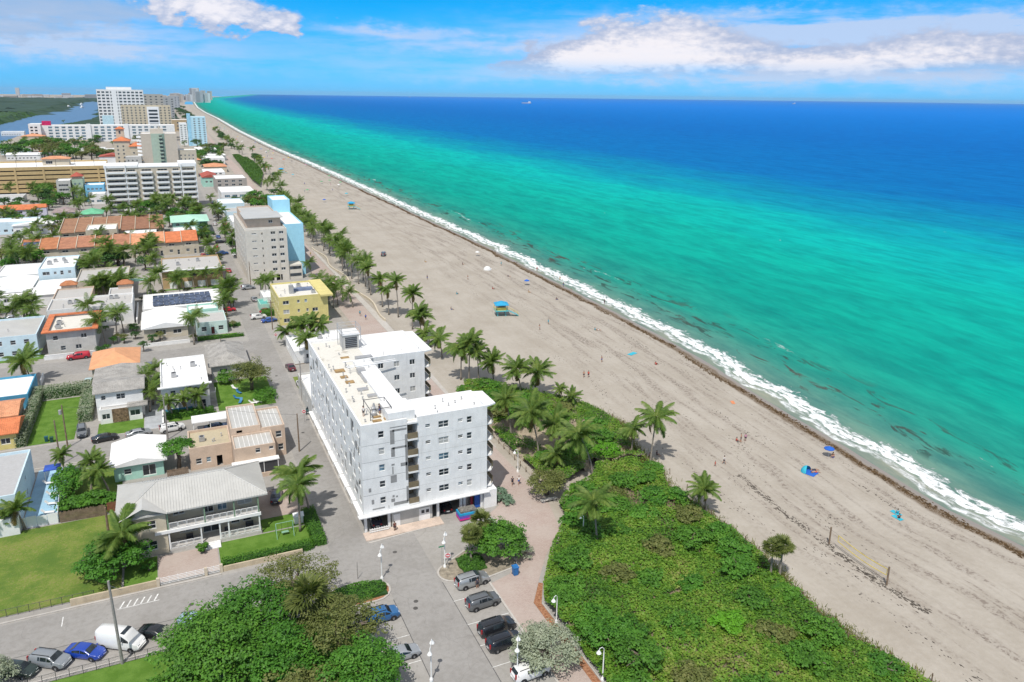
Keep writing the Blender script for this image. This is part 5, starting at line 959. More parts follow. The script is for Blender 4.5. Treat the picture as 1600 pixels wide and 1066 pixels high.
# ------------------------------------------------------------------ vegetation
def vnoise(x, y, sc, seed=0):
    rs = np.random.RandomState(seed); Lt = rs.rand(257, 257)
    u = np.asarray(x)/sc+1000.37; v = np.asarray(y)/sc+1000.71
    i = np.floor(u).astype(int); j = np.floor(v).astype(int); fu = u-i; fv = v-j
    fu = fu*fu*(3-2*fu); fv = fv*fv*(3-2*fv); i %= 256; j %= 256
    a = Lt[i, j]*(1-fu)+Lt[i+1, j]*fu; c = Lt[i, j+1]*(1-fu)+Lt[i+1, j+1]*fu
    return a*(1-fv)+c*fv
def quadmesh(name, V, mats, smooth=False):
    """V: (n,4,3) array of quads"""
    n = len(V); me = bpy.data.meshes.new(name); me.vertices.add(4*n); me.vertices.foreach_set('co', V.reshape(-1).astype(np.float32))
    me.loops.add(4*n); me.loops.foreach_set('vertex_index', np.arange(4*n, dtype=np.int32)); me.polygons.add(n)
    me.polygons.foreach_set('loop_start', np.arange(0, 4*n, 4, dtype=np.int32)); me.polygons.foreach_set('loop_total', np.full(n, 4, dtype=np.int32))
    me.materials.append(mats); me.update(calc_edges=True); me.validate(); return me
def leaves(C, N, size, rs, aspect=.75):
    """leaf quads at centres C with normals N (diamond-ish, slightly folded)"""
    n = len(C); N = N/np.linalg.norm(N, axis=1, keepdims=True)
    t = rs.normal(size=(n, 3)); t -= (t*N).sum(1, keepdims=True)*N; t /= np.linalg.norm(t, axis=1, keepdims=True)
    w = np.cross(N, t); s = (size*(.7+.6*rs.rand(n)))[:, None]/2
    V = np.stack([C+t*s, C+w*s*aspect-N*s*.15, C-t*s, C-w*s*aspect-N*s*.15], 1); return V
def crown(name, rx, ry, rz, nclump, per, size, m, seed=0, flat=.35, gaps=.0, clump=.32):
    """crown of leaf clumps spread through an uneven ellipsoid; origin at its centre"""
    rs = np.random.RandomState(seed)
    d_ = rs.normal(size=(nclump, 3)); d_ /= np.linalg.norm(d_, axis=1, keepdims=True); d_[:, 2] = np.where(d_[:, 2] < -flat, -d_[:, 2]*.6, d_[:, 2])
    rr = .45+.55*rs.rand(nclump)**.5; rr *= .82+.3*rs.rand(nclump)
    cc = d_*rr[:, None]; cr = clump*(.6+.8*rs.rand(nclump))
    dd = rs.normal(size=(nclump, per, 3)); dd /= np.linalg.norm(dd, axis=2, keepdims=True); dd[:, :, 2] = np.abs(dd[:, :, 2])*.9-.25*rs.rand(nclump, per)
    C = (cc[:, None, :]+dd*cr[:, None, None]*(.6+.4*rs.rand(nclump, per, 1))).reshape(-1, 3)
    N = (dd*.6+rs.normal(size=dd.shape)*.3+np.array([0, 0, .75])).reshape(-1, 3)
    C = C*np.array([rx, ry, rz]); return quadmesh(name, leaves(C, N, size, rs), m)
L_SG = leafmat('sea_grape_leaf', [(0.025,0.079,0.013),(0.055,0.167,0.019),(0.088,0.238,0.025),(0.158,0.317,0.048)], .35)
L_BR = leafmat('bright_leaf', [(0.034,0.090,0.014),(0.060,0.162,0.019),(0.096,0.240,0.026),(0.156,0.312,0.042)], .45)
L_OL = leafmat('olive_leaf', [(0.055,0.071,0.019),(0.110,0.134,0.035),(0.167,0.190,0.055),(0.253,0.229,0.095)], .4)
L_SI = leafmat('silver_leaf', [(0.158,0.191,0.132),(0.251,0.290,0.205),(0.330,0.370,0.264),(0.422,0.449,0.343)], .6)
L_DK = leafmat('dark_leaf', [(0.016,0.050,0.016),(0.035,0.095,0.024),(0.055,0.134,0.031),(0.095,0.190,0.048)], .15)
L_PA = leafmat('palm_leaf', [(0.045,0.089,0.018),(0.089,0.161,0.027),(0.151,0.223,0.045),(0.267,0.302,0.080)], .5, .3)
L_PY = leafmat('palm_leaf_dry', [(0.119,0.099,0.033),(0.198,0.152,0.053),(0.277,0.205,0.079)], .8, .3)
BARK = mat('bark', (.19,.155,.12), .9, .2, 3.); PBARK = mat('palm_bark', (.27,.235,.195), .9, .18, 4.)
def limbs(r, h, seed, rz=2.):
    rn = random.Random(seed); mb = MB(); mb.tube([(0,0,0),(.05*h,.03*h,h*.5),(0,0,h)], [.22*r**.5,.17*r**.5,.12*r**.5], 8)
    for i in range(7):
        a = rn.uniform(0, 6.28); q = rn.uniform(.45, .85)*r; z0 = h*rn.uniform(.45, .95)
        mb.tube([(0,0,z0),(q*.45*math.cos(a),q*.45*math.sin(a),z0+rz*.35),(q*math.cos(a),q*math.sin(a),z0+rz*.6)], [.10*r**.5,.07*r**.5,.025*r**.5], 6)
    return mb
_cr = {}
def tree(label, x, y, r, zc, rz, lm, nclump=70, per=42, size=.34, seed=0, name='tree', group=None, cat='tree', ry=None, trunk=True, rot=0., **kw):
    k = (round(r,1), round(rz,1), lm.name, nclump, per, size, seed, ry)
    if k not in _cr: _cr[k] = (crown('crown', r, ry or r, rz, nclump, per, size, lm, seed, **kw), limbs(r, zc, seed, rz).mesh('trunk', BARK, True))
    o = thing(name, label, cat, (x, y, 0), rot, group); obj('crown', _cr[k][0], o, (0, 0, zc))
    if trunk: obj('trunk', _cr[k][1], o)
    return o
# --- trees in the foreground corner
tree('big bright green sea grape tree filling the corner lawn beside the lot', 0.4, 84.2, 6.4, 4.2, 3.6, L_BR, 150, 90, .36, 1, clump=.26)
tree('round green tree between the big sea grape and the brownish open tree', 5.4, 88.8, 4.9, 5.0, 2.8, L_SG, 90, 80, .32, 2, clump=.28)
tree('open brownish-green tree with bare branches showing opposite the garden wall', 10.6, 92.4, 5.8, 5.0, 2.2, L_OL, 105, 60, .26, 3, clump=.22)
tree('olive-brown tree overhanging the parked blue car', 14.2, 81.4, 4.9, 4.6, 3.0, L_OL, 105, 80, .28, 4, clump=.26)
tree('yellow-green tree overhanging the parked silver sedan', 15.2, 73.6, 5.0, 3.8, 3.0, L_SG, 105, 80, .32, 5, clump=.26)
tree('full dark tree filling the middle of the corner grove', 7.6, 79.6, 4.6, 4.0, 3.0, L_SG, 105, 80, .32, 26, clump=.26)
tree('olive tree in the near middle of the corner grove', 8.4, 72.6, 4.6, 3.4, 2.8, L_OL, 105, 80, .34, 27, clump=.26)
tree('low green tree at the street end of the corner lawn', -4.6, 78., 5., 2.6, 2.6, L_BR, 90, 80, .34, 6, clump=.28)
tree('small silver-green bush beside the parked black coupe', -4.2, 92.2, 1.9, 1.3, 1.3, L_SI, 40, 60, .2, 7, name='bush', cat='bush')
tree('silver-green bush beside the dark green parked car', -23.6, 92.8, 2.6, 1.6, 1.8, L_SI, 50, 60, .22, 8, name='bush', cat='bush')
tree('spreading dark green sea grape at the corner of the beige house lot', -12., 111.6, 4.6, 2.6, 2.5, L_SG, 110, 80, .34, 9, clump=.27)
tree('broad green sea grape on the planted island beside the silver minivan', 41., 94.4, 4.5, 2.6, 2.3, L_BR, 105, 80, .34, 10, clump=.26)
tree('large silver buttonwood shading the last parked white car', 37.6, 70.6, 4.2, 2.3, 2.0, L_SI, 90, 90, .24, 11, clump=.25)
tree('round olive tree at the bend of the brick broadwalk', 56.4, 107.4, 3.3, 2.6, 1.9, L_OL, 80, 70, .26, 12)
tree('dense round olive tree on the lawn beside the grey-roofed bungalow', 14.4, 179., 4.2, 3.6, 3.6, L_OL, 100, 70, .3, 13)
tree('small round bright bush before the grey-roofed bungalow', 9.4, 186., 2.4, 1.4, 1.5, L_BR, 45, 60, .28, 14, name='bush', cat='bush')
tree('spreading bright bush at the lawn corner by the long street', 16.6, 172.4, 2.6, .9, 1.0, L_BR, 50, 60, .28, 15, name='bush', cat='bush', ry=4.2)
tree('flat-crowned green tree before the mint bungalow', -2.4, 143.4, 2.9, 4.3, 1.3, L_SG, 60, 60, .3, 16)
tree('banana thicket behind the wooden fence', -16.4, 133.6, 4.4, 1.3, 1.4, L_BR, 60, 50, .5, 17, name='bush', cat='bush', ry=2., trunk=False)
tree('leafy shrub mass between the pool deck and the yard', -20.4, 141., 2.2, 1.9, 2.2, L_SG, 60, 60, .36, 18, name='bush', cat='bush', ry=5.5, trunk=False)
tree('round clipped shrub by the veranda steps', .2, 112.6, .9, .8, .9, L_BR, 26, 50, .2, 19, name='bush', cat='bush')
tree('small dark shrub at the corner of the beige house lawn', -7.3, 110.8, .9, .7, .8, L_SG, 26, 50, .2, 20, name='bush', cat='bush')
tree('silver sea lavender clump beside the brick path', 44.6, 92.2, 1.7, .8, .9, L_SI, 30, 50, .2, 21, name='bush', cat='bush')
tree('pale green agave bed beside the broadwalk at the white block', 48.6, 109.6, 1.6, .6, .8, leafmat('agave', [(.10,.17,.11),(.16,.24,.16),(.20,.30,.20)]), 30, 40, .34, 22, name='bush', cat='bush', ry=2.6, trunk=False)
def hedge(label, x0, x1, y0, y1, h, lm, size=.2, dens=60, seed=0, group=None, dome=False):
    """clipped hedge: leaf shell round a solid core"""
    rs = np.random.RandomState(seed); o = thing('hedge', label, 'hedge', ((x0+x1)/2, (y0+y1)/2, 0), 0, group)
    w, dd = x1-x0, y1-y0; P_ = []; N_ = []
    for (nrm, ar) in (((0,0,1), w*dd), ((0,-1,0), w*h), ((1,0,0), dd*h), ((-1,0,0), dd*h), ((0,1,0), w*h)):
        n = int(ar*dens); a, c = rs.rand(n), rs.rand(n)
        if nrm[2]: p = np.stack([x0+w*a, y0+dd*c, np.full(n, h)], 1)
        elif nrm[1]: p = np.stack([x0+w*a, np.full(n, y0 if nrm[1] < 0 else y1), h*c], 1)
        else: p = np.stack([np.full(n, x0 if nrm[0] < 0 else x1), y0+dd*a, h*c], 1)
        P_.append(p); N_.append(np.tile(np.array(nrm, float), (n, 1)))
    P_ = np.concatenate(P_); N_ = np.concatenate(N_); P_ += rs.normal(size=P_.shape)*.09
    P_[:, 2] += (vnoise(P_[:, 0], P_[:, 1], .9, seed)-.5)*.35
    if dome:
        u = (P_[:, 0]-(x0+x1)/2)/(w/2); v = (P_[:, 1]-(y0+y1)/2)/(dd/2); P_[:, 2] *= np.clip(1.05-.5*(u*u+v*v), .1, 1.)
        k = np.clip(np.sqrt(u*u+v*v), 1e-3, None); sq = np.where(k > 1, 1/k, 1.); P_[:, 0] = (x0+x1)/2+(P_[:, 0]-(x0+x1)/2)*sq; P_[:, 1] = (y0+y1)/2+(P_[:, 1]-(y0+y1)/2)*sq
    N_ += rs.normal(size=N_.shape)*.45; P_ -= np.array(o['_o'])
    P_[:, 2] = np.maximum(P_[:, 2], .03)
    obj('foliage', quadmesh('foliage', leaves(P_, N_, size, rs), lm), o)
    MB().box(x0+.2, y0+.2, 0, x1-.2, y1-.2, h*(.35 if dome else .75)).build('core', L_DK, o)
hedge('long bright green clipped hedge along the street before the beige house', 2.6, 15.6, 106.6, 108.2, 1.0, L_BR, seed=1)
hedge('green hedge along the long street beside the beige house', 15.8, 17.8, 107.2, 118., 1.1, L_BR, seed=2)
hedge('oval clipped hedge mound on the lot island', 15.0, 23.4, 91.1, 94.8, 1.3, L_BR, .2, 70, 3, dome=True)
hedge('clipped green mound on the planted island with the stop sign', 34.6, 38.6, 91.2, 95.6, .9, L_BR, .2, 70, 4, dome=True)
hedge('tall silver hedge on the street side of the vacant lawn', -31.4, -29.6, 164.4, 194., 2.3, L_SI, .26, 30, 5)
hedge('tall silver hedge along the back of the vacant lawn', -29.5, -19.6, 190., 194., 2.3, L_SI, .26, 30, 6)
hedge('tall silver hedge beside the white stone-fronted house', -21.2, -18.6, 173., 189.8, 2.3, L_SI, .26, 30, 7)
hedge('bright hedge behind the white two-storey apartment house', -6.4, 5., 191.4, 193.4, 2., L_BR, .26, 30, 8)
hedge('low hedge in front of the white two-storey apartment house', -4.6, 5.2, 167.6, 169.6, 1.2, L_BR, .26, 40, 9)
hedge('low hedge along the corner of the small mint bungalow', 4.8, 17., 222.4, 223.6, .9, L_BR, .24, 30, 10); hedge('short hedge in the mint bungalow yard', 13.8, 17., 233.4, 235., .9, L_BR, .24, 30, 11)
hedge('dark clipped hedge under the small white house windows', -53, -46.6, 286.6, 288.6, 1.6, L_DK, .3, 20, 12)
hedge('bright hedge by the pool shed beside the yellow house', 24.4, 28., 240.6, 244.6, 1.6, L_BR, .26, 30, 13)
# --- palms
def frond_mesh(name, Lf, droop, seed, m, npair=15, wl=.62):
    rn = random.Random(seed); V = []; pts = []; p = Vector((0,0,0)); a = .12; N_ = npair
    for i in range(N_+1):
        pts.append((p.copy(), a)); s = i/N_; a2 = .12-droop*s**1.25; p = p+Vector((math.cos(a2),0,math.sin(a2)))*(Lf/N_); a = a2
    quads = []
    for i in range(N_):
        (p0, a0), (p1, a1) = pts[i], pts[i+1]; w = .05*(1-i/N_)+.015
        quads.append([p0+Vector((0,-w,0)), p1+Vector((0,-w,0)), p1+Vector((0,w,0)), p0+Vector((0,w,0))])
        s = (i+.5)/N_; ll = wl*Lf/3.2*(.35+1.0*math.sin(math.pi*min(1, s*.9+.12))**.7)*rn.uniform(.85, 1.1)
        if i < 1: continue
        for sg in (-1, 1):
            for h_ in ((0., .33, .66) if npair > 10 else (0., .5)):
                q = p0.lerp(p1, h_); f = Vector((math.cos(a0), 0, math.sin(a0)))
                dirv = (f*.62+Vector((0,sg*.8,0))+Vector((0,0,-.30-.35*rn.random()))).normalized(); tip = q+dirv*ll+Vector((0,0,-.16*ll)); ww = f*(.04 if npair > 10 else .07)*Lf/3.2
                mid = q.lerp(tip, .5)+Vector((0,0,.05*ll))
                quads.append([q-ww*.7, q+ww*.7, mid+ww, mid-ww*.9]); quads.append([mid-ww*.9, mid+ww, tip+ww*.15, tip-ww*.15])
    return quadmesh(name, np.array([[tuple(v) for v in q] for q in quads]), m)
FR = [frond_mesh('frond', 3.9, .9, 1, L_PA, 18), frond_mesh('frond', 4.1, 1.3, 2, L_PA, 18), frond_mesh('frond', 3.8, .55, 3, L_PA, 18), frond_mesh('frond', 3.6, 1.9, 4, L_PY, 18)]
WIND = math.atan2(.45, 1.)+math.pi          # fronds stream away from the sea breeze
def frond_set(rn, n=22):
    out = []
    for i in range(n):
        az_ = i*2.39996+rn.uniform(-.25, .25); e = rn.uniform(-.05, 1.15)*(1-.35*(i/n)); e -= .28*math.cos(az_-WIND)
        k = rn.choice((0,1,1,2)); 
        if i > n-4: e = rn.uniform(-.9,-.4); k = 3 if rn.random() < .6 else 1
        out.append((k, az_-.22*math.sin(az_-WIND), e, rn.uniform(.85, 1.1)))
    return out
def palm_trunk(h, lean, seed):
    rn = random.Random(seed); mb = MB(); n = 9; pts = []; rad = []
    for i in range(n+1):
        s = i/n; pts.append((lean[0]*s**1.6, lean[1]*s**1.6, h*s)); rad.append(.17*(1-.42*s)+(.10*(1-s)**6)+(.012 if i % 2 else 0))
    mb.tube(pts, rad, 8); return mb.mesh('trunk', PBARK, True)
_far = {}
def far_crown(k):
    if k not in _far:
        rn = random.Random(k+50); vs_ = []
        for (q, az_, e, s) in frond_set(rn, 20):
            me = FRL[q]; co = np.empty(len(me.vertices)*3); me.vertices.foreach_get('co', co); co = co.reshape(-1, 3)*s
            M = np.array((Matrix.Rotation(az_, 3, 'Z') @ Matrix.Rotation(-e, 3, 'Y'))); vs_.append(co @ M.T)
        _far[k] = quadmesh('crown', np.concatenate(vs_).reshape(-1, 4, 3), L_PA)
    return _far[k]
FRL = [frond_mesh('frond', 3.7, .9, 1, L_PA, 8, .75), frond_mesh('frond', 3.9, 1.3, 2, L_PA, 8, .75), frond_mesh('frond', 3.6, .55, 3, L_PA, 8, .75), frond_mesh('frond', 3.4, 1.7, 4, L_PA, 8, .75)]
_tk = {}
def nth(n): return '%d%s' % (n, 'th' if 10 < n % 100 < 14 else {1:'st',2:'nd',3:'rd'}.get(n % 10, 'th'))
def palm(label, x, y, h, lean=None, near=False, s=1., seed=0, group=None):
    rn = random.Random(seed*13+7); lean = lean if lean is not None else (rn.uniform(-1.6,.6), rn.uniform(-1.,1.)); s *= rn.uniform(.85, 1.12)
    o = thing('palm_tree', label, 'palm', (x, y, 0), 0, group); o['_o'] = [0,0,0]
    kk = (round(h*2), seed % 6, lean if near else None)
    if kk not in _tk: _tk[kk] = (palm_trunk(h, lean, seed), lean)
    obj('trunk', _tk[kk][0], o); tip = (_tk[kk][1][0], _tk[kk][1][1], h-.05)
    if near:
        for (q, az_, e, sc) in frond_set(rn, 25):
            f = obj('frond', FR[q], o, tip, 0, s*sc); f.rotation_euler = (0, -e, az_)
    else: obj('crown', far_crown(seed % 7), o, tip, rn.uniform(-.8, .8), (s*rn.uniform(.9,1.1), s*rn.uniform(.9,1.1), s*rn.uniform(.85,1.15)))
    return o
NP = [('tall leaning coconut palm standing alone on the sand by the dune end',79.8,109.7,9.6,(1.2,.6),1.15),('small palm beside the tall lone coconut palm at the dune end',79.5,115.7,5.,None,.8),
 ('coconut palm with curved pale trunk inside the dune scrub near the round olive tree',67.2,109.8,8.6,(-2.6,1.2),1.15),('palm leaning over the sparse dune garden by the broadwalk fence',61.4,120.7,9.6,(-1.6,.8),1.1),('palm close to the balconies of the white block, inside the dune fence',60.2,131.1,8.4,(-1.,.6),1.1),
 ('palm in the middle of the sparse dune garden',68.1,124.1,5.,None,1.),('short palm spreading low in the sparse dune garden',63.1,114.2,3.6,None,1.),('left of the two palms on the dune crest north of the white block',71.8,151.2,6.6,None,1.1),('right of the two palms on the dune crest north of the white block',74.9,149.9,6.,None,1.1),
 ('small young palm on the dune edge by the fence posts, nearer the crest pair',77.5,143.2,3.6,None,.6),('small young palm on the dune edge by the fence posts, farther from the crest pair',80.5,139.6,3.1,None,.6),('short windblown palm on the sand at the dune corner',78.7,91.7,4.4,(-.6,0.),.75),
 ('slender palm rising from the scrub beside the path lamp',55.8,89.1,8.6,(-.8,.4),1.),('coconut palm with drooping fronds at the street corner of the beige house garden',14.7,112.6,8.2,(.1,.3),1.08),('coconut palm behind the hedge corner of the beige house',17.0,117.6,7.4,(-1.6,.4),1.1),('big ragged palm against the west wing of the beige house',-10.6,112.9,5.6,(.2,-.2),1.12),
 ('yellowing palm at the west end of the metal roof',-13.5,136.4,5.,None,.9),('palm with full round head in the back yard lawn',-16.6,139.6,5.8,None,.75),('small palm by the street behind the back yard',-21.3,147.1,4.6,None,.6),('young palm before the white yard fence of the pale blue building',-25.5,130.6,4.,None,.8),('stubby young palm at the end of the white yard fence',-27.6,130.6,2.4,None,.6),
 ('dark date-like palm beside the blue bungalow',-33.4,203.,6.,None,1.1),('first small palm before the white two-storey apartment house',-3.,168.4,4.2,None,.7),('second small palm before the white two-storey apartment house',0.2,168.6,4.2,None,.7),('third small palm before the white two-storey apartment house',3.6,168.4,4.4,None,.75)]
for i, (lb, x, y, h_, ln, s_) in enumerate(NP): palm(lb, x, y, h_, ln, True, s_, i)
for i, (x, y, h_) in enumerate([(63.8,164.1,9.8),(65.8,162.8,8.),(68.8,160.5,5.8),(62.4,166.,8.6),(63.6,183.5,5.6),(63.7,192.8,4.2),(64.1,198.4,7.6),(63.1,199.7,8.4),(63.8,210.7,11.2),(63.5,224.7,12.),(61.5,228.5,8.6),(62.1,238.5,9.6),(62.4,254.9,9.8)]):
    palm('%s palm of the beach row counting from the white block toward the yellow house' % nth(i+1), x, y, h_, None, True, 1.05, i+40, 'beach palm row beside the broadwalk')
rn = random.Random(11); yq = 262.; i = 0
while yq < 470:
    palm('%s palm of the long beach row counting from the yellow house to the scrub mound' % nth(i+1), 63.+rn.uniform(-1.6,3.2), yq, rn.uniform(7.,11.), None, False, 1.1, i, 'far beach palm row'); yq += rn.uniform(3.2, 6.); i += 1
for (x, y) in ((53.,241.6),(48.2,289.6),(46.,262.),(50.,258.),(47.5,254.),(51.5,250.),(49,246.),(46.5,248.),(47.,243.5)): palm('palm in the clump on the inland side of the broadwalk by the yellow house', x, y, rn.uniform(5., 7.5), None, False, 1.05, i, 'palms beside the yellow house'); i += 1
for (x, y, h_) in ((27.5,210.4,4.4),(32.,210.5,5.4),(33.6,211.5,6.),(35.5,210.4,5.6),(37.6,210.3,5.),(30.5,191.6,7.)): palm('palm in the tight group behind the low white shop', x, y, h_, None, True, 1., i, 'palms behind the low shop'); i += 1
for (x, y) in ((27.,266.),(30.,270.),(28.4,262.5)): palm('palm by the pool shed in front of the beige tower', x, y, 6., None, False, 1., i, 'palms before the beige tower'); i += 1
for x in (1.,6.5,11.,15.): palm('palm before the garage doors of the tan apartment house', x, 287.6, 5.6, None, False, .8, i, 'palms before the garage doors'); i += 1
for (x, y) in ((-7.4,174.),(-6.8,178.),(-7.,183.),(-6.6,187.5)): palm('thin palm in the narrow strip beside the white two-storey apartment house', x, y, 5., None, False, .8, i, 'strip palms'); i += 1
# fan palms
def fan_mesh(name, seed):
    rn = random.Random(seed); q = []; n = 13
    q.append([(0,-.03,0),(.8,-.03,0),(.8,.03,0),(0,.03,0)])
    for i in range(n):
        a = -2.0+4.0*i/(n-1); dx_, dy_ = math.cos(a), math.sin(a); l = rn.uniform(.75,.95); z = -.25*l*rn.uniform(.6,1.3); px_, py_ = -dy_*.07, dx_*.07
        q.append([(.8,0,0),(.8+dx_*l*.6+px_,dy_*l*.6+py_,z*.3),(.8+dx_*l,dy_*l,z),(.8+dx_*l*.6-px_,dy_*l*.6-py_,z*.3)])
    return quadmesh(name, np.array(q, float), L_FAN)
L_FAN = leafmat('fan_leaf', [(0.055,0.071,0.024),(0.095,0.127,0.031),(0.150,0.182,0.048),(0.222,0.238,0.079)], .6)
FN = [fan_mesh('fan_leaf', 1), fan_mesh('fan_leaf', 2)]
def fanpalm(label, x, y, h, s=1., seed=0):
    rn = random.Random(seed); o = thing('fan_palm', label, 'palm', (x, y, 0)); o['_o'] = [0,0,0]
    obj('trunk', palm_trunk(h, (rn.uniform(-.15,.15), 0), seed), o)
    for i in range(34):
        f = obj('fan_leaf', FN[i % 2], o, (0, 0, h), 0, s*rn.uniform(.9,1.15)); f.rotation_euler = (rn.uniform(-.4,.4), -math.asin(rn.uniform(-.55,.98)), i*2.39996)
fanpalm('cabbage palm on the sand at the dune edge, the one touching the scrub', 75.2, 72.4, 5.4, 1.05, 1); fanpalm('cabbage palm on the sand at the dune edge, on the seaward side of its twin', 76.6, 72.1, 5.6, 1.05, 2)
fanpalm('cabbage palm on the lot island nearer the stop sign', 36.8, 94., 4.6, 1.1, 3); fanpalm('cabbage palm on the lot island nearer the white block', 39.4, 96.6, 5.2, 1.1, 4); fanpalm('yellow-green fan palm rising between the corner trees', 11.6, 85.4, 7.2, 1.9, 5)
# --- the dune scrub
def dune(name, label, poly, dens, hfun, mask, lm, size, seed, soil, step=.7):
    rs = np.random.RandomState(seed); pl = np.array(poly); x0, y0 = pl.min(0); x1, y1 = pl.max(0)
    def inside(X, Y):
        r_ = np.zeros(X.shape, bool); n = len(pl)
        for a in range(n):
            xa, ya = pl[a]; xb, yb = pl[(a+1) % n]; c_ = ((ya > Y) != (yb > Y)) & (X < (xb-xa)*(Y-ya)/((yb-ya) if yb != ya else 1e-9)+xa); r_ ^= c_
        return r_
    n = int((x1-x0)*(y1-y0)*dens); X = x0+(x1-x0)*rs.rand(n); Y = y0+(y1-y0)*rs.rand(n)
    k = inside(X, Y) & (rs.rand(n) < mask(X, Y)); X, Y = X[k], Y[k]; Z = hfun(X, Y); e = .15
    gx = (hfun(X+e, Y)-Z)/e; gy = (hfun(X, Y+e)-Z)/e
    N_ = np.stack([-gx*.8, -gy*.8, np.ones_like(gx)*1.2], 1)+rs.normal(size=(len(X), 3))*.4; C = np.stack([X, Y, np.maximum(Z+rs.normal(size=len(X))*.12, .05)], 1)
    o = obj(name, quadmesh(name, leaves(C, N_, size, rs), lm)); tag(o, label, 'shrubs', None, 'stuff')
    gxs = np.arange(x0, x1+step, step); gys = np.arange(y0, y1+step, step); XX, YY = np.meshgrid(gxs, gys, indexing='ij'); ZZ = np.maximum(hfun(XX, YY)-.45, .0)*inside(XX, YY)*(mask(XX, YY) > .25)+.03
    V = np.stack([XX, YY, ZZ], -1); Q = np.stack([V[:-1,:-1], V[1:,:-1], V[1:,1:], V[:-1,1:]], 2).reshape(-1, 4, 3); ok = inside(Q[:, :, 0], Q[:, :, 1]).all(1); Q = Q[ok]
    g_ = obj('dune_ground', quadmesh('dune_ground', Q, soil)); g_['kind'] = 'structure'; return o
def hA(X, Y): return .1+1.0*vnoise(X, Y, 9., 3)+1.1*vnoise(X, Y, 3.2, 4)+.6*vnoise(X, Y, 1.3, 5)
def mA(X, Y): return np.clip(1.3-6.*np.clip(vnoise(X, Y, 7., 8)*.6+vnoise(X, Y, 2.4, 9)*.4-.575, 0, 1)-1.2*np.clip((X-70)/14, 0, 1)*np.clip((64-Y)/12, 0, 1)*vnoise(X, Y, 3., 10), .10, 1.)
L_DU = leafmat('dune_leaf', [(.05,.07,.02),(.045,.125,.016),(.085,.195,.02),(.14,.265,.028),(.21,.28,.05),(.28,.25,.11)], .09)
M_DSOIL = mat('dune_soil', (.20,.165,.105), .95, .25, .8)
dune('sea_grape_scrub', 'dense green sea grape scrub covering the dune beside the brick path', [(42.3,44),(77.8,44),(76.,58),(75.2,66),(77.2,76),(77.6,92),(76.6,100),(78,104),(79.2,110.5),(69,112),(66,108),(60,106),(56.2,102.6),(55.6,99.6),(53.9,96.2),(50.,92.2),(48.2,90.),(44.4,84.8),(42.4,80.6)], 52, hA, mA, L_DU, .36, 1, M_DSOIL)
def mB(X, Y): return np.clip((vnoise(X, Y, 8., 21)*.7+vnoise(X, Y, 3., 22)*.5-.50)*5+np.clip((X-68)/8, -.3, .7)+np.clip((Y-136)/10, -.2, .8), .0, 1.)
dune('dune_garden_scrub', 'patchy green scrub in the sparse dune garden beside the white block', [(58,108),(66,111),(69,113),(79.6,111),(80,119),(83.6,127),(81.6,138.4),(75.4,148.4),(67,161.6),(61.6,162.),(57.6,150),(57.2,128)], 46, hA, mB, L_DU, .34, 2, mat('garden_sand', (.36,.30,.22), .95, .2, .6))
rn = random.Random(77)
DS = [(46.2,80.6,2.6,0),(45.6,70.,2.6,1),(47.5,65.,2.8,0),(50.,86.,2.4,0),(44.4,57.,2.4,1),(55.6,91.,2.4,0),(64.,97.,2.6,0),(71.5,97.,2.4,1),(78.,106.,1.8,0),(70.,84.,2.6,0),(66.,62.,2.6,2),(56.,68.,2.4,0),(44.6,79,2.,0),(46.5,74,2.4,1),(48.5,69.5,2.6,1),(45.,62.,2.2,0),(52.,88.,2.2,0),(55.,95.,2.,1),(58.5,100.,2.2,1),(62.,104.,2.2,0),(66.,101.,2.4,2),(70.,104.,2.2,0),(74.,103.,2.,0),(76.,96.,1.8,1),(73.5,90.,2.2,2),(75.4,84.,2.2,1),(74.,79.,2.6,1),(71.5,75.,2.2,1),(73.5,68.,2.,0),(72.,60.,2.4,0),(74.,52.,2.2,1),(67.,57.,2.4,0),(62.,66.,1.8,3),(58.,78.,1.9,0),(64.,84.,2.2,2),(60.,90.,2.,0),(67.,93.,2.2,1),(54.,80.,2.,2),(52.,60.,2.4,2),(57.,55.,2.2,0),(63.,75.,2.0,1),(68.,68.,2.2,0),(49.,54.,2.2,1),(61.6,118.,1.8,0),(66.,118.,2.4,3),(70.,119.,2.4,0),(74.,116.,2.4,3),(76.,121.,2.2,0),(78.,128.,2.2,1),(72.,133.,2.4,0),(66.,140.,2.4,1),(70.,146.,2.4,0),(63.,150.,2.6,1),(66.,156.,2.4,0),(61.,140.,2.,2),(60.,156.,2.2,0),(76.,138.,2.,2)]
KD = [(L_BR,'bright green'),(L_SG,'dark green'),(L_OL,'olive brown'),(leafmat('lime_leaf', [(.07,.20,.012),(.11,.30,.018),(.15,.36,.025)], .4),'lime green')]
for i, (x, y, r, k) in enumerate(DS):
    zz = 1.2+.6*((i*7) % 5)/4+(.5 if i < 6 else 0)
    tree('%s shrub swelling out of the %s' % (KD[k][1], 'dense dune scrub' if y < 106 else 'sparse dune garden'), x, y, r*1.15, zz, 1.0+.3*((i*3) % 4)/3, KD[k][0], 46, 46, .34, 100+k+4*(i % 3), 'shrub', '%s shrubs, %s' % (KD[k][1], 'dense scrub' if y < 106 else 'garden'), 'shrub', r, True, rn.uniform(0,6.28))
L_OAT = leafmat('sea_oat', [(.15,.17,.05),(.21,.22,.07),(.30,.28,.11)], .3, .4)
rs = np.random.RandomState(5); Q = []
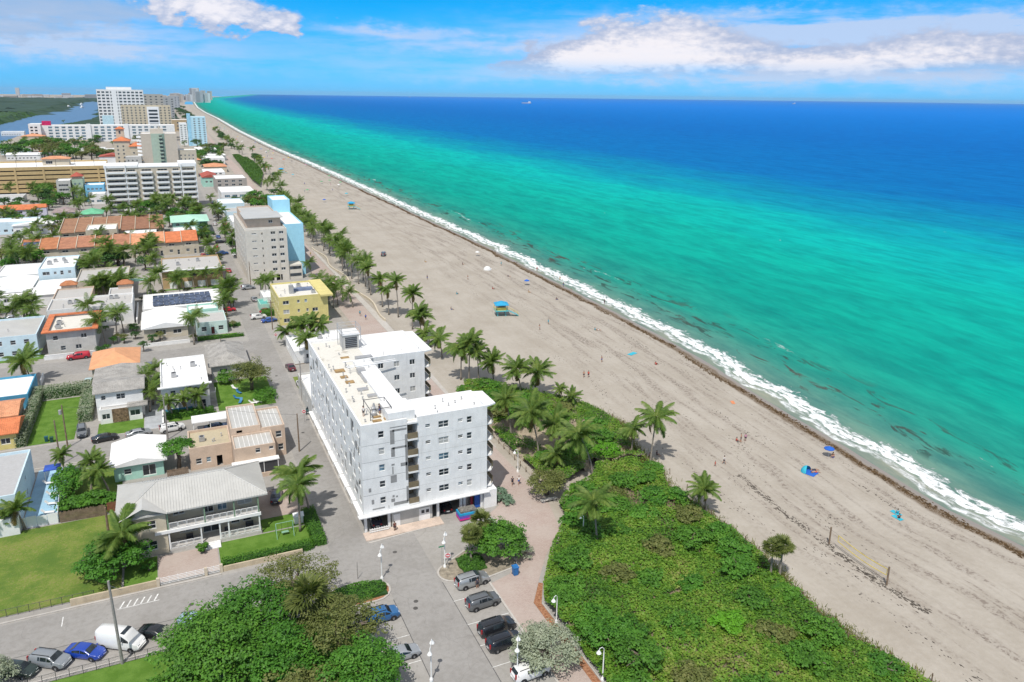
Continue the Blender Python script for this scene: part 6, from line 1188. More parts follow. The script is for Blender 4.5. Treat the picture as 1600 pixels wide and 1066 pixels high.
for (xa, ya), (xb, yb), n in (((77.9,44),(76,58),500),((76,58),(75.3,66),360),((75.3,66),(77.5,76),380),((77.5,76),(77.9,92),500),((77.9,92),(77,100),300),((77,100),(79.8,111),400),((79.8,111),(80.2,119),300),((80.2,119),(84,127),500),((84,127),(82,138.6),700),((82,138.6),(75.6,148.8),600),((75.6,148.8),(66,162.4),500)):
    n = int(n*1.5); s = rs.rand(n*3); cx_ = xa+(xb-xa)*s+rs.normal(size=n*3)*1.0-.2; cy_ = ya+(yb-ya)*s+rs.normal(size=n*3)*.7; a = rs.rand(n*3)*6.283; hh = .3+.55*rs.rand(n*3); lx = rs.normal(size=n*3)*.3-.2; ly = rs.normal(size=n*3)*.3; w = .06
    Q.append(np.stack([np.stack([cx_-w*np.cos(a), cy_-w*np.sin(a), 0*a], 1), np.stack([cx_+w*np.cos(a), cy_+w*np.sin(a), 0*a], 1), np.stack([cx_+lx+w*.4*np.cos(a), cy_+ly+w*.4*np.sin(a), hh], 1), np.stack([cx_+lx-w*.4*np.cos(a), cy_+ly-w*.4*np.sin(a), hh], 1)], 1))
o = obj('sea_oats', quadmesh('sea_oats', np.concatenate(Q), L_OAT)); tag(o, 'pale sea oat grass along the seaward edge of the dune', 'grass', None, 'stuff')
def hC(X, Y): return .6+1.6*vnoise(X, Y, 14., 33)+.9*vnoise(X, Y, 4., 34)
dune('far_dune_scrub', 'rounded green scrub mound along the broadwalk far past the beige tower', [(64.6,590),(79,690),(84,780),(83.4,857),(76,900),(71.6,898),(68.4,773),(64,640)], 9, hC, lambda X, Y: np.ones_like(X), leafmat('far_dune_leaf', [(.03,.08,.012),(.06,.14,.018),(.09,.19,.025)], .08), .9, 3, M_DSOIL, 2.)
# --- trees further off
_ft = {}
def free(x, y, mrg=1.5):
    return not any(a-mrg < x < c+mrg and e-mrg < y < f+mrg for a, c, e, f in FOOT) and not (17.5 < x < 24. and y < 1500)
def fartree(label, x, y, r, zc, lm, k, group):
    key = (lm.name, k)
    if key not in _ft: _ft[key] = (crown('crown', 1, 1, .75, 46, 26, .16, lm, k+70), limbs(1., 1., k, .6).mesh('trunk', BARK, True))
    o = thing('tree', label, 'tree', (x, y, 0), 0, group); obj('crown', _ft[key][0], o, (0,0,zc), rn.uniform(0,6.28), (r,r,r)); obj('trunk', _ft[key][1], o, None, 0, (r*.5, r*.5, zc)); return o
rn = random.Random(21)
def scatter(box, n, pal, rr, what, grp, lms=(L_SG, L_DK, L_OL)):
    c_ = 0; tries = 0
    while c_ < n and tries < n*30:
        tries += 1; px, py = rn.uniform(box[0], box[2]), rn.uniform(box[1], box[3]); x, y = G(px, py)
        if not free(x, y): continue
        c_ += 1
        if rn.random() < pal: palm('palm '+what, x, y, rn.uniform(5, 9), None, False, 1.1, rn.randrange(60), grp+', palms')
        else:
            r = rn.uniform(*rr); q = rn.randrange(len(lms)); fartree(('mid green tree ', 'dark green tree ', 'olive tree ')[q % 3]+what, x, y, r, r*.95+rn.uniform(0,1), lms[q], rn.randrange(3), grp+', kind %d' % q)
scatter((0,226,178,252), 95, .45, (4.,7.5), 'in the thick grove between the garage and the long hotel', 'grove behind the garage')
scatter((0,352,92,372), 16, .25, (2.4,4.), 'around the cottages left of the brown roofs', 'trees by the left cottages')
scatter((0,395,60,440), 18, .35, (2.4,4.2), 'in the dark yard left of the pale blue three-storey house', 'trees in the left yards')
scatter((40,384,245,398), 22, .5, (2.2,3.6), 'planted along the front of the orange-roofed row', 'trees before the orange row')
scatter((150,402,246,428), 26, .55, (2.4,4.), 'in the yard before the tan apartment house', 'trees in the tan courtyard')
scatter((244,368,330,392), 16, .4, (2.4,3.8), 'between the orange row and the tan apartment house', 'trees behind the tan apartment house')
scatter((60,300,100,322), 14, .3, (3.,5.), 'at the foot of the parking garage', 'trees at the garage foot')
scatter((170,322,330,336), 22, .5, (2.5,4.5), 'below the white condominium', 'trees below the condominium')
scatter((255,340,332,356), 8, .4, (2.5,4.), 'beside the mint green house', 'trees by the mint green house')
scatter((308,232,350,268), 34, .25, (3.5,6.), 'on the inland side of the broadwalk past the grey block', 'trees by the far broadwalk')
scatter((285,205,318,232), 12, .3, (4.,7.), 'near the light blue tower', 'trees by the light blue tower')
scatter((365,318,420,334), 10, .0, (3.,5.), 'behind the beige tower', 'trees behind the beige tower')
scatter((330,340,352,420), 12, .5, (1.8,3.), 'along the long street before the beige tower', 'street trees')
scatter((350,360,372,440), 8, .4, (1.6,2.6), 'on the kerb beside the beige tower', 'kerb trees')
scatter((90,190,275,225), 24, .2, (5.,8.), 'around the long white hotel', 'trees round the hotel')
scatter((140,515,250,560), 12, .4, (.7,1.5), 'along the gravel street by the salmon-roofed house', 'shrubs on the gravel street')
scatter((0,470,380,540), 22, .4, (.7,1.4), 'in the small yards inland of the yellow apartment house', 'small yard shrubs')
scatter((0,440,210,470), 10, .5, (1.2,2.2), 'in the yards round the long white apartment house', 'yard trees round the long white house')
scatter((0,500,70,560), 9, .6, (1.2,2.4), 'in the yards round the orange-edged house', 'yard trees round the orange-edged house')
scatter((205,455,360,520), 14, .5, (.8,1.6), 'in the yards round the small mint bungalow', 'yard shrubs round the mint bungalow')
scatter((55,430,160,470), 8, .5, (1.2,2.), 'in the courts below the pale blue three-storey house', 'court trees')
scatter((0,340,330,366), 26, .45, (1.8,3.), 'between the brown townhouse row and the lilac townhouses', 'trees round the brown row')
scatter((120,316,330,345), 18, .45, (2.,3.5), 'on the garden side of the white condominium', 'condominium garden trees')
scatter((0,300,90,330), 16, .35, (2.,4.), 'beside the lilac townhouses', 'trees round the lilac townhouses')
for i in range(46):   # tree line between broadwalk and sand
    y = 470+i*22+rn.uniform(-6,6); x = np.interp(y, [470,600,900,1500], [66,70,82,92])+rn.uniform(-3,3)
    if 585 < y < 905: x += 9
    if rn.random() < .6: palm('palm in the tree line between far beach and broadwalk', x, y, rn.uniform(6,10), None, False, 1.2, i, 'far shore tree line, palms')
    else: fartree('dark green tree in the tree line between far beach and broadwalk', x, y, rn.uniform(3,5), 3.6, L_DK, i % 3, 'far shore tree line, broadleaf')
for i in range(40):
    y = 1500+i*60+rn.uniform(-20,20); x = shx(y)-62+rn.uniform(-26,6); fartree('dark tree far up the shore past the light blue tower', x, y, rn.uniform(5,9), 5., L_DK, i % 3, 'remote shore trees')
for i in range(30):
    px = rn.uniform(60, 155); x, y = G(px, rn.uniform(300, 318)); 
# mangroves and distant woods
def canopy(name, label, x0, x1, y0, y1, step, hh, keep, lm, seed):
    XX, YY = np.meshgrid(np.arange(x0, x1, step), np.arange(y0, y1, step), indexing='ij'); rs = np.random.RandomState(seed); XX = XX+rs.normal(size=XX.shape)*step*.3; YY = YY+rs.normal(size=XX.shape)*step*.3
    ZZ = hh*(.35+.5*vnoise(XX, YY, step*6, seed)+.6*vnoise(XX, YY, step*2, seed+1)*rs.rand(*XX.shape)); kp = keep(XX, YY); ZZ = np.where(kp, ZZ, -1.)
    V = np.stack([XX, YY, ZZ], -1); Q = np.stack([V[:-1,:-1], V[1:,:-1], V[1:,1:], V[:-1,1:]], 2).reshape(-1, 4, 3); Q = Q[(Q[:, :, 2] > -.5).any(1)]
    o = obj(name, quadmesh(name, Q, lm)); tag(o, label, 'woods', None, 'stuff')
chan = np.array([p[:2] for p in pts])
def in_chan(X, Y):
    r_ = np.zeros(X.shape, bool); n = len(chan)
    for a in range(n):
        xa, ya = chan[a]; xb, yb = chan[(a+1) % n]; r_ ^= ((ya > Y) != (yb > Y)) & (X < (xb-xa)*(Y-ya)/(yb-ya+1e-9)+xa)
    return r_
def beyond(X, Y):      # on the far bank of the channel, away from the shore strip
    edge = np.interp(Y, [900,1250,1500,1750,2300,3000,4000,6000,9500], [-420,-290,-260,-235,-205,-235,-290,-280,-400]); return (X < edge) & ~in_chan(X, Y)
L_MG = leafmat('mangrove', [(.018,.05,.012),(.035,.085,.02),(.06,.125,.03)], .012, .1); L_FW = leafmat('far_woods', [(.012,.035,.014),(.022,.055,.02),(.035,.075,.03)], .004, .1)
canopy('mangrove', 'pale green mangrove bank on the far side of the channel', -900, -150, 900, 2500, 11., 11., beyond, L_MG, 5)
canopy('distant_woods', 'flat dark green wooded land stretching to the inland skyline', -5200, -150, 2500, 7200, 38., 13., beyond, L_FW, 6)
canopy('shore_woods', 'dark trees filling the strip between channel and shore past the hotels', -240, 60, 1560, 5200, 24., 11., lambda X, Y: (X < np.interp(Y, [1560,3000,5200],[30,60,120])) & ~in_chan(X, Y) & ~beyond(X, Y), L_FW, 7)
# ------------------------------------------------------------------ vehicles
TYRE = mat('tyre_rubber', (.025,.025,.027), .85); RIM = mat('alloy_rim', (.45,.45,.46), .35, .05, 3., .5, .6); CGL = glassmat('car_glass', (.02,.028,.034), .06); TRIM = mat('black_trim', (.03,.03,.032), .6)
LENS = mat('headlight_lens', (.75,.77,.80), .15, .03); RED = mat('tail_light', (.35,.015,.02), .25); PLATE = mat('number_plate', (.7,.7,.68), .5)
def lerp(a, c, t): return a+(c-a)*t
KIND = {  # length, width, top line (x, z), belt height, ground clearance, wheel radius, wheel positions
 'sedan': (4.8, 1.84, [(-2.4,.78),(-2.3,1.0),(-1.65,1.06),(-.95,1.42),(.1,1.46),(.55,1.40),(1.25,1.02),(2.1,.86),(2.4,.62)], .98, .22, .33, (-1.42,1.42)),
 'coupe': (4.5, 1.84, [(-2.25,.82),(-2.15,1.02),(-1.6,1.10),(-.75,1.34),(0,1.38),(.45,1.32),(1.2,.98),(1.95,.84),(2.25,.6)], .95, .2, .33, (-1.32,1.36)),
 'suv': (4.85, 1.95, [(-2.42,.95),(-2.36,1.25),(-2.0,1.66),(-1.3,1.74),(.2,1.74),(.65,1.66),(1.3,1.18),(2.15,1.06),(2.42,.75)], 1.15, .27, .37, (-1.45,1.45)),
 'minivan': (5.1, 1.98, [(-2.55,.95),(-2.48,1.3),(-2.2,1.7),(-1.4,1.76),(.3,1.75),(.85,1.64),(1.75,1.12),(2.3,.98),(2.55,.7)], 1.1, .22, .36, (-1.5,1.6)),
 'van': (5.9, 2.08, [(-2.95,1.0),(-2.9,2.35),(-2.8,2.52),(-1.5,2.56),(.6,2.54),(1.2,2.44),(2.05,1.42),(2.75,1.12),(2.95,.75)], 1.4, .3, .37, (-1.85,1.95)),
 'pickup': (5.6, 1.98, [(-2.8,.95),(-2.75,1.2),(-2.6,1.78),(-1.2,1.86),(.3,1.86),(.7,1.78),(1.3,1.2),(2.5,1.1),(2.8,.75)], 1.18, .32, .4, (-1.75,1.75))}
def car(label, kind, col, x, y, heading, name='parked_car', metal=.0, group=None, cat='car'):
    Lc, Wc, top, belt, zb, wr_, wp = KIND[kind]; hw = Wc/2
    o = thing(name, label, cat, (x, y, 0), heading, group)
    tx = [p[0] for p in top]; tz = [p[1] for p in top]; zr = max(tz)
    xs = sorted(set(tx+list(np.linspace(tx[0], tx[-1], 13))))
    mb = MB(); secs = []
    for xx in xs:
        zt = float(np.interp(xx, tx, tz)); e = abs(xx)/(Lc/2); w = hw*(1-.16*max(0, e-.72)/.28*max(0, e-.72)/.28*1.6); zl = zb+(.16*max(0, e-.8)/.2)
        bl = min(belt, zt-.03) ; g = max(0, (zt-belt)/(zr-belt)); wt = w*lerp(.96, .78 if kind != 'van' else .88, g); zs_ = lerp(bl, zt, .86)
        half = [(w*.90, zl), (w*.985, zl+.14), (w, lerp(zl, bl, .6)), (w*.965, bl), (lerp(w*.955, wt, .9), max(zs_, bl+.01)), (wt*.84, max(zt-.008, bl+.02)), (0, zt+.015)]
        secs.append([(xx, -a, z) for a, z in half]+[(xx, a, z) for a, z in half[::-1][1:]])
    k = len(secs[0])
    for s_ in secs: mb.v += s_
    for i in range(len(secs)-1):
        for j in range(k-1): mb.f.append((i*k+j, i*k+j+1, (i+1)*k+j+1, (i+1)*k+j)); mb.mi.append(0)
        mb.f.append((i*k+k-1, i*k, (i+1)*k, (i+1)*k+k-1)); mb.mi.append(0)
    mb.f.append(tuple(range(k))); mb.mi.append(0); mb.f.append(tuple((len(secs)-1)*k+j for j in range(k))[::-1]); mb.mi.append(0)
    pm = carpaint('paint_'+'_'.join('%03d' % int(c*999) for c in col), col, metal)
    mb.build('body', pm, o, True)
    def prof(xx):
        zt = float(np.interp(xx, tx, tz)); e = abs(xx)/(Lc/2); w = hw*(1-.256*(max(0, e-.72)/.28)**2); g = max(0, (zt-belt)/(zr-belt)); wt = w*lerp(.96, .78 if kind != 'van' else .88, g); return w, zt, wt
    gx = [p for p in top if p[1] > belt+.12]; rx_ = [p for p in top if p[1] > zr-.09]
    xr, xf = rx_[0][0], rx_[-1][0]                           # roof ends
    fi = [p for p in top if p[0] > xf][0][0]; ri = [p for p in top if p[0] < xr][-1][0]
    def pane(name, xa, xb, off=.012):
        ws = []
        for t in (.06, .94):
            xx = lerp(xa, xb, t); w, zt, wt = prof(xx); ws.append((xx, wt*.86, zt+.02))
        n_ = Vector((-(ws[1][2]-ws[0][2]), 0, ws[1][0]-ws[0][0])); n_ = n_ if n_.z > 0 else -n_; n_ = n_.normalized()*off
        a, c = ws; MB().quad((a[0]+n_.x,-a[1],a[2]+n_.z),(a[0]+n_.x,a[1],a[2]+n_.z),(c[0]+n_.x,c[1],c[2]+n_.z),(c[0]+n_.x,-c[1],c[2]+n_.z)).build(name, CGL, o)
    pane('windscreen', xf, fi)
    if kind not in ('van',): pane('rear_window', xr, ri if kind != 'suv' else lerp(xr, ri, .98))
    for sg in (-1, 1):
        spans = {'van': [(.75,1.75)], 'pickup': [(-.5,.35),(.42,1.15),(-2.4,-.6)], 'coupe': [(-1.1,-.2),(-.12,.95)]}.get(kind, [(max(xr-.25, ri+.25),-.62),(-.54,.28),(.36,fi-.22)] if kind != 'sedan' else [(-1.15,-.1),(-.02,1.0)])
        for (xa, xb) in spans:
            pts = []
            for xx, up in ((xa,0),(xb,0),(xb,1),(xa,1)):
                w, zt, wt = prof(xx); zs_ = lerp(belt, zt, .86); zt_ = lerp(belt+.03, max(zs_-.03, belt+.05), up); t = (zt_-belt)/max(zs_-belt, .01)
                pts.append((xx, sg*(lerp(w*.965, lerp(w*.955, wt, .9), t)+.012), zt_))
            MB().quad(*(pts if sg < 0 else pts[::-1])).build('side_window', CGL, o)
        for xw in wp:
            wy = hw-.10; wh = obj('wheel', WHEEL(wr_)[0], o, (xw, sg*wy, wr_), 0 if sg > 0 else math.pi); obj('rim', WHEEL(wr_)[1], wh)
            arc_ = [(xw+(wr_+.09)*math.cos(q), wr_+(wr_+.09)*math.sin(q)) for q in np.linspace(-.35, math.pi+.35, 12)]
            MB().quad(*[(a, sg*(hw+.004), c) for a, c in (arc_ if sg < 0 else arc_[::-1])]).build('wheel_arch', TRIM, o)
        zl = np.interp(Lc/2*.93, tx, tz); w_ = prof(Lc/2*.93)[0]
        MB().box(Lc/2*.90, sg*w_*.62-.17, zl-.20, Lc/2*.965, sg*w_*.62+.17, zl-.05).build('headlight', LENS, o)
        MB().box(-Lc/2*1.003, sg*w_*.78-.12, belt-.28, -Lc/2*.95, sg*w_*.78+.12, belt+(.28 if kind in ('suv','minivan','van') else -.04)).build('tail_light', RED, o)
        MB().box(fi-.28-.08, sg*(hw+.02), belt-.02, fi-.28+.08, sg*(hw+.17), belt+.13).build('mirror', pm, o)
    MB().box(Lc/2*.955, -hw*.5, zb+.18, Lc/2*.995, hw*.5, zb+.38).build('grille', TRIM, o); MB().box(-Lc/2*1.008, -.26, zb+.32, -Lc/2*.99, .26, zb+.46).build('number_plate', PLATE, o)
    if kind in ('suv', 'minivan'):
        for sg in (-1, 1): MB().box(xr+.2, sg*hw*.64-.03, zr+.01, xf-.1, sg*hw*.64+.03, zr+.07).build('roof_rail', TRIM, o)
    return o
_wh = {}
def WHEEL(r):
    if r not in _wh:
        t = MB(); pr_ = [(r*.62,-.11),(r*.94,-.11),(r,-.06),(r,.06),(r*.94,.11),(r*.62,.11)]; t.lathe([(a, z) for a, z in pr_], 18)
        t.v = [(a, c, e) for a, e, c in t.v]; q = MB(); q.lathe([(.02,.09),(r*.2,.11),(r*.55,.095),(r*.64,.10)], 12); q.v = [(a, c, e) for a, e, c in q.v]
        _wh[r] = (t.mesh('wheel', TYRE, True), q.mesh('rim', RIM, True))
    return _wh[r]
E_, W_, N_, S_ = 0., math.pi, math.pi/2, -math.pi/2
BLK = (.012,.013,.016); SIL = (.42,.44,.46); WHT = (.74,.74,.73); GRY = (.14,.15,.16); NAV = (.012,.02,.05); BLU = (.01,.05,.34)
car('white high-roof camper van parked on the street by the wooden pole', 'van', WHT, -10.4, 94.7, R(-33), 'van', cat='van')
car('black coupe parked beside the white van', 'coupe', BLK, -6.4, 95.0, R(-33)); car('bright blue sedan parked between the white van and the grey hatchback', 'sedan', BLU, -14.4, 94.6, R(-33)); car('grey crossover with dark roof glass parked beside the bright blue sedan', 'suv', (.22,.24,.26), -18.2, 94.6, R(-33)); car('dark green car half hidden by the silver bush', 'sedan', (.02,.035,.03), -21.6, 94.4, R(-33)); car('light blue car glimpsed behind the corner trees beside the black coupe', 'sedan', (.30,.42,.50), -1.6, 95.4, R(-33))
car('silver minivan with open side door parked beside the planted island', 'minivan', (.40,.42,.43), 35.0, 88.9, R(4), metal=.5); car('grey crossover parked between the minivan and the two dark vehicles', 'suv', (.15,.16,.17), 34.6, 83.9, R(3), metal=.4); car('black minivan parked tight beside the black sport utility vehicle', 'minivan', (.015,.017,.022), 34.3, 78.4, R(3)); car('black sport utility vehicle with roof rails parked tight beside the black minivan', 'suv', (.010,.013,.02), 34.1, 75.4, R(3)); car('white car half covered by the silver buttonwood', 'suv', WHT, 34.9, 69.4, R(3))
car('blue hatchback parked under the olive-brown tree', 'suv', (.02,.12,.30), 21.0, 86.6, R(2)); car('silver sedan parked under the yellow-green tree', 'sedan', SIL, 21.4, 78.6, R(2), metal=.5)
car('dark grey pickup on the drive of the vacant lawn', 'suv', GRY, -20.0, 166.6, R(-85)); car('black sedan on the street beside the white stone-fronted house', 'sedan', BLK, -15.6, 161.6, R(8)); car('silver sedan on the street by the grey drive', 'sedan', SIL, -9.5, 161.5, R(6), metal=.5); car('white crossover on the street before the white two-storey apartment house', 'suv', WHT, -3.2, 161.4, R(6))
car('red pickup with matching topper on the gravel street', 'pickup', (.48,.02,.04), -24.6, 218.6, R(184)); car('dark red car beside the salmon-roofed house', 'sedan', (.30,.02,.04), -17.6, 219.2, R(90)); car('blue car parked behind the salmon-roofed house', 'sedan', (.03,.10,.35), -14.4, 219.4, R(90)); car('grey pickup parked by the salmon-roofed house', 'suv', GRY, -7.6, 203.4, R(90)); car('white and teal car behind the silver hedge', 'sedan', (.45,.60,.62), -20.8, 197.6, R(80))
car('red sports car at the kerb of the long street', 'coupe', (.50,.015,.03), 15.2, 251.8, R(-5)); car('black car parked behind the red sports car', 'sedan', BLK, 15.6, 262.6, R(-5)); car('blue car beside the yellow apartment house', 'sedan', (.03,.10,.38), 25.6, 234.6, R(10)); car('maroon car by the pool shed', 'sedan', (.28,.02,.05), 25.6, 246., R(60))
car('small white car first in the row beside the white apartment block', 'suv', WHT, 25.6, 176., R(95)); car('black convertible in the row beside the white apartment block', 'sedan', BLK, 26.0, 168.9, R(95)); car('dark green car nearest the no entry sign beside the white apartment block', 'sedan', (.02,.05,.05), 25.2, 160.6, R(60)); car('dark maroon car by the blue bin stand on the long street', 'sedan', (.10,.02,.03), 25.0, 189.5, R(95))
car('dark blue car under the palms behind the beige house', 'sedan', NAV, 12.6, 124.6, R(80)); car('blue car inside the carport of the stepped tan house', 'sedan', (.04,.09,.22), 5.2, 158.4, R(5)); car('dark car in the ground floor parking at the front of the white block', 'sedan', NAV, 26.4, 110.6, R(85)); car('dark car in the ground floor parking at the side of the white block', 'sedan', GRY, 26.6, 120.6, R(85)); car('black car in the front bay of the white block', 'sedan', BLK, 38.4, 110.4, R(85))
rn = random.Random(5)
for i in range(24):
    px, py = [(404,498),(398,470),(362,440),(357,425),(348,398),(372,400),(388,452),(345,380),(338,388),(341,372),(336,352),(340,340),(333,320),(352,352),(356,340),(190,262),(30,375),(122,364),(318,402),(326,400),(332,398),(20,500),(70,458),(84,462)][i]
    x, y = G(px, py); c_ = [(WHT,'white'),(SIL,'silver'),(BLK,'black'),((.4,.03,.04),'red'),((.03,.1,.3),'blue')][i % 5]
    car('small %s car parked %s' % (c_[1], 'along the far stretch of the long street' if i < 15 else 'among the houses inland of the long street'), ('suv','sedan')[i % 2], c_[0], x, y, R(rn.choice((85,95,5))), group='distant %s cars %s' % (c_[1], 'on the street' if i < 15 else 'inland'))
jp = car('dark open beach patrol buggy on the sand', 'suv', (.08,.10,.12), 84.4, 319.5, R(70), 'beach_buggy', cat='buggy')
# ------------------------------------------------------------------ lamps, poles, signs, fences
LAMPW = mat('lamp_white', (.78,.78,.76), .4, .03)
def lamp(label, x, y, h, heads=2, rz=0., group=None):
    o = thing('street_lamp', label, 'street lamp', (x, y, 0), rz, group)
    MB().lathe([(.24,0),(.24,.25),(.16,.45),(.09,.6),(.075,h*.6),(.065,h-.3)], 10).build('post', LAMPW, o)
    for k in range(heads):
        sg = (1 if k else -1) if heads == 2 else 1; z = h-.35+(.45 if (heads == 2 and k) else 0)
        arm = [(0,0,z),(0,0,z+.45),(sg*.25,0,z+.75),(sg*.6,0,z+.7),(sg*.7,0,z+.45)]
        MB().tube(arm, .04, 6).build('arm', LAMPW, o)
        MB().lathe([(.05,.18),(.10,.12),(.24,-.08),(.31,-.22),(.28,-.24),(.04,-.14)], 14, (sg*.7,0,z+.3)).build('shade', LAMPW, o)
lamp('white twin lamp by the oval hedge mound', 23.4, 95.2, 4.6, 2, R(60)); lamp('white twin lamp beside the stop sign island', 32.7, 94.2, 4.9, 2, R(60)); lamp('white twin lamp at the kerb opposite the black minivan', 23.6, 73.4, 4.6, 2, R(60)); lamp('white twin lamp in front of the silver buttonwood', 33.2, 69.6, 4.8, 2, R(60))
lamp('white bell lamp at the broadwalk fence by the white block', 55.2, 117., 4.3, 1, R(180)); lamp('white bell lamp in the scrub corner beside the red mulch', 42.2, 76.6, 4.0, 1, R(200)); lamp('white bell lamp at the near end of the red mulch bed', 42.5, 65.2, 4.4, 1, R(180)); lamp('white bell lamp under the slender palm by the path', 55.2, 92.4, 4., 1, R(120))
def pole(label, x, y, h, m_=None, arm=False, r=.16, lean=(0,0), cat='utility pole', xf=False):
    o = thing('utility_pole', label, cat, (x, y, 0)); o['_o'] = [0,0,0]
    MB().tube([(0,0,0),(lean[0]*.5,lean[1]*.5,h*.5),(lean[0],lean[1],h)], [r,r*.85,r*.68], 9).build('shaft', m_ or WOOD, o)
    if arm: MB().box(lean[0]-1.1, lean[1]-.06, h-.75, lean[0]+1.1, lean[1]+.06, h-.6).build('crossarm', WOOD, o)
    if xf: MB().lathe([(.02,0),(.28,.02),(.28,.9),(.02,.95)], 12, (lean[0]-.42,lean[1],h-1.9)).build('transformer', STEEL, o)
    return o
PG = mat('pole_grey', (.30,.28,.26), .9, .15, 3.)
p_ = pole('tall grey pole standing on the kerb by the white camper van', -10.2, 91.3, 11.6, PG, r=.2, lean=(-.3,.2))
MB().tube([(-.3,.2,11.),(.9,1.4,9.2)], .03, 5).build('guy_wire', STEEL, p_)
pole('wooden pole with transformer at the corner of the vacant lawn', -22.1, 160.9, 9., None, False, xf=True); pole('thin wooden pole by the street palms', -22.6, 153.3, 9.); pole('wooden pole before the white two-storey apartment house', -4.1, 157.2, 9.5, PG); pole('wooden pole on the long street beside the stepped tan house', 19.3, 141.5, 8.); pole('tall wooden pole beside the white apartment block', 24.2, 167.6, 9.5, PG, True); pole('leaning wooden pole at the edge of the grass lot', -13.1, 122.7, 5.2, WOOD, r=.22); pole('wooden pole at the yellow house corner', 25.4, 226.2, 9., None, True); pole('wooden pole at the foot of the beige tower', 25.4, 284., 9.)
pole('thin post at the hedge mound by the twin lamp', 20.2, 96.6, 2.8, PG, r=.06, cat='post')
for lb, a, c in (('overhead cable from the transformer pole to the pole before the white apartment house', (-22.1,160.9,8.6),(-4.1,157.2,9.2)),('overhead cable between the apartment house pole and the pole on the long street', (-4.1,157.2,9.2),(19.3,141.5,7.8)),('overhead cable along the long street from the white block to the yellow house', (24.2,167.6,9.),(25.4,226.2,8.6)),('overhead cable along the long street from the yellow house to the beige tower', (25.4,226.2,8.6),(25.4,284.,8.8))):
    o = MB().tube([(lerp(a[0],c[0],q/12), lerp(a[1],c[1],q/12), lerp(a[2],c[2],q/12)-.9*math.sin(math.pi*q/12)) for q in range(13)], .022, 4).build('overhead_cable', DARKM); tag(o, lb, 'cable')
REDS = mat('sign_red', (.55,.015,.03), .5, .03); WHS = mat('sign_white', (.78,.78,.78), .5, .02)
def noentry(label, x, y, h, rz):
    o = thing('road_sign', label, 'road sign', (x, y, 0), rz); MB().tube([(0,0,0),(0,0,h)], .04, 6).build('post', STEEL, o)
    sq = MB().box(-.4,-.05,h-.8,.4,-.03,h).build('plate', WHS, o)
    d_ = MB(); n = 20; d_.prism([(.36*math.cos(6.283*i/n), .36*math.sin(6.283*i/n)) for i in range(n)], 0, .01); d_.v = [(a, -.052-c, h-.4+b_) for a, b_, c in d_.v]; d_.build('red_disc', REDS, o)
    MB().box(-.26,-.075,h-.47,.26,-.063,h-.33).build('white_bar', WHS, o)
    for txt, z_, sz in (('DO NOT', h-.24, .13), ('ENTER', h-.66, .13)):
        cu = bpy.data.curves.new('lettering', 'FONT'); cu.body = txt; cu.size = sz; cu.align_x = 'CENTER'; cu.extrude = .003; cu.materials.append(WHS)
        to_ = bpy.data.objects.new('tmp', cu); COL.objects.link(to_); me_ = bpy.data.meshes.new_from_object(to_.evaluated_get(bpy.context.evaluated_depsgraph_get())); bpy.data.objects.remove(to_)
        t_ = obj('lettering', me_, o, (0, -.07, z_)); t_.rotation_euler = (R(90), 0, 0)
noentry('round red no entry sign beside the row of cars at the white block', 22.6, 155.1, 2.9, R(-10)); noentry('round red no entry sign on the planted island by the twin lamp', 33.0, 93.7, 2.7, R(-14)); noentry('round red no entry sign by the low white shop', 24.6, 212.5, 2.9, R(-8))
o = thing('street_name_sign', 'small green street name blade on the lamp island', 'road sign', (32.4,94.6,0)); MB().tube([(32.4,94.6,0),(32.4,94.6,3.5)], .04, 6).build('post', STEEL, o); slab(o, 'blade', 31.9, 94.58, 3.3, 32.9, 94.62, 3.5, mat('sign_green', (.02,.22,.10), .5))
# wooden fence, white fence, chain-link fences
def picket(label, x0, y0, x1, y1, h, n, m_, name='fence', gap=.02, th=.04):
    o = thing(name, label, 'fence', ((x0+x1)/2, (y0+y1)/2, 0)); d_ = Vector((x1-x0, y1-y0)); L_ = d_.length; d_.normalize(); a_ = math.atan2(d_.y, d_.x); rn_ = random.Random(n)
    me = MB().box(0, -th/2, 0, L_/n-gap, th/2, 1.).mesh('board', m_)
    for i in range(n): 
        q = L_*i/n; w_ = obj('board', me, o, (x0+d_.x*q-(x0+x1)/2, y0+d_.y*q-(y0+y1)/2, 0.02), a_, (1,1,h*rn_.uniform(.93,1.05)))
    for z in (.3*h, .8*h):
        r_ = obj('rail', MB().box(0, .03, z-.05, L_, .08, z+.05).mesh('rail', m_), o, (x0-(x0+x1)/2, y0-(y0+y1)/2, 0), a_)
    return o
picket('weathered upright board fence between the yard and the grass lot', -20.5, 130.4, -13.8, 130.2, 1.9, 40, WOOD); picket('reddish brown slat fence behind the metal-roofed house', -13.7, 130.9, -10.9, 131.1, 1.8, 14, mat('red_wood', (.24,.10,.06), .9, .15, 2.))
wf = picket('white panel fence along the grass lot at the pale blue building', -34, 131., -20.7, 130.5, 1.9, 9, WPNT, gap=.06, th=.06); picket('white panel fence beside the blue pool deck', -20.75, 130.8, -21.6, 145.4, 1.8, 8, WPNT, gap=.06, th=.06)
picket('dark brown plank fence by the mint bungalow', -4.4, 139.4, -.8, 139.6, 1.7, 20, WOOD)
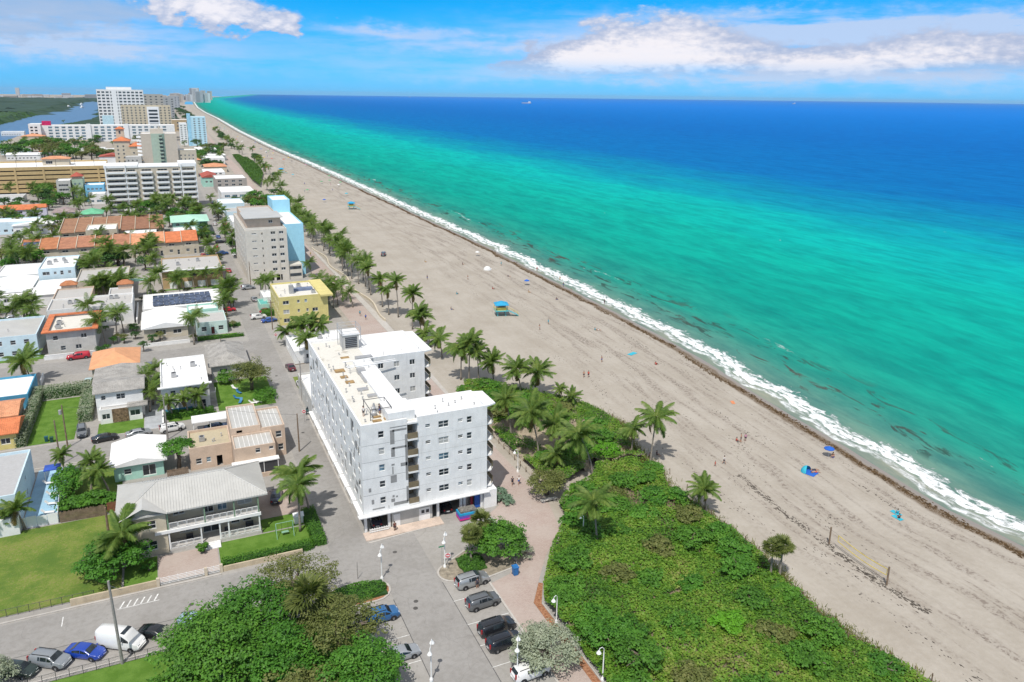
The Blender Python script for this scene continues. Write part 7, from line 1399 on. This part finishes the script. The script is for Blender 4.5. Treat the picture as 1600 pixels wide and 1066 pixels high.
def chain(label, x0, y0, x1, y1, h, n, m_):
    o = thing('wire_fence', label, 'fence', ((x0+x1)/2, (y0+y1)/2, 0))
    for i in range(n+1): x, y = lerp(x0,x1,i/n), lerp(y0,y1,i/n); MB().tube([(x,y,0),(x,y,h)], .035, 6).build('post', m_, o)
    MB().tube([(x0,y0,h-.03),(x1,y1,h-.03)], .025, 6).build('top_rail', m_, o); MB().tube([(x0,y0,.1),(x1,y1,.1)], .015, 5).build('bottom_rail', m_, o)
    w = MB(); L_ = math.hypot(x1-x0, y1-y0); k = int(L_/.32)
    for i in range(k):
        for s in (0, 1):
            a, c = i/k, min(1, (i+h/.32*1.)/k); za, zc = (.1, h-.05) if s == 0 else (h-.05, .1)
            w.tube([(lerp(x0,x1,a), lerp(y0,y1,a), za), (lerp(x0,x1,c), lerp(y0,y1,c), zc)], .006, 3, False)
    tag(w.build('wire_mesh', m_, o), kind='stuff')
chain('black wire fence along the edge of the corner lawn', -30, 91.3, -4.5, 91.3, 1.2, 18, DARKM); chain('black wire fence along the grass lot by the street', -40, 107., -14.2, 106.9, 1.2, 20, DARKM)
rope = thing('rope_fence', 'low post and rope fence between broadwalk and dune garden', 'fence', (56.6,120,0))
for i in range(17): y = 108.6+i*2.6; slab(rope, 'post', 56.5+.02*i, y-.06, 0, 56.62+.02*i, y+.06, 1.1, WOOD)
for z in (.55,.95): MB().tube([(56.56,108.6,z),(56.9,150.2,z)], .02, 5).build('rope', mat('rope', (.42,.36,.26), .9), rope)
pb = MB().box(-.07,-.07,0,.07,.07,1.).mesh('fence_post', WOOD)
FP = [(79.0,49.0),(78.3,50.9),(77.5,53.8),(76.5,56.2),(75.3,58.4),(75.7,61.2),(75.8,64.1),(76.4,67.3),(75.8,69.9),(78.5,78.5),(78.6,81.5),(78.1,84.),(78.7,90.2),(79.,93.9),(80.3,99.),(81.,105.),(82.4,122.),(85.,127.),(84.4,131.),(83.4,135.),(81.6,140.),(79.5,144.),(77.2,148.),(74.6,152.),(72.,156.)]
rn = random.Random(9)
for (x, y) in FP:
    o = MB().box(-.06,-.06,0,.06,.06,1.25).box(-.085,-.085,.95,.085,.085,1.02).build('fence_post', WOOD); o.location = (x, y, 0); o.rotation_euler = (rn.uniform(-.12,.12), rn.uniform(-.15,.15), rn.uniform(0,1)); tag(o, 'weathered wooden post standing along the seaward edge of the dune', 'post', 'dune edge posts')
# seat wall along the sand
sw_ = thing('seat_wall', 'low wavy cream wall between broadwalk and beach', 'wall', (59.3, 280, 0))
for k in range(10):
    y0_ = 222+k*12.4
    ptsw = [(59.3+.9*math.sin((y0_+q*12.4/8)*.16), y0_+q*12.4/8) for q in range(9)]; mb = MB()
    for (a, c) in zip(ptsw[:-1], ptsw[1:]): mb.prism([(a[0]-.22,a[1]),(c[0]-.22,c[1]-.002),(c[0]+.22,c[1]-.002),(a[0]+.22,a[1])], 0, .75)
    mb.build('wall_segment', CREAM, sw_)
o = thing('bench', 'low concrete bench planter under the round olive tree', 'bench', (55.6,105.2,0)); slab(o, 'seat', 54.2, 104.9, .35, 57.2, 105.6, .5, CONC); slab(o, 'leg', 54.5, 105., 0, 54.8, 105.5, .349, CONC); slab(o, 'leg', 56.6, 105., 0, 56.9, 105.5, .349, CONC)
o = thing('bicycle_rack', 'dark bicycles leaning together at the scrub by the path', 'bicycles', (49.6,88.,0))
for k in range(3):
    for q in (-.5,.5): 
        w = MB().lathe([(.30,-.02),(.34,-.02),(.34,.02),(.30,.02)], 14); w.v = [(49.6+k*.5+a*.3, 88.+q+c_, .34+a) for a, c_, e in w.v]; w.build('wheel', TRIM, o)
    MB().tube([(49.6+k*.5,87.5,.34),(49.6+k*.5,87.9,.85),(49.6+k*.5,88.3,.8),(49.6+k*.5,88.5,.34)], .03, 5).build('frame', TRIM, o); MB().box(49.45+k*.5,87.75,.9,49.75+k*.5,88.,.97).build('saddle', TRIM, o)
BIN = mat('bin_blue', (.03,.16,.42), .5)
def wheelie(label, x, y, m_, group=None, s=1.):
    o = thing('rubbish_bin', label, 'bin', (x,y,0), 0, group); o['_o'] = [0,0,0]
    MB().add([(-.24*s,-.26*s,.05),(.24*s,-.26*s,.05),(.24*s,.26*s,.05),(-.24*s,.26*s,.05),(-.3*s,-.34*s,1.*s),(.3*s,-.34*s,1.*s),(.3*s,.34*s,1.*s),(-.3*s,.34*s,1.*s)], [(0,3,2,1),(4,5,6,7),(0,1,5,4),(1,2,6,5),(2,3,7,6),(3,0,4,7)]).build('body', m_, o); MB().box(-.33*s,-.37*s,1.003*s,.33*s,.37*s,1.08*s).build('lid', m_, o)
    for sg in (-1,1): MB().box(sg*.26*s-.04,.24*s,0,sg*.26*s+.04,.36*s,.14).build('wheel', TRIM, o)
wheelie('blue recycling bin at the end of the brick path island', 41.6, 88.5, BIN, None, 1.3); wheelie('dark teal bin on the vacant lawn by the street', -26.2, 165.6, mat('bin_teal', (.02,.10,.12), .5)); wheelie('dark green bin beside the teal bin', -25.2, 164.9, mat('bin_green', (.02,.08,.05), .5))
for k in range(3): wheelie('blue bin in the group by the low white shop', 25.2+k*.9, 171.+k*.3, BIN, 'bins by the side building')
o = thing('painted_container', 'waste container painted with blue, purple and pink waves in the front bay', 'container', (40.6,106.,0)); PB = mat('paint_blue', (.02,.30,.55), .5)
slab(o, 'body', 39.2, 105.0, .15, 42.4, 106.9, 1.0, mat('paint_purple', (.16,.08,.45), .5)); slab(o, 'upper_band', 39.18, 104.98, 1.001, 42.42, 106.92, 1.35, PB); slab(o, 'pink_band', 39.17, 104.97, .2, 42.43, 106.93, .5, mat('paint_pink', (.60,.04,.22), .5)); slab(o, 'load', 39.4, 105.2, 1.36, 42.2, 106.7, 1.7, mat('rubble', (.20,.19,.17), .9, .3, 3.))
for x in (39.4, 42.): slab(o, 'foot', x, 105.2, 0, x+.2, 106.7, .149, TRIM)
o = thing('swing_set', 'green A-frame garden swing on the hedge lawn', 'swing', (12.1,112.6,0)); SG = mat('swing_green', (.25,.45,.32), .5)
for x in (11., 13.6):
    for y in (111.6, 113.6): MB().tube([(x,y,0),(x,112.6,2.2)], .05, 6).build('leg', SG, o)
MB().tube([(11.,112.6,2.2),(13.6,112.6,2.2)], .05, 6).build('top_bar', SG, o); slab(o, 'seat', 11.8, 112.3, .5, 12.9, 112.8, .58, SG)
for x in (11.85,12.85): MB().tube([(x,112.55,.58),(x,112.6,2.15)], .02, 5).build('rope', TRIM, o)
o = thing('garden_shed', 'small white playhouse behind the swing under the palms', 'shed', (14.8,115.4,0)); slab(o, 'body', 14.2, 115., 0, 15.6, 116.2, 1.3, WPNT); rb = MB(); hip(rb, 14.2, 15.6, 115., 116.2, 1.3, .5, .15, .06, True); rb.build('roof', WPNT, o)
# pool-deck furniture
def lounger(label, x, y, rz, m_, group=None):
    o = thing('sun_lounger', label, 'sun lounger', (x,y,0), rz, group); MB().box(-.3,-.9,.28,.3,.5,.36).build('seat', m_, o); MB().add([(-.3,.5,.3),(.3,.5,.3),(.3,1.05,.85),(-.3,1.05,.85),(-.3,.5,.36),(.3,.5,.36),(.3,1.0,.9),(-.3,1.0,.9)], [(0,1,2,3),(4,7,6,5),(0,4,5,1),(2,6,7,3),(1,5,6,2),(0,3,7,4)]).build('backrest', m_, o)
    for a in (-.26,.22):
        for c in (-.8,.4): MB().box(a,c,0,a+.05,c+.05,.279).build('leg', m_, o)
for i, (x, y) in enumerate(((-22.6,134.4),(-22.4,137.4),(-22.6,141.),(-23.6,145.6))): lounger('white lounger on the blue pool deck', x, y, R(80), WPNT, 'pool deck loungers')
for i, (x, y, r_) in enumerate(((11.4,177.6,.4),(10.8,174.,.9),(11.2,171.6,-.3))): lounger('blue lounger on the lawn under the round olive tree', x, y, r_, mat('lounger_blue', (.05,.20,.38), .6), 'lawn loungers')
for i, (x, y, r_) in enumerate(((10.8,180.6,.6),(13.8,169.8,1.2),(14.8,170.,1.2))): lounger('white lounger on the lawn under the round olive tree', x, y, r_, WPNT, 'white lawn loungers')
o = thing('parasol', 'small blue and white garden canopy on the pool deck', 'canopy', (-23.,147.6,0)); slab(o, 'top', -24.4, 146.4, 2.2, -21.8, 148.8, 2.35, mat('canopy_blue', (.04,.10,.45), .6))
for x in (-24.3,-22.):
    for y in (146.5,148.6): slab(o, 'leg', x, y, 0, x+.08, y+.08, 2.19, STEEL)
# ------------------------------------------------------------------ beach things
def tube_x(mb, a, c, r, n=6): mb.tube([a, c], r, n)
LG = mat('guard_blue', (.03,.32,.55), .5, .06); LY = mat('guard_yellow', (.62,.50,.12), .6); LT = mat('guard_teal', (.12,.48,.52), .5)
def guard(label, x, y, s=1., rz=0.):
    o = thing('lifeguard_tower', label, 'lifeguard tower', (x,y,0), rz)
    for a in (-1.3,1.3):
        for c in (-1.2,1.2): MB().box(a-.1,c-.1,0,a+.1,c+.1,1.7).build('leg', LT, o)
    MB().box(-2.2,-2.,1.7,2.2,2.,1.9).build('deck', LT, o); MB().box(-1.4,-1.3,1.9,1.4,1.3,2.9).build('cabin_lower', LY, o); MB().box(-1.35,-1.25,2.901,1.35,1.25,3.7).build('cabin_window_band', GLB, o)
    for a in (-1.38,1.3):
        for c in (-1.28,1.2): MB().box(a,c,2.902,a+.1,c+.1,3.75).build('cabin_post', WPNT, o)
    rb = MB(); hip(rb, -1.5, 1.5, -1.4, 1.4, 3.78, 1.0, .7, .14); rb.build('roof', LG, o)
    for (a, c) in (((-2.15,-1.95),(2.15,-1.95)),((-2.15,1.95),(2.15,1.95)),((-2.15,-1.95),(-2.15,1.95)),((2.15,.2),(2.15,1.95))): MB().tube([(*a,2.75),(*c,2.75)], .05, 5).build('rail', LY, o); MB().tube([(*a,2.3),(*c,2.3)], .04, 5).build('rail', LY, o)
    for a in (-2.15,2.15):
        for c in (-1.95,0,1.95): MB().box(a-.04,c-.04,1.9,a+.04,c+.04,2.75).build('rail_post', LY, o)
    MB().add([(2.2,-1.9,1.75),(2.2,-.5,1.75),(5.4,-.5,.05),(5.4,-1.9,.05),(2.2,-1.9,1.9),(2.2,-.5,1.9),(5.4,-.5,.2),(5.4,-1.9,.2)], [(0,1,2,3),(4,7,6,5),(0,4,5,1),(2,6,7,3),(1,5,6,2),(0,3,7,4)]).build('ramp', LT, o)
    for c in (-1.85,-.55): MB().tube([(2.2,c,2.8),(5.3,c,1.1)], .05, 5).build('ramp_rail', LY, o); MB().box(5.22,c-.04,.15,5.3,c+.04,1.1).build('ramp_post', LY, o)
guard('blue-roofed lifeguard tower on the open sand past the white block', 94.6, 214.8, 1., R(-15)); guard('blue-roofed lifeguard tower on the sand level with the beige tower', 103., 462., 1., R(-15)); guard('teal lifeguard tower near the green scrub mound up the beach', 95., 697., 1., R(-15))
CLO = [mat('cloth_%d' % i, c, .8, .05) for i, c in enumerate([(.02,.12,.50),(.04,.40,.52),(.70,.70,.68),(.55,.08,.06),(.60,.42,.06),(.06,.06,.08),(.10,.35,.16),(.50,.25,.36)])]
CN = ['blue','turquoise','white','red','yellow','black','green','pink']
def umbrella(label, x, y, m_, r=1.0, group=None, tilt=0.):
    o = thing('beach_umbrella', label, 'umbrella', (x,y,0), 0, group); o['_o'] = [0,0,0]
    mb = MB(); n = 8; mb.add([(0,0,2.25)]+[(r*math.cos(6.283*i/n), r*math.sin(6.283*i/n), 1.78) for i in range(n)]+[(r*math.cos(6.283*i/n), r*math.sin(6.283*i/n), 1.64) for i in range(n)], [(0,1+i,1+(i+1)%n) for i in range(n)]+[(1+i,9+i,9+(i+1)%n,1+(i+1)%n) for i in range(n)]); mb.build('canopy', m_, o); MB().tube([(0,0,-.05),(0,0,2.3)], .025, 5).build('pole', WPNT, o)
umbrella('blue umbrella over sitters below the wrack line', 114.3, 98.8, CLO[0]); umbrella('blue umbrella with white chairs near the waterline past the lifeguard tower', 119.5, 248., CLO[0]); umbrella('white umbrella near the waterline far past the lifeguard tower', 122.2, 304., CLO[2])
def tent(label, x, y, m_, s=1., rz=0., sheet_=None):
    o = thing('beach_tent', label, 'tent', (x,y,0), rz); mb = MB(); n = 10
    prof_ = [(1.25*s,0.),(1.15*s,.5*s),(.8*s,.95*s),(.3*s,1.2*s),(.02,1.22*s)]; k = len(mb.v)
    for r_, z in prof_:
        for j in range(n+1): q = math.pi*(.0+1.25*j/n)-.4; mb.v.append((r_*math.cos(q), r_*math.sin(q)*.85, z))
    for i in range(len(prof_)-1):
        for j in range(n): mb.f.append((k+i*(n+1)+j, k+i*(n+1)+j+1, k+(i+1)*(n+1)+j+1, k+(i+1)*(n+1)+j)); mb.mi.append(0)
    mb.build('shell', m_, o, True); MB().box(-1.2*s,-2.0*s,.02,1.2*s,.3*s,.05).build('ground_sheet', sheet_ or CLO[0], o)
tent('turquoise pop-up beach tent with blue ground sheet', 105.6, 95.8, CLO[1], .95, R(20)); tent('large white beach tent beside its dark chairs', 115.7, 277., CLO[2], 1.25, R(150), CLO[2])
o = MB().box(-1.5,-.7,.02,1.5,.7,.05).build('beach_towel', CLO[1]); o.location = (112.7,166.4,0); o.rotation_euler = (0,0,.4); tag(o, 'pale turquoise towel spread alone on the sand', 'towel')
o = MB().box(-.9,-.4,.02,.9,.4,.05).build('beach_towel', mat('towel_orange', (.70,.26,.12))); o.location = G(1145,629)+(0,); o.rotation_euler = (0,0,1.1); tag(o, 'orange towel lying on the sand above the wrack line', 'towel')
# volleyball court
o = thing('volleyball_net', 'yellow-edged volleyball net between two dark posts on the sand', 'volleyball net', (90.4,70.4,0)); NETY = mat('net_yellow', (.62,.48,.05), .6)
for y in (76.,64.8): MB().tube([(90.6 if y > 70 else 90.1,y,0),(90.6 if y > 70 else 90.1,y,3.0)], .13, 8).build('post', WOOD, o)
A_, B_ = Vector((90.55,74.4,2.45)), Vector((90.15,65.1,2.45)); nz = 1.0
def npt(s, t): p = A_.lerp(B_, s); return (p.x, p.y, p.z-.35*math.sin(math.pi*s)-nz*t)
for t in (0.,1.): MB().tube([npt(i/10, t) for i in range(11)], .05, 5).build('net_band', NETY, o)
for s in (0.,1.): MB().tube([npt(s,0),npt(s,1)], .045, 5).build('net_end', NETY, o)
w = MB()
for i in range(1, 60): w.tube([npt(i/60,0),npt(i/60,1)], .004, 3, False)
for j in range(1, 7): w.tube([npt(i/10,j/7) for i in range(11)], .004, 3, False)
tag(w.build('net_mesh', mat('net_cord', (.55,.50,.38), .8), o), kind='stuff')
MB().tube([(90.6,76.,2.6),npt(0,0)], .012, 4).build('net_cable', TRIM, o); MB().tube([(90.1,64.8,2.6),npt(1,0)], .012, 4).build('net_cable', TRIM, o)
# ------------------------------------------------------------------ people: continuous skinned bodies in a few poses
SKIN = mat('skin', (.42,.24,.16), .6, .06); SKD = mat('skin_dark', (.20,.11,.07), .6, .06); HAIR = mat('hair', (.03,.02,.015), .7)
POSE = {
 'stand': {'pel':(0,0,.95),'che':(0,.0,1.32),'nek':(0,0,1.5),'hed':(0,.02,1.64),'lsh':(-.19,0,1.43),'lel':(-.25,.02,1.15),'lha':(-.25,-.06,.88),'rsh':(.19,0,1.43),'rel':(.26,.03,1.15),'rha':(.24,-.08,.9),'lhp':(-.1,0,.9),'lkn':(-.11,-.02,.5),'lft':(-.11,.0,.07),'rhp':(.1,0,.9),'rkn':(.12,-.03,.5),'rft':(.13,.02,.07)},
 'walk': {'pel':(0,0,.93),'che':(0,-.04,1.31),'nek':(0,-.05,1.49),'hed':(0,-.06,1.63),'lsh':(-.19,-.04,1.42),'lel':(-.25,.12,1.17),'lha':(-.24,.06,.93),'rsh':(.19,-.04,1.42),'rel':(.24,-.14,1.17),'rha':(.2,-.3,1.0),'lhp':(-.1,0,.89),'lkn':(-.11,-.2,.52),'lft':(-.11,-.3,.08),'rhp':(.1,0,.89),'rkn':(.11,.08,.48),'rft':(.11,.34,.14)},
 'sit': {'pel':(0,0,.14),'che':(0,.1,.5),'nek':(0,.1,.68),'hed':(0,.08,.82),'lsh':(-.19,.1,.61),'lel':(-.26,-.05,.42),'lha':(-.16,-.25,.42),'rsh':(.19,.1,.61),'rel':(.28,.28,.36),'rha':(.3,.32,.08),'lhp':(-.1,-.03,.13),'lkn':(-.15,-.4,.42),'lft':(-.14,-.66,.06),'rhp':(.1,-.03,.13),'rkn':(.14,-.44,.3),'rft':(.16,-.8,.06)},
 'lie': {'pel':(0,0,.12),'che':(0,.4,.14),'nek':(0,.58,.14),'hed':(0,.73,.15),'lsh':(-.19,.5,.13),'lel':(-.34,.66,.1),'lha':(-.2,.86,.08),'rsh':(.19,.5,.13),'rel':(.3,.26,.09),'rha':(.27,0,.07),'lhp':(-.1,-.03,.11),'lkn':(-.13,-.45,.12),'lft':(-.14,-.86,.06),'rhp':(.1,-.03,.11),'rkn':(.12,-.42,.22),'rft':(.15,-.8,.06)}}
RAD = {'pel':.145,'che':.155,'nek':.062,'hed':.105,'lsh':.07,'lel':.045,'lha':.034,'rsh':.07,'rel':.045,'rha':.034,'lhp':.095,'lkn':.062,'lft':.045,'rhp':.095,'rkn':.062,'rft':.045}
EDG = [('pel','che'),('che','nek'),('nek','hed'),('che','lsh'),('lsh','lel'),('lel','lha'),('che','rsh'),('rsh','rel'),('rel','rha'),('pel','lhp'),('lhp','lkn'),('lkn','lft'),('pel','rhp'),('rhp','rkn'),('rkn','rft')]
def body_mesh(pose):
    J = dict(POSE[pose]); R_ = dict(RAD); ed = list(EDG)
    for s_ in 'lr':   # toes and fingers
        a = Vector(J[s_+'ft']); J[s_+'to'] = tuple(a+Vector((0,-.17,-.02 if a.z > .05 else 0))); R_[s_+'to'] = .035; ed.append((s_+'ft', s_+'to'))
        e, h_ = Vector(J[s_+'el']), Vector(J[s_+'ha']); d_ = (h_-e).normalized(); sd = d_.cross(Vector((0,0,1)) if abs(d_.z) < .9 else Vector((0,1,0))).normalized()
        for k in range(4): J[s_+'f%d' % k] = tuple(h_+d_*(.085-.008*abs(k-1.4))+sd*(k-1.5)*.022); R_[s_+'f%d' % k] = .0095; ed.append((s_+'ha', s_+'f%d' % k))
        J[s_+'th'] = tuple(h_+d_*.03+sd*.055); R_[s_+'th'] = .0105; ed.append((s_+'ha', s_+'th'))
    hd = Vector(J['hed']); up = (hd-Vector(J['nek'])).normalized(); J['top'] = tuple(hd+up*.09); R_['top'] = .085; ed.append(('hed','top'))
    nm = list(J); me = bpy.data.meshes.new('body'); me.from_pydata([J[n] for n in nm], [(nm.index(a), nm.index(c)) for a, c in ed], []); me.update()
    o = bpy.data.objects.new('tmp_body', me); COL.objects.link(o); md = o.modifiers.new('s', 'SKIN'); sv = me.skin_vertices[0].data
    for i, n in enumerate(nm): sv[i].radius = (R_[n], R_[n]*(.72 if n in ('pel','che') else 1.)); sv[i].use_root = (n == 'pel')
    md.use_smooth_shade = True; sb = o.modifiers.new('d', 'SUBSURF'); sb.levels = 1; sb.render_levels = 1
    dg = bpy.context.evaluated_depsgraph_get(); out = bpy.data.meshes.new_from_object(o.evaluated_get(dg)); bpy.data.objects.remove(o); out.name = 'body'; return out, J
BODY = {k: body_mesh(k) for k in POSE}
def clothes(pose, J, kind):
    mb = MB(); P_ = lambda n: Vector(J[n])
    if kind == 'shorts':
        for s_ in 'lr': h_, k_ = P_(s_+'hp'), P_(s_+'kn'); mb.tube([P_('pel').lerp(h_, .6)+Vector((0,0,.05)), h_, h_.lerp(k_, .55)], [.135,.12,.105], 10)
    else:
        a, c = P_('pel'), P_('che'); mb.tube([a, a.lerp(c, .5), c, c.lerp(P_('nek'), .55)], [.165,.165,.18,.10], 12)
        for s_ in 'lr': sh, e = P_(s_+'sh'), P_(s_+'el'); mb.tube([c.lerp(sh, .6), sh, sh.lerp(e, .5)], [.10,.085,.068], 8)
    return mb
_cl = {}
def person(label, x, y, pose, rz, top=None, bot=None, skin=None, s=1., z=0., group=None):
    o = thing('person', label, 'person', (x,y,z), rz, group); o['_o'] = [0,0,0]; o.scale = (s,)*3
    me, J = BODY[pose]; key = (pose, (skin or SKIN).name)
    if key not in _cl: m2 = me.copy(); m2.materials.clear(); m2.materials.append(skin or SKIN); _cl[key] = m2
    obj('body', _cl[key], o)
    hd, tp = Vector(J['hed']), Vector(J['top']); up = (tp-hd).normalized()
    k2 = (pose, 'hair')
    if k2 not in _cl: h_ = MB(); h_.tube([hd+Vector((0,.035,0))-up*.02, hd+Vector((0,.035,0))+up*.06, tp+Vector((0,.02,0))+up*.045, tp+up*.095], [.085,.105,.095,.03], 10); _cl[k2] = h_.mesh('hair', HAIR, True)
    obj('hair', _cl[k2], o)
    for kind, m_ in (('shirt', top), ('shorts', bot)):
        if m_ is None: continue
        k3 = (pose, kind, m_.name)
        if k3 not in _cl: _cl[k3] = clothes(pose, J, kind).mesh(kind, m_, True)
        obj(kind, _cl[k3], o)
C_ = CLO
person('person in dark shorts walking the open sand beside a companion in red', 91.3, 155.6, 'walk', 2.6, None, C_[5]); person('person in red walking the open sand beside a companion in dark shorts', 92.4, 155.2, 'walk', 2.6, C_[3], C_[5]); person('lone bather standing on the sand past the walking pair', 101.4, 163.8, 'stand', .4, None, C_[0])
person('adult in white shirt walking up the sand with a child', 93.1, 104.4, 'walk', 1.2, C_[2], C_[5]); person('small child in red following the adult in white', 90.9, 104.3, 'walk', 1.2, C_[3], C_[3], None, .65)
person('sitter in red in the small group above the tent', 102.2, 111.3, 'sit', .8, C_[3], C_[5]); person('standing bather in dark trunks in the small group above the tent', 102.9, 111., 'stand', .5, None, C_[5]); person('standing bather in pink in the small group above the tent', 103.8, 110.7, 'stand', 2.5, C_[7], C_[5])
person('sunbather lying on the sheet of the turquoise tent', 106.8, 94.8, 'lie', 1.2, None, C_[3], z=.05); person('sunbather in black lying beside the turquoise tent', 107.4, 95.6, 'lie', 1.2, C_[5], C_[5], z=.0); person('sitter under the blue umbrella below the wrack line', 114.6, 98., 'sit', 2., None, C_[0]); person('second sitter in red under the blue umbrella below the wrack line', 115.2, 98.5, 'sit', 2.2, None, C_[3])
person('sunbather in turquoise on a towel beyond the volleyball net', 108.6, 78.2, 'sit', 2.2, C_[1], C_[1]); person('sunbather in black on a towel beyond the volleyball net', 107.5, 77., 'sit', 2.4, C_[5], C_[5])
for (x, y) in ((108.5,78.4),(107.4,77.2)): o = MB().box(-.45,-.9,.02,.45,.9,.04).build('beach_towel', C_[1]); o.location = (x,y,0); tag(o, 'turquoise towel under a sunbather beyond the volleyball net', 'towel', 'towels beyond the net')
person('person in dark top walking the broadwalk beside the white block', 52.2, 112.8, 'walk', -.3, C_[5], C_[5]); person('person in pale shirt walking the broadwalk beside the white block', 53.4, 112.6, 'walk', -.3, C_[2], C_[0]); person('person in dark red standing at the pad before the white block', 28.6, 106.6, 'stand', 0., mat('cloth_brown', (.16,.05,.04)), C_[5], SKD); person('person in dark clothes leaning into the silver minivan', 35.3, 87.7, 'stand', 3.1, C_[5], C_[5]); person('person sitting in the shade of the tall lone coconut palm', 83.4, 112.6, 'sit', .4, C_[5], C_[5]); person('second person sitting in the shade of the tall lone coconut palm', 81.6, 112.4, 'sit', -.4, C_[7], C_[5]); person('worker in white on the roof of the white block', 25.6, 112.4, 'stand', .5, C_[2], C_[5], z=ZR); person('roof worker in dark clothes inside the work frame', 28.2, 112.3, 'stand', .9, C_[5], C_[0], z=ZR)
for i, (x, y, p_, rz) in enumerate(((82.,226.8,'sit',1.),(90.7,244.9,'sit',2.),(102.3,264.2,'stand',.5),(105.4,247.,'sit',1.),(115.5,237.9,'sit',.6),(119.1,263.4,'lie',.4),(131.1,240.9,'walk',.2),(114.4,189.3,'sit',.7),(115.2,189.,'lie',.9),(113.6,156.5,'sit',1.8),(97.,300.,'sit',1.),(110.,290.,'sit',.3),(88.,270.,'stand',.3),(124.,282.,'walk',2.),(129.,231.,'stand',1.),(133.6,268.,'stand',.2),(134.5,250.,'walk',3.),(132.5,214.,'stand',2.),(120.,225.,'sit',2.),(104.,200.,'stand',1.4),(99.,196.,'stand',2.))):
    q = i % 6; w_ = {'sit':'sitting','lie':'lying','stand':'standing','walk':'walking'}[p_]; person('distant beachgoer in %s %s on the sand around the lifeguard tower' % (CN[q], w_), x, y, p_, rz, C_[q] if i % 2 else None, C_[q], SKIN if i % 3 else SKD, group='%s beachgoers in %s' % (w_, CN[q]))
for i, (x, y) in enumerate(((53.4,226.),(52.8,231.),(56.,285.),(54.4,284.2),(55.,330.))): person('walker in %s on the brick broadwalk past the shop' % CN[i], x, y, 'walk', .2*i, C_[i], C_[5])
# far crowd: umbrellas and canopies by the hundred metres
rn = random.Random(17)
for i in range(90):
    y = 480+1500*rn.random(); d_ = shx(y); x = d_-8-rn.random()**1.2*40; q = rn.randrange(8)
    if i % 3: umbrella('small %s umbrella in the far beach crowd' % CN[q], x, y, CLO[q], 1.2, 'far %s umbrellas' % CN[q])
    else: person('tiny beachgoer in %s in the far beach crowd' % CN[q], x, y, ('stand','walk','sit')[i % 9 // 3], rn.uniform(0,6), CLO[q], CLO[q], group='far crowd in %s' % CN[q])
# ------------------------------------------------------------------ wrack: dried weed thrown up by the tide (real clumps)
rs = np.random.RandomState(31); M_WR = mat('dried_weed', (.10,.062,.028), .95, .35, 1.5); M_WD = mat('old_weed', (.10,.085,.07), .95, .3, 1.5)
def wrack(name, label, X, Y, S_, m_, zr=.5):
    n = len(X); a = rs.rand(n)*6.28; k = 6; ang = np.linspace(0, 2*np.pi, k, endpoint=False); V = []; F_ = []
    for i in range(n):
        r_ = S_[i]*(.55+.7*rs.rand(k)); e = len(V); px_ = r_*np.cos(ang)*.8; py_ = r_*np.sin(ang)*1.7
        for j in range(k): V.append((X[i]+px_[j], Y[i]+py_[j], -.14 if X[i] > shx(Y[i])-10 else -.03))
        V.append((X[i], Y[i], S_[i]*zr*(.5+rs.rand())-.05)); F_ += [(e+j, e+(j+1) % k, e+k) for j in range(k)]
    me = bpy.data.meshes.new(name); me.from_pydata(V, [], F_); me.materials.append(m_); tag(obj(name, me), label, 'seaweed', None, 'stuff')
Y = 40+rs.rand(9000)**1.5*520; X = np.array([shx(y) for y in Y])-4.4+(vnoise(Y, Y*0, 9., 41)-.5)*2.6+rs.normal(size=len(Y))*.42; kp = vnoise(Y, X*0+3, 2.2, 42)+.3*rs.rand(len(Y)) > .36; wrack('seaweed_wrack', 'brown line of seaweed left along the waterline', X[kp], Y[kp], .12+.26*rs.rand(kp.sum())*(.4+Y[kp]/300), M_WR, .35)
Y = 40+rs.rand(90000)*330; T = -6-rs.rand(90000)*34; ln = vnoise(Y*.12, T, 1.5, 51)*.6+vnoise(Y, T*3.5, 7., 52)*.5; kp = (ln > .64)&(rs.rand(len(Y)) < (ln-.63)*3); wrack('scattered_weed', 'broken streaks of dark dried weed scattered over the beach', np.array([shx(y) for y in Y[kp]])+T[kp], Y[kp], .05+.16*rs.rand(kp.sum()), M_WD, .22)
Y = 58+rs.rand(1500)*42; X = np.interp(Y, [58,66,76,88,100], [90.2,89.6,90.1,91.,93.])+rs.normal(size=1500)*.38; kp = vnoise(X, Y, 1.6, 61)+.4*rs.rand(1500) > .55; wrack('weed_ridge', 'dark ridge of weed running past the volleyball posts', X[kp], Y[kp], .06+.16*rs.rand(kp.sum()), M_WD, .35)
# ------------------------------------------------------------------ haze
m, b = newmat('haze_air'); pv = b.n('ShaderNodeVolumePrincipled'); pv.inputs['Color'].default_value = (.62,.80,1.,1); pv.inputs['Density'].default_value = HAZE_D; pv.inputs['Anisotropy'].default_value = .2
b.nt.links.new(pv.outputs[0], b.n('ShaderNodeOutputMaterial').inputs['Volume'])
if HAZE_D > 0:
    hz_ = MB().box(-16000,-400,-2.2,37000,31500,126.).build('haze', m); hz_['kind'] = 'stuff'; hz_['label'] = 'thin bluish sea haze over the far shore'
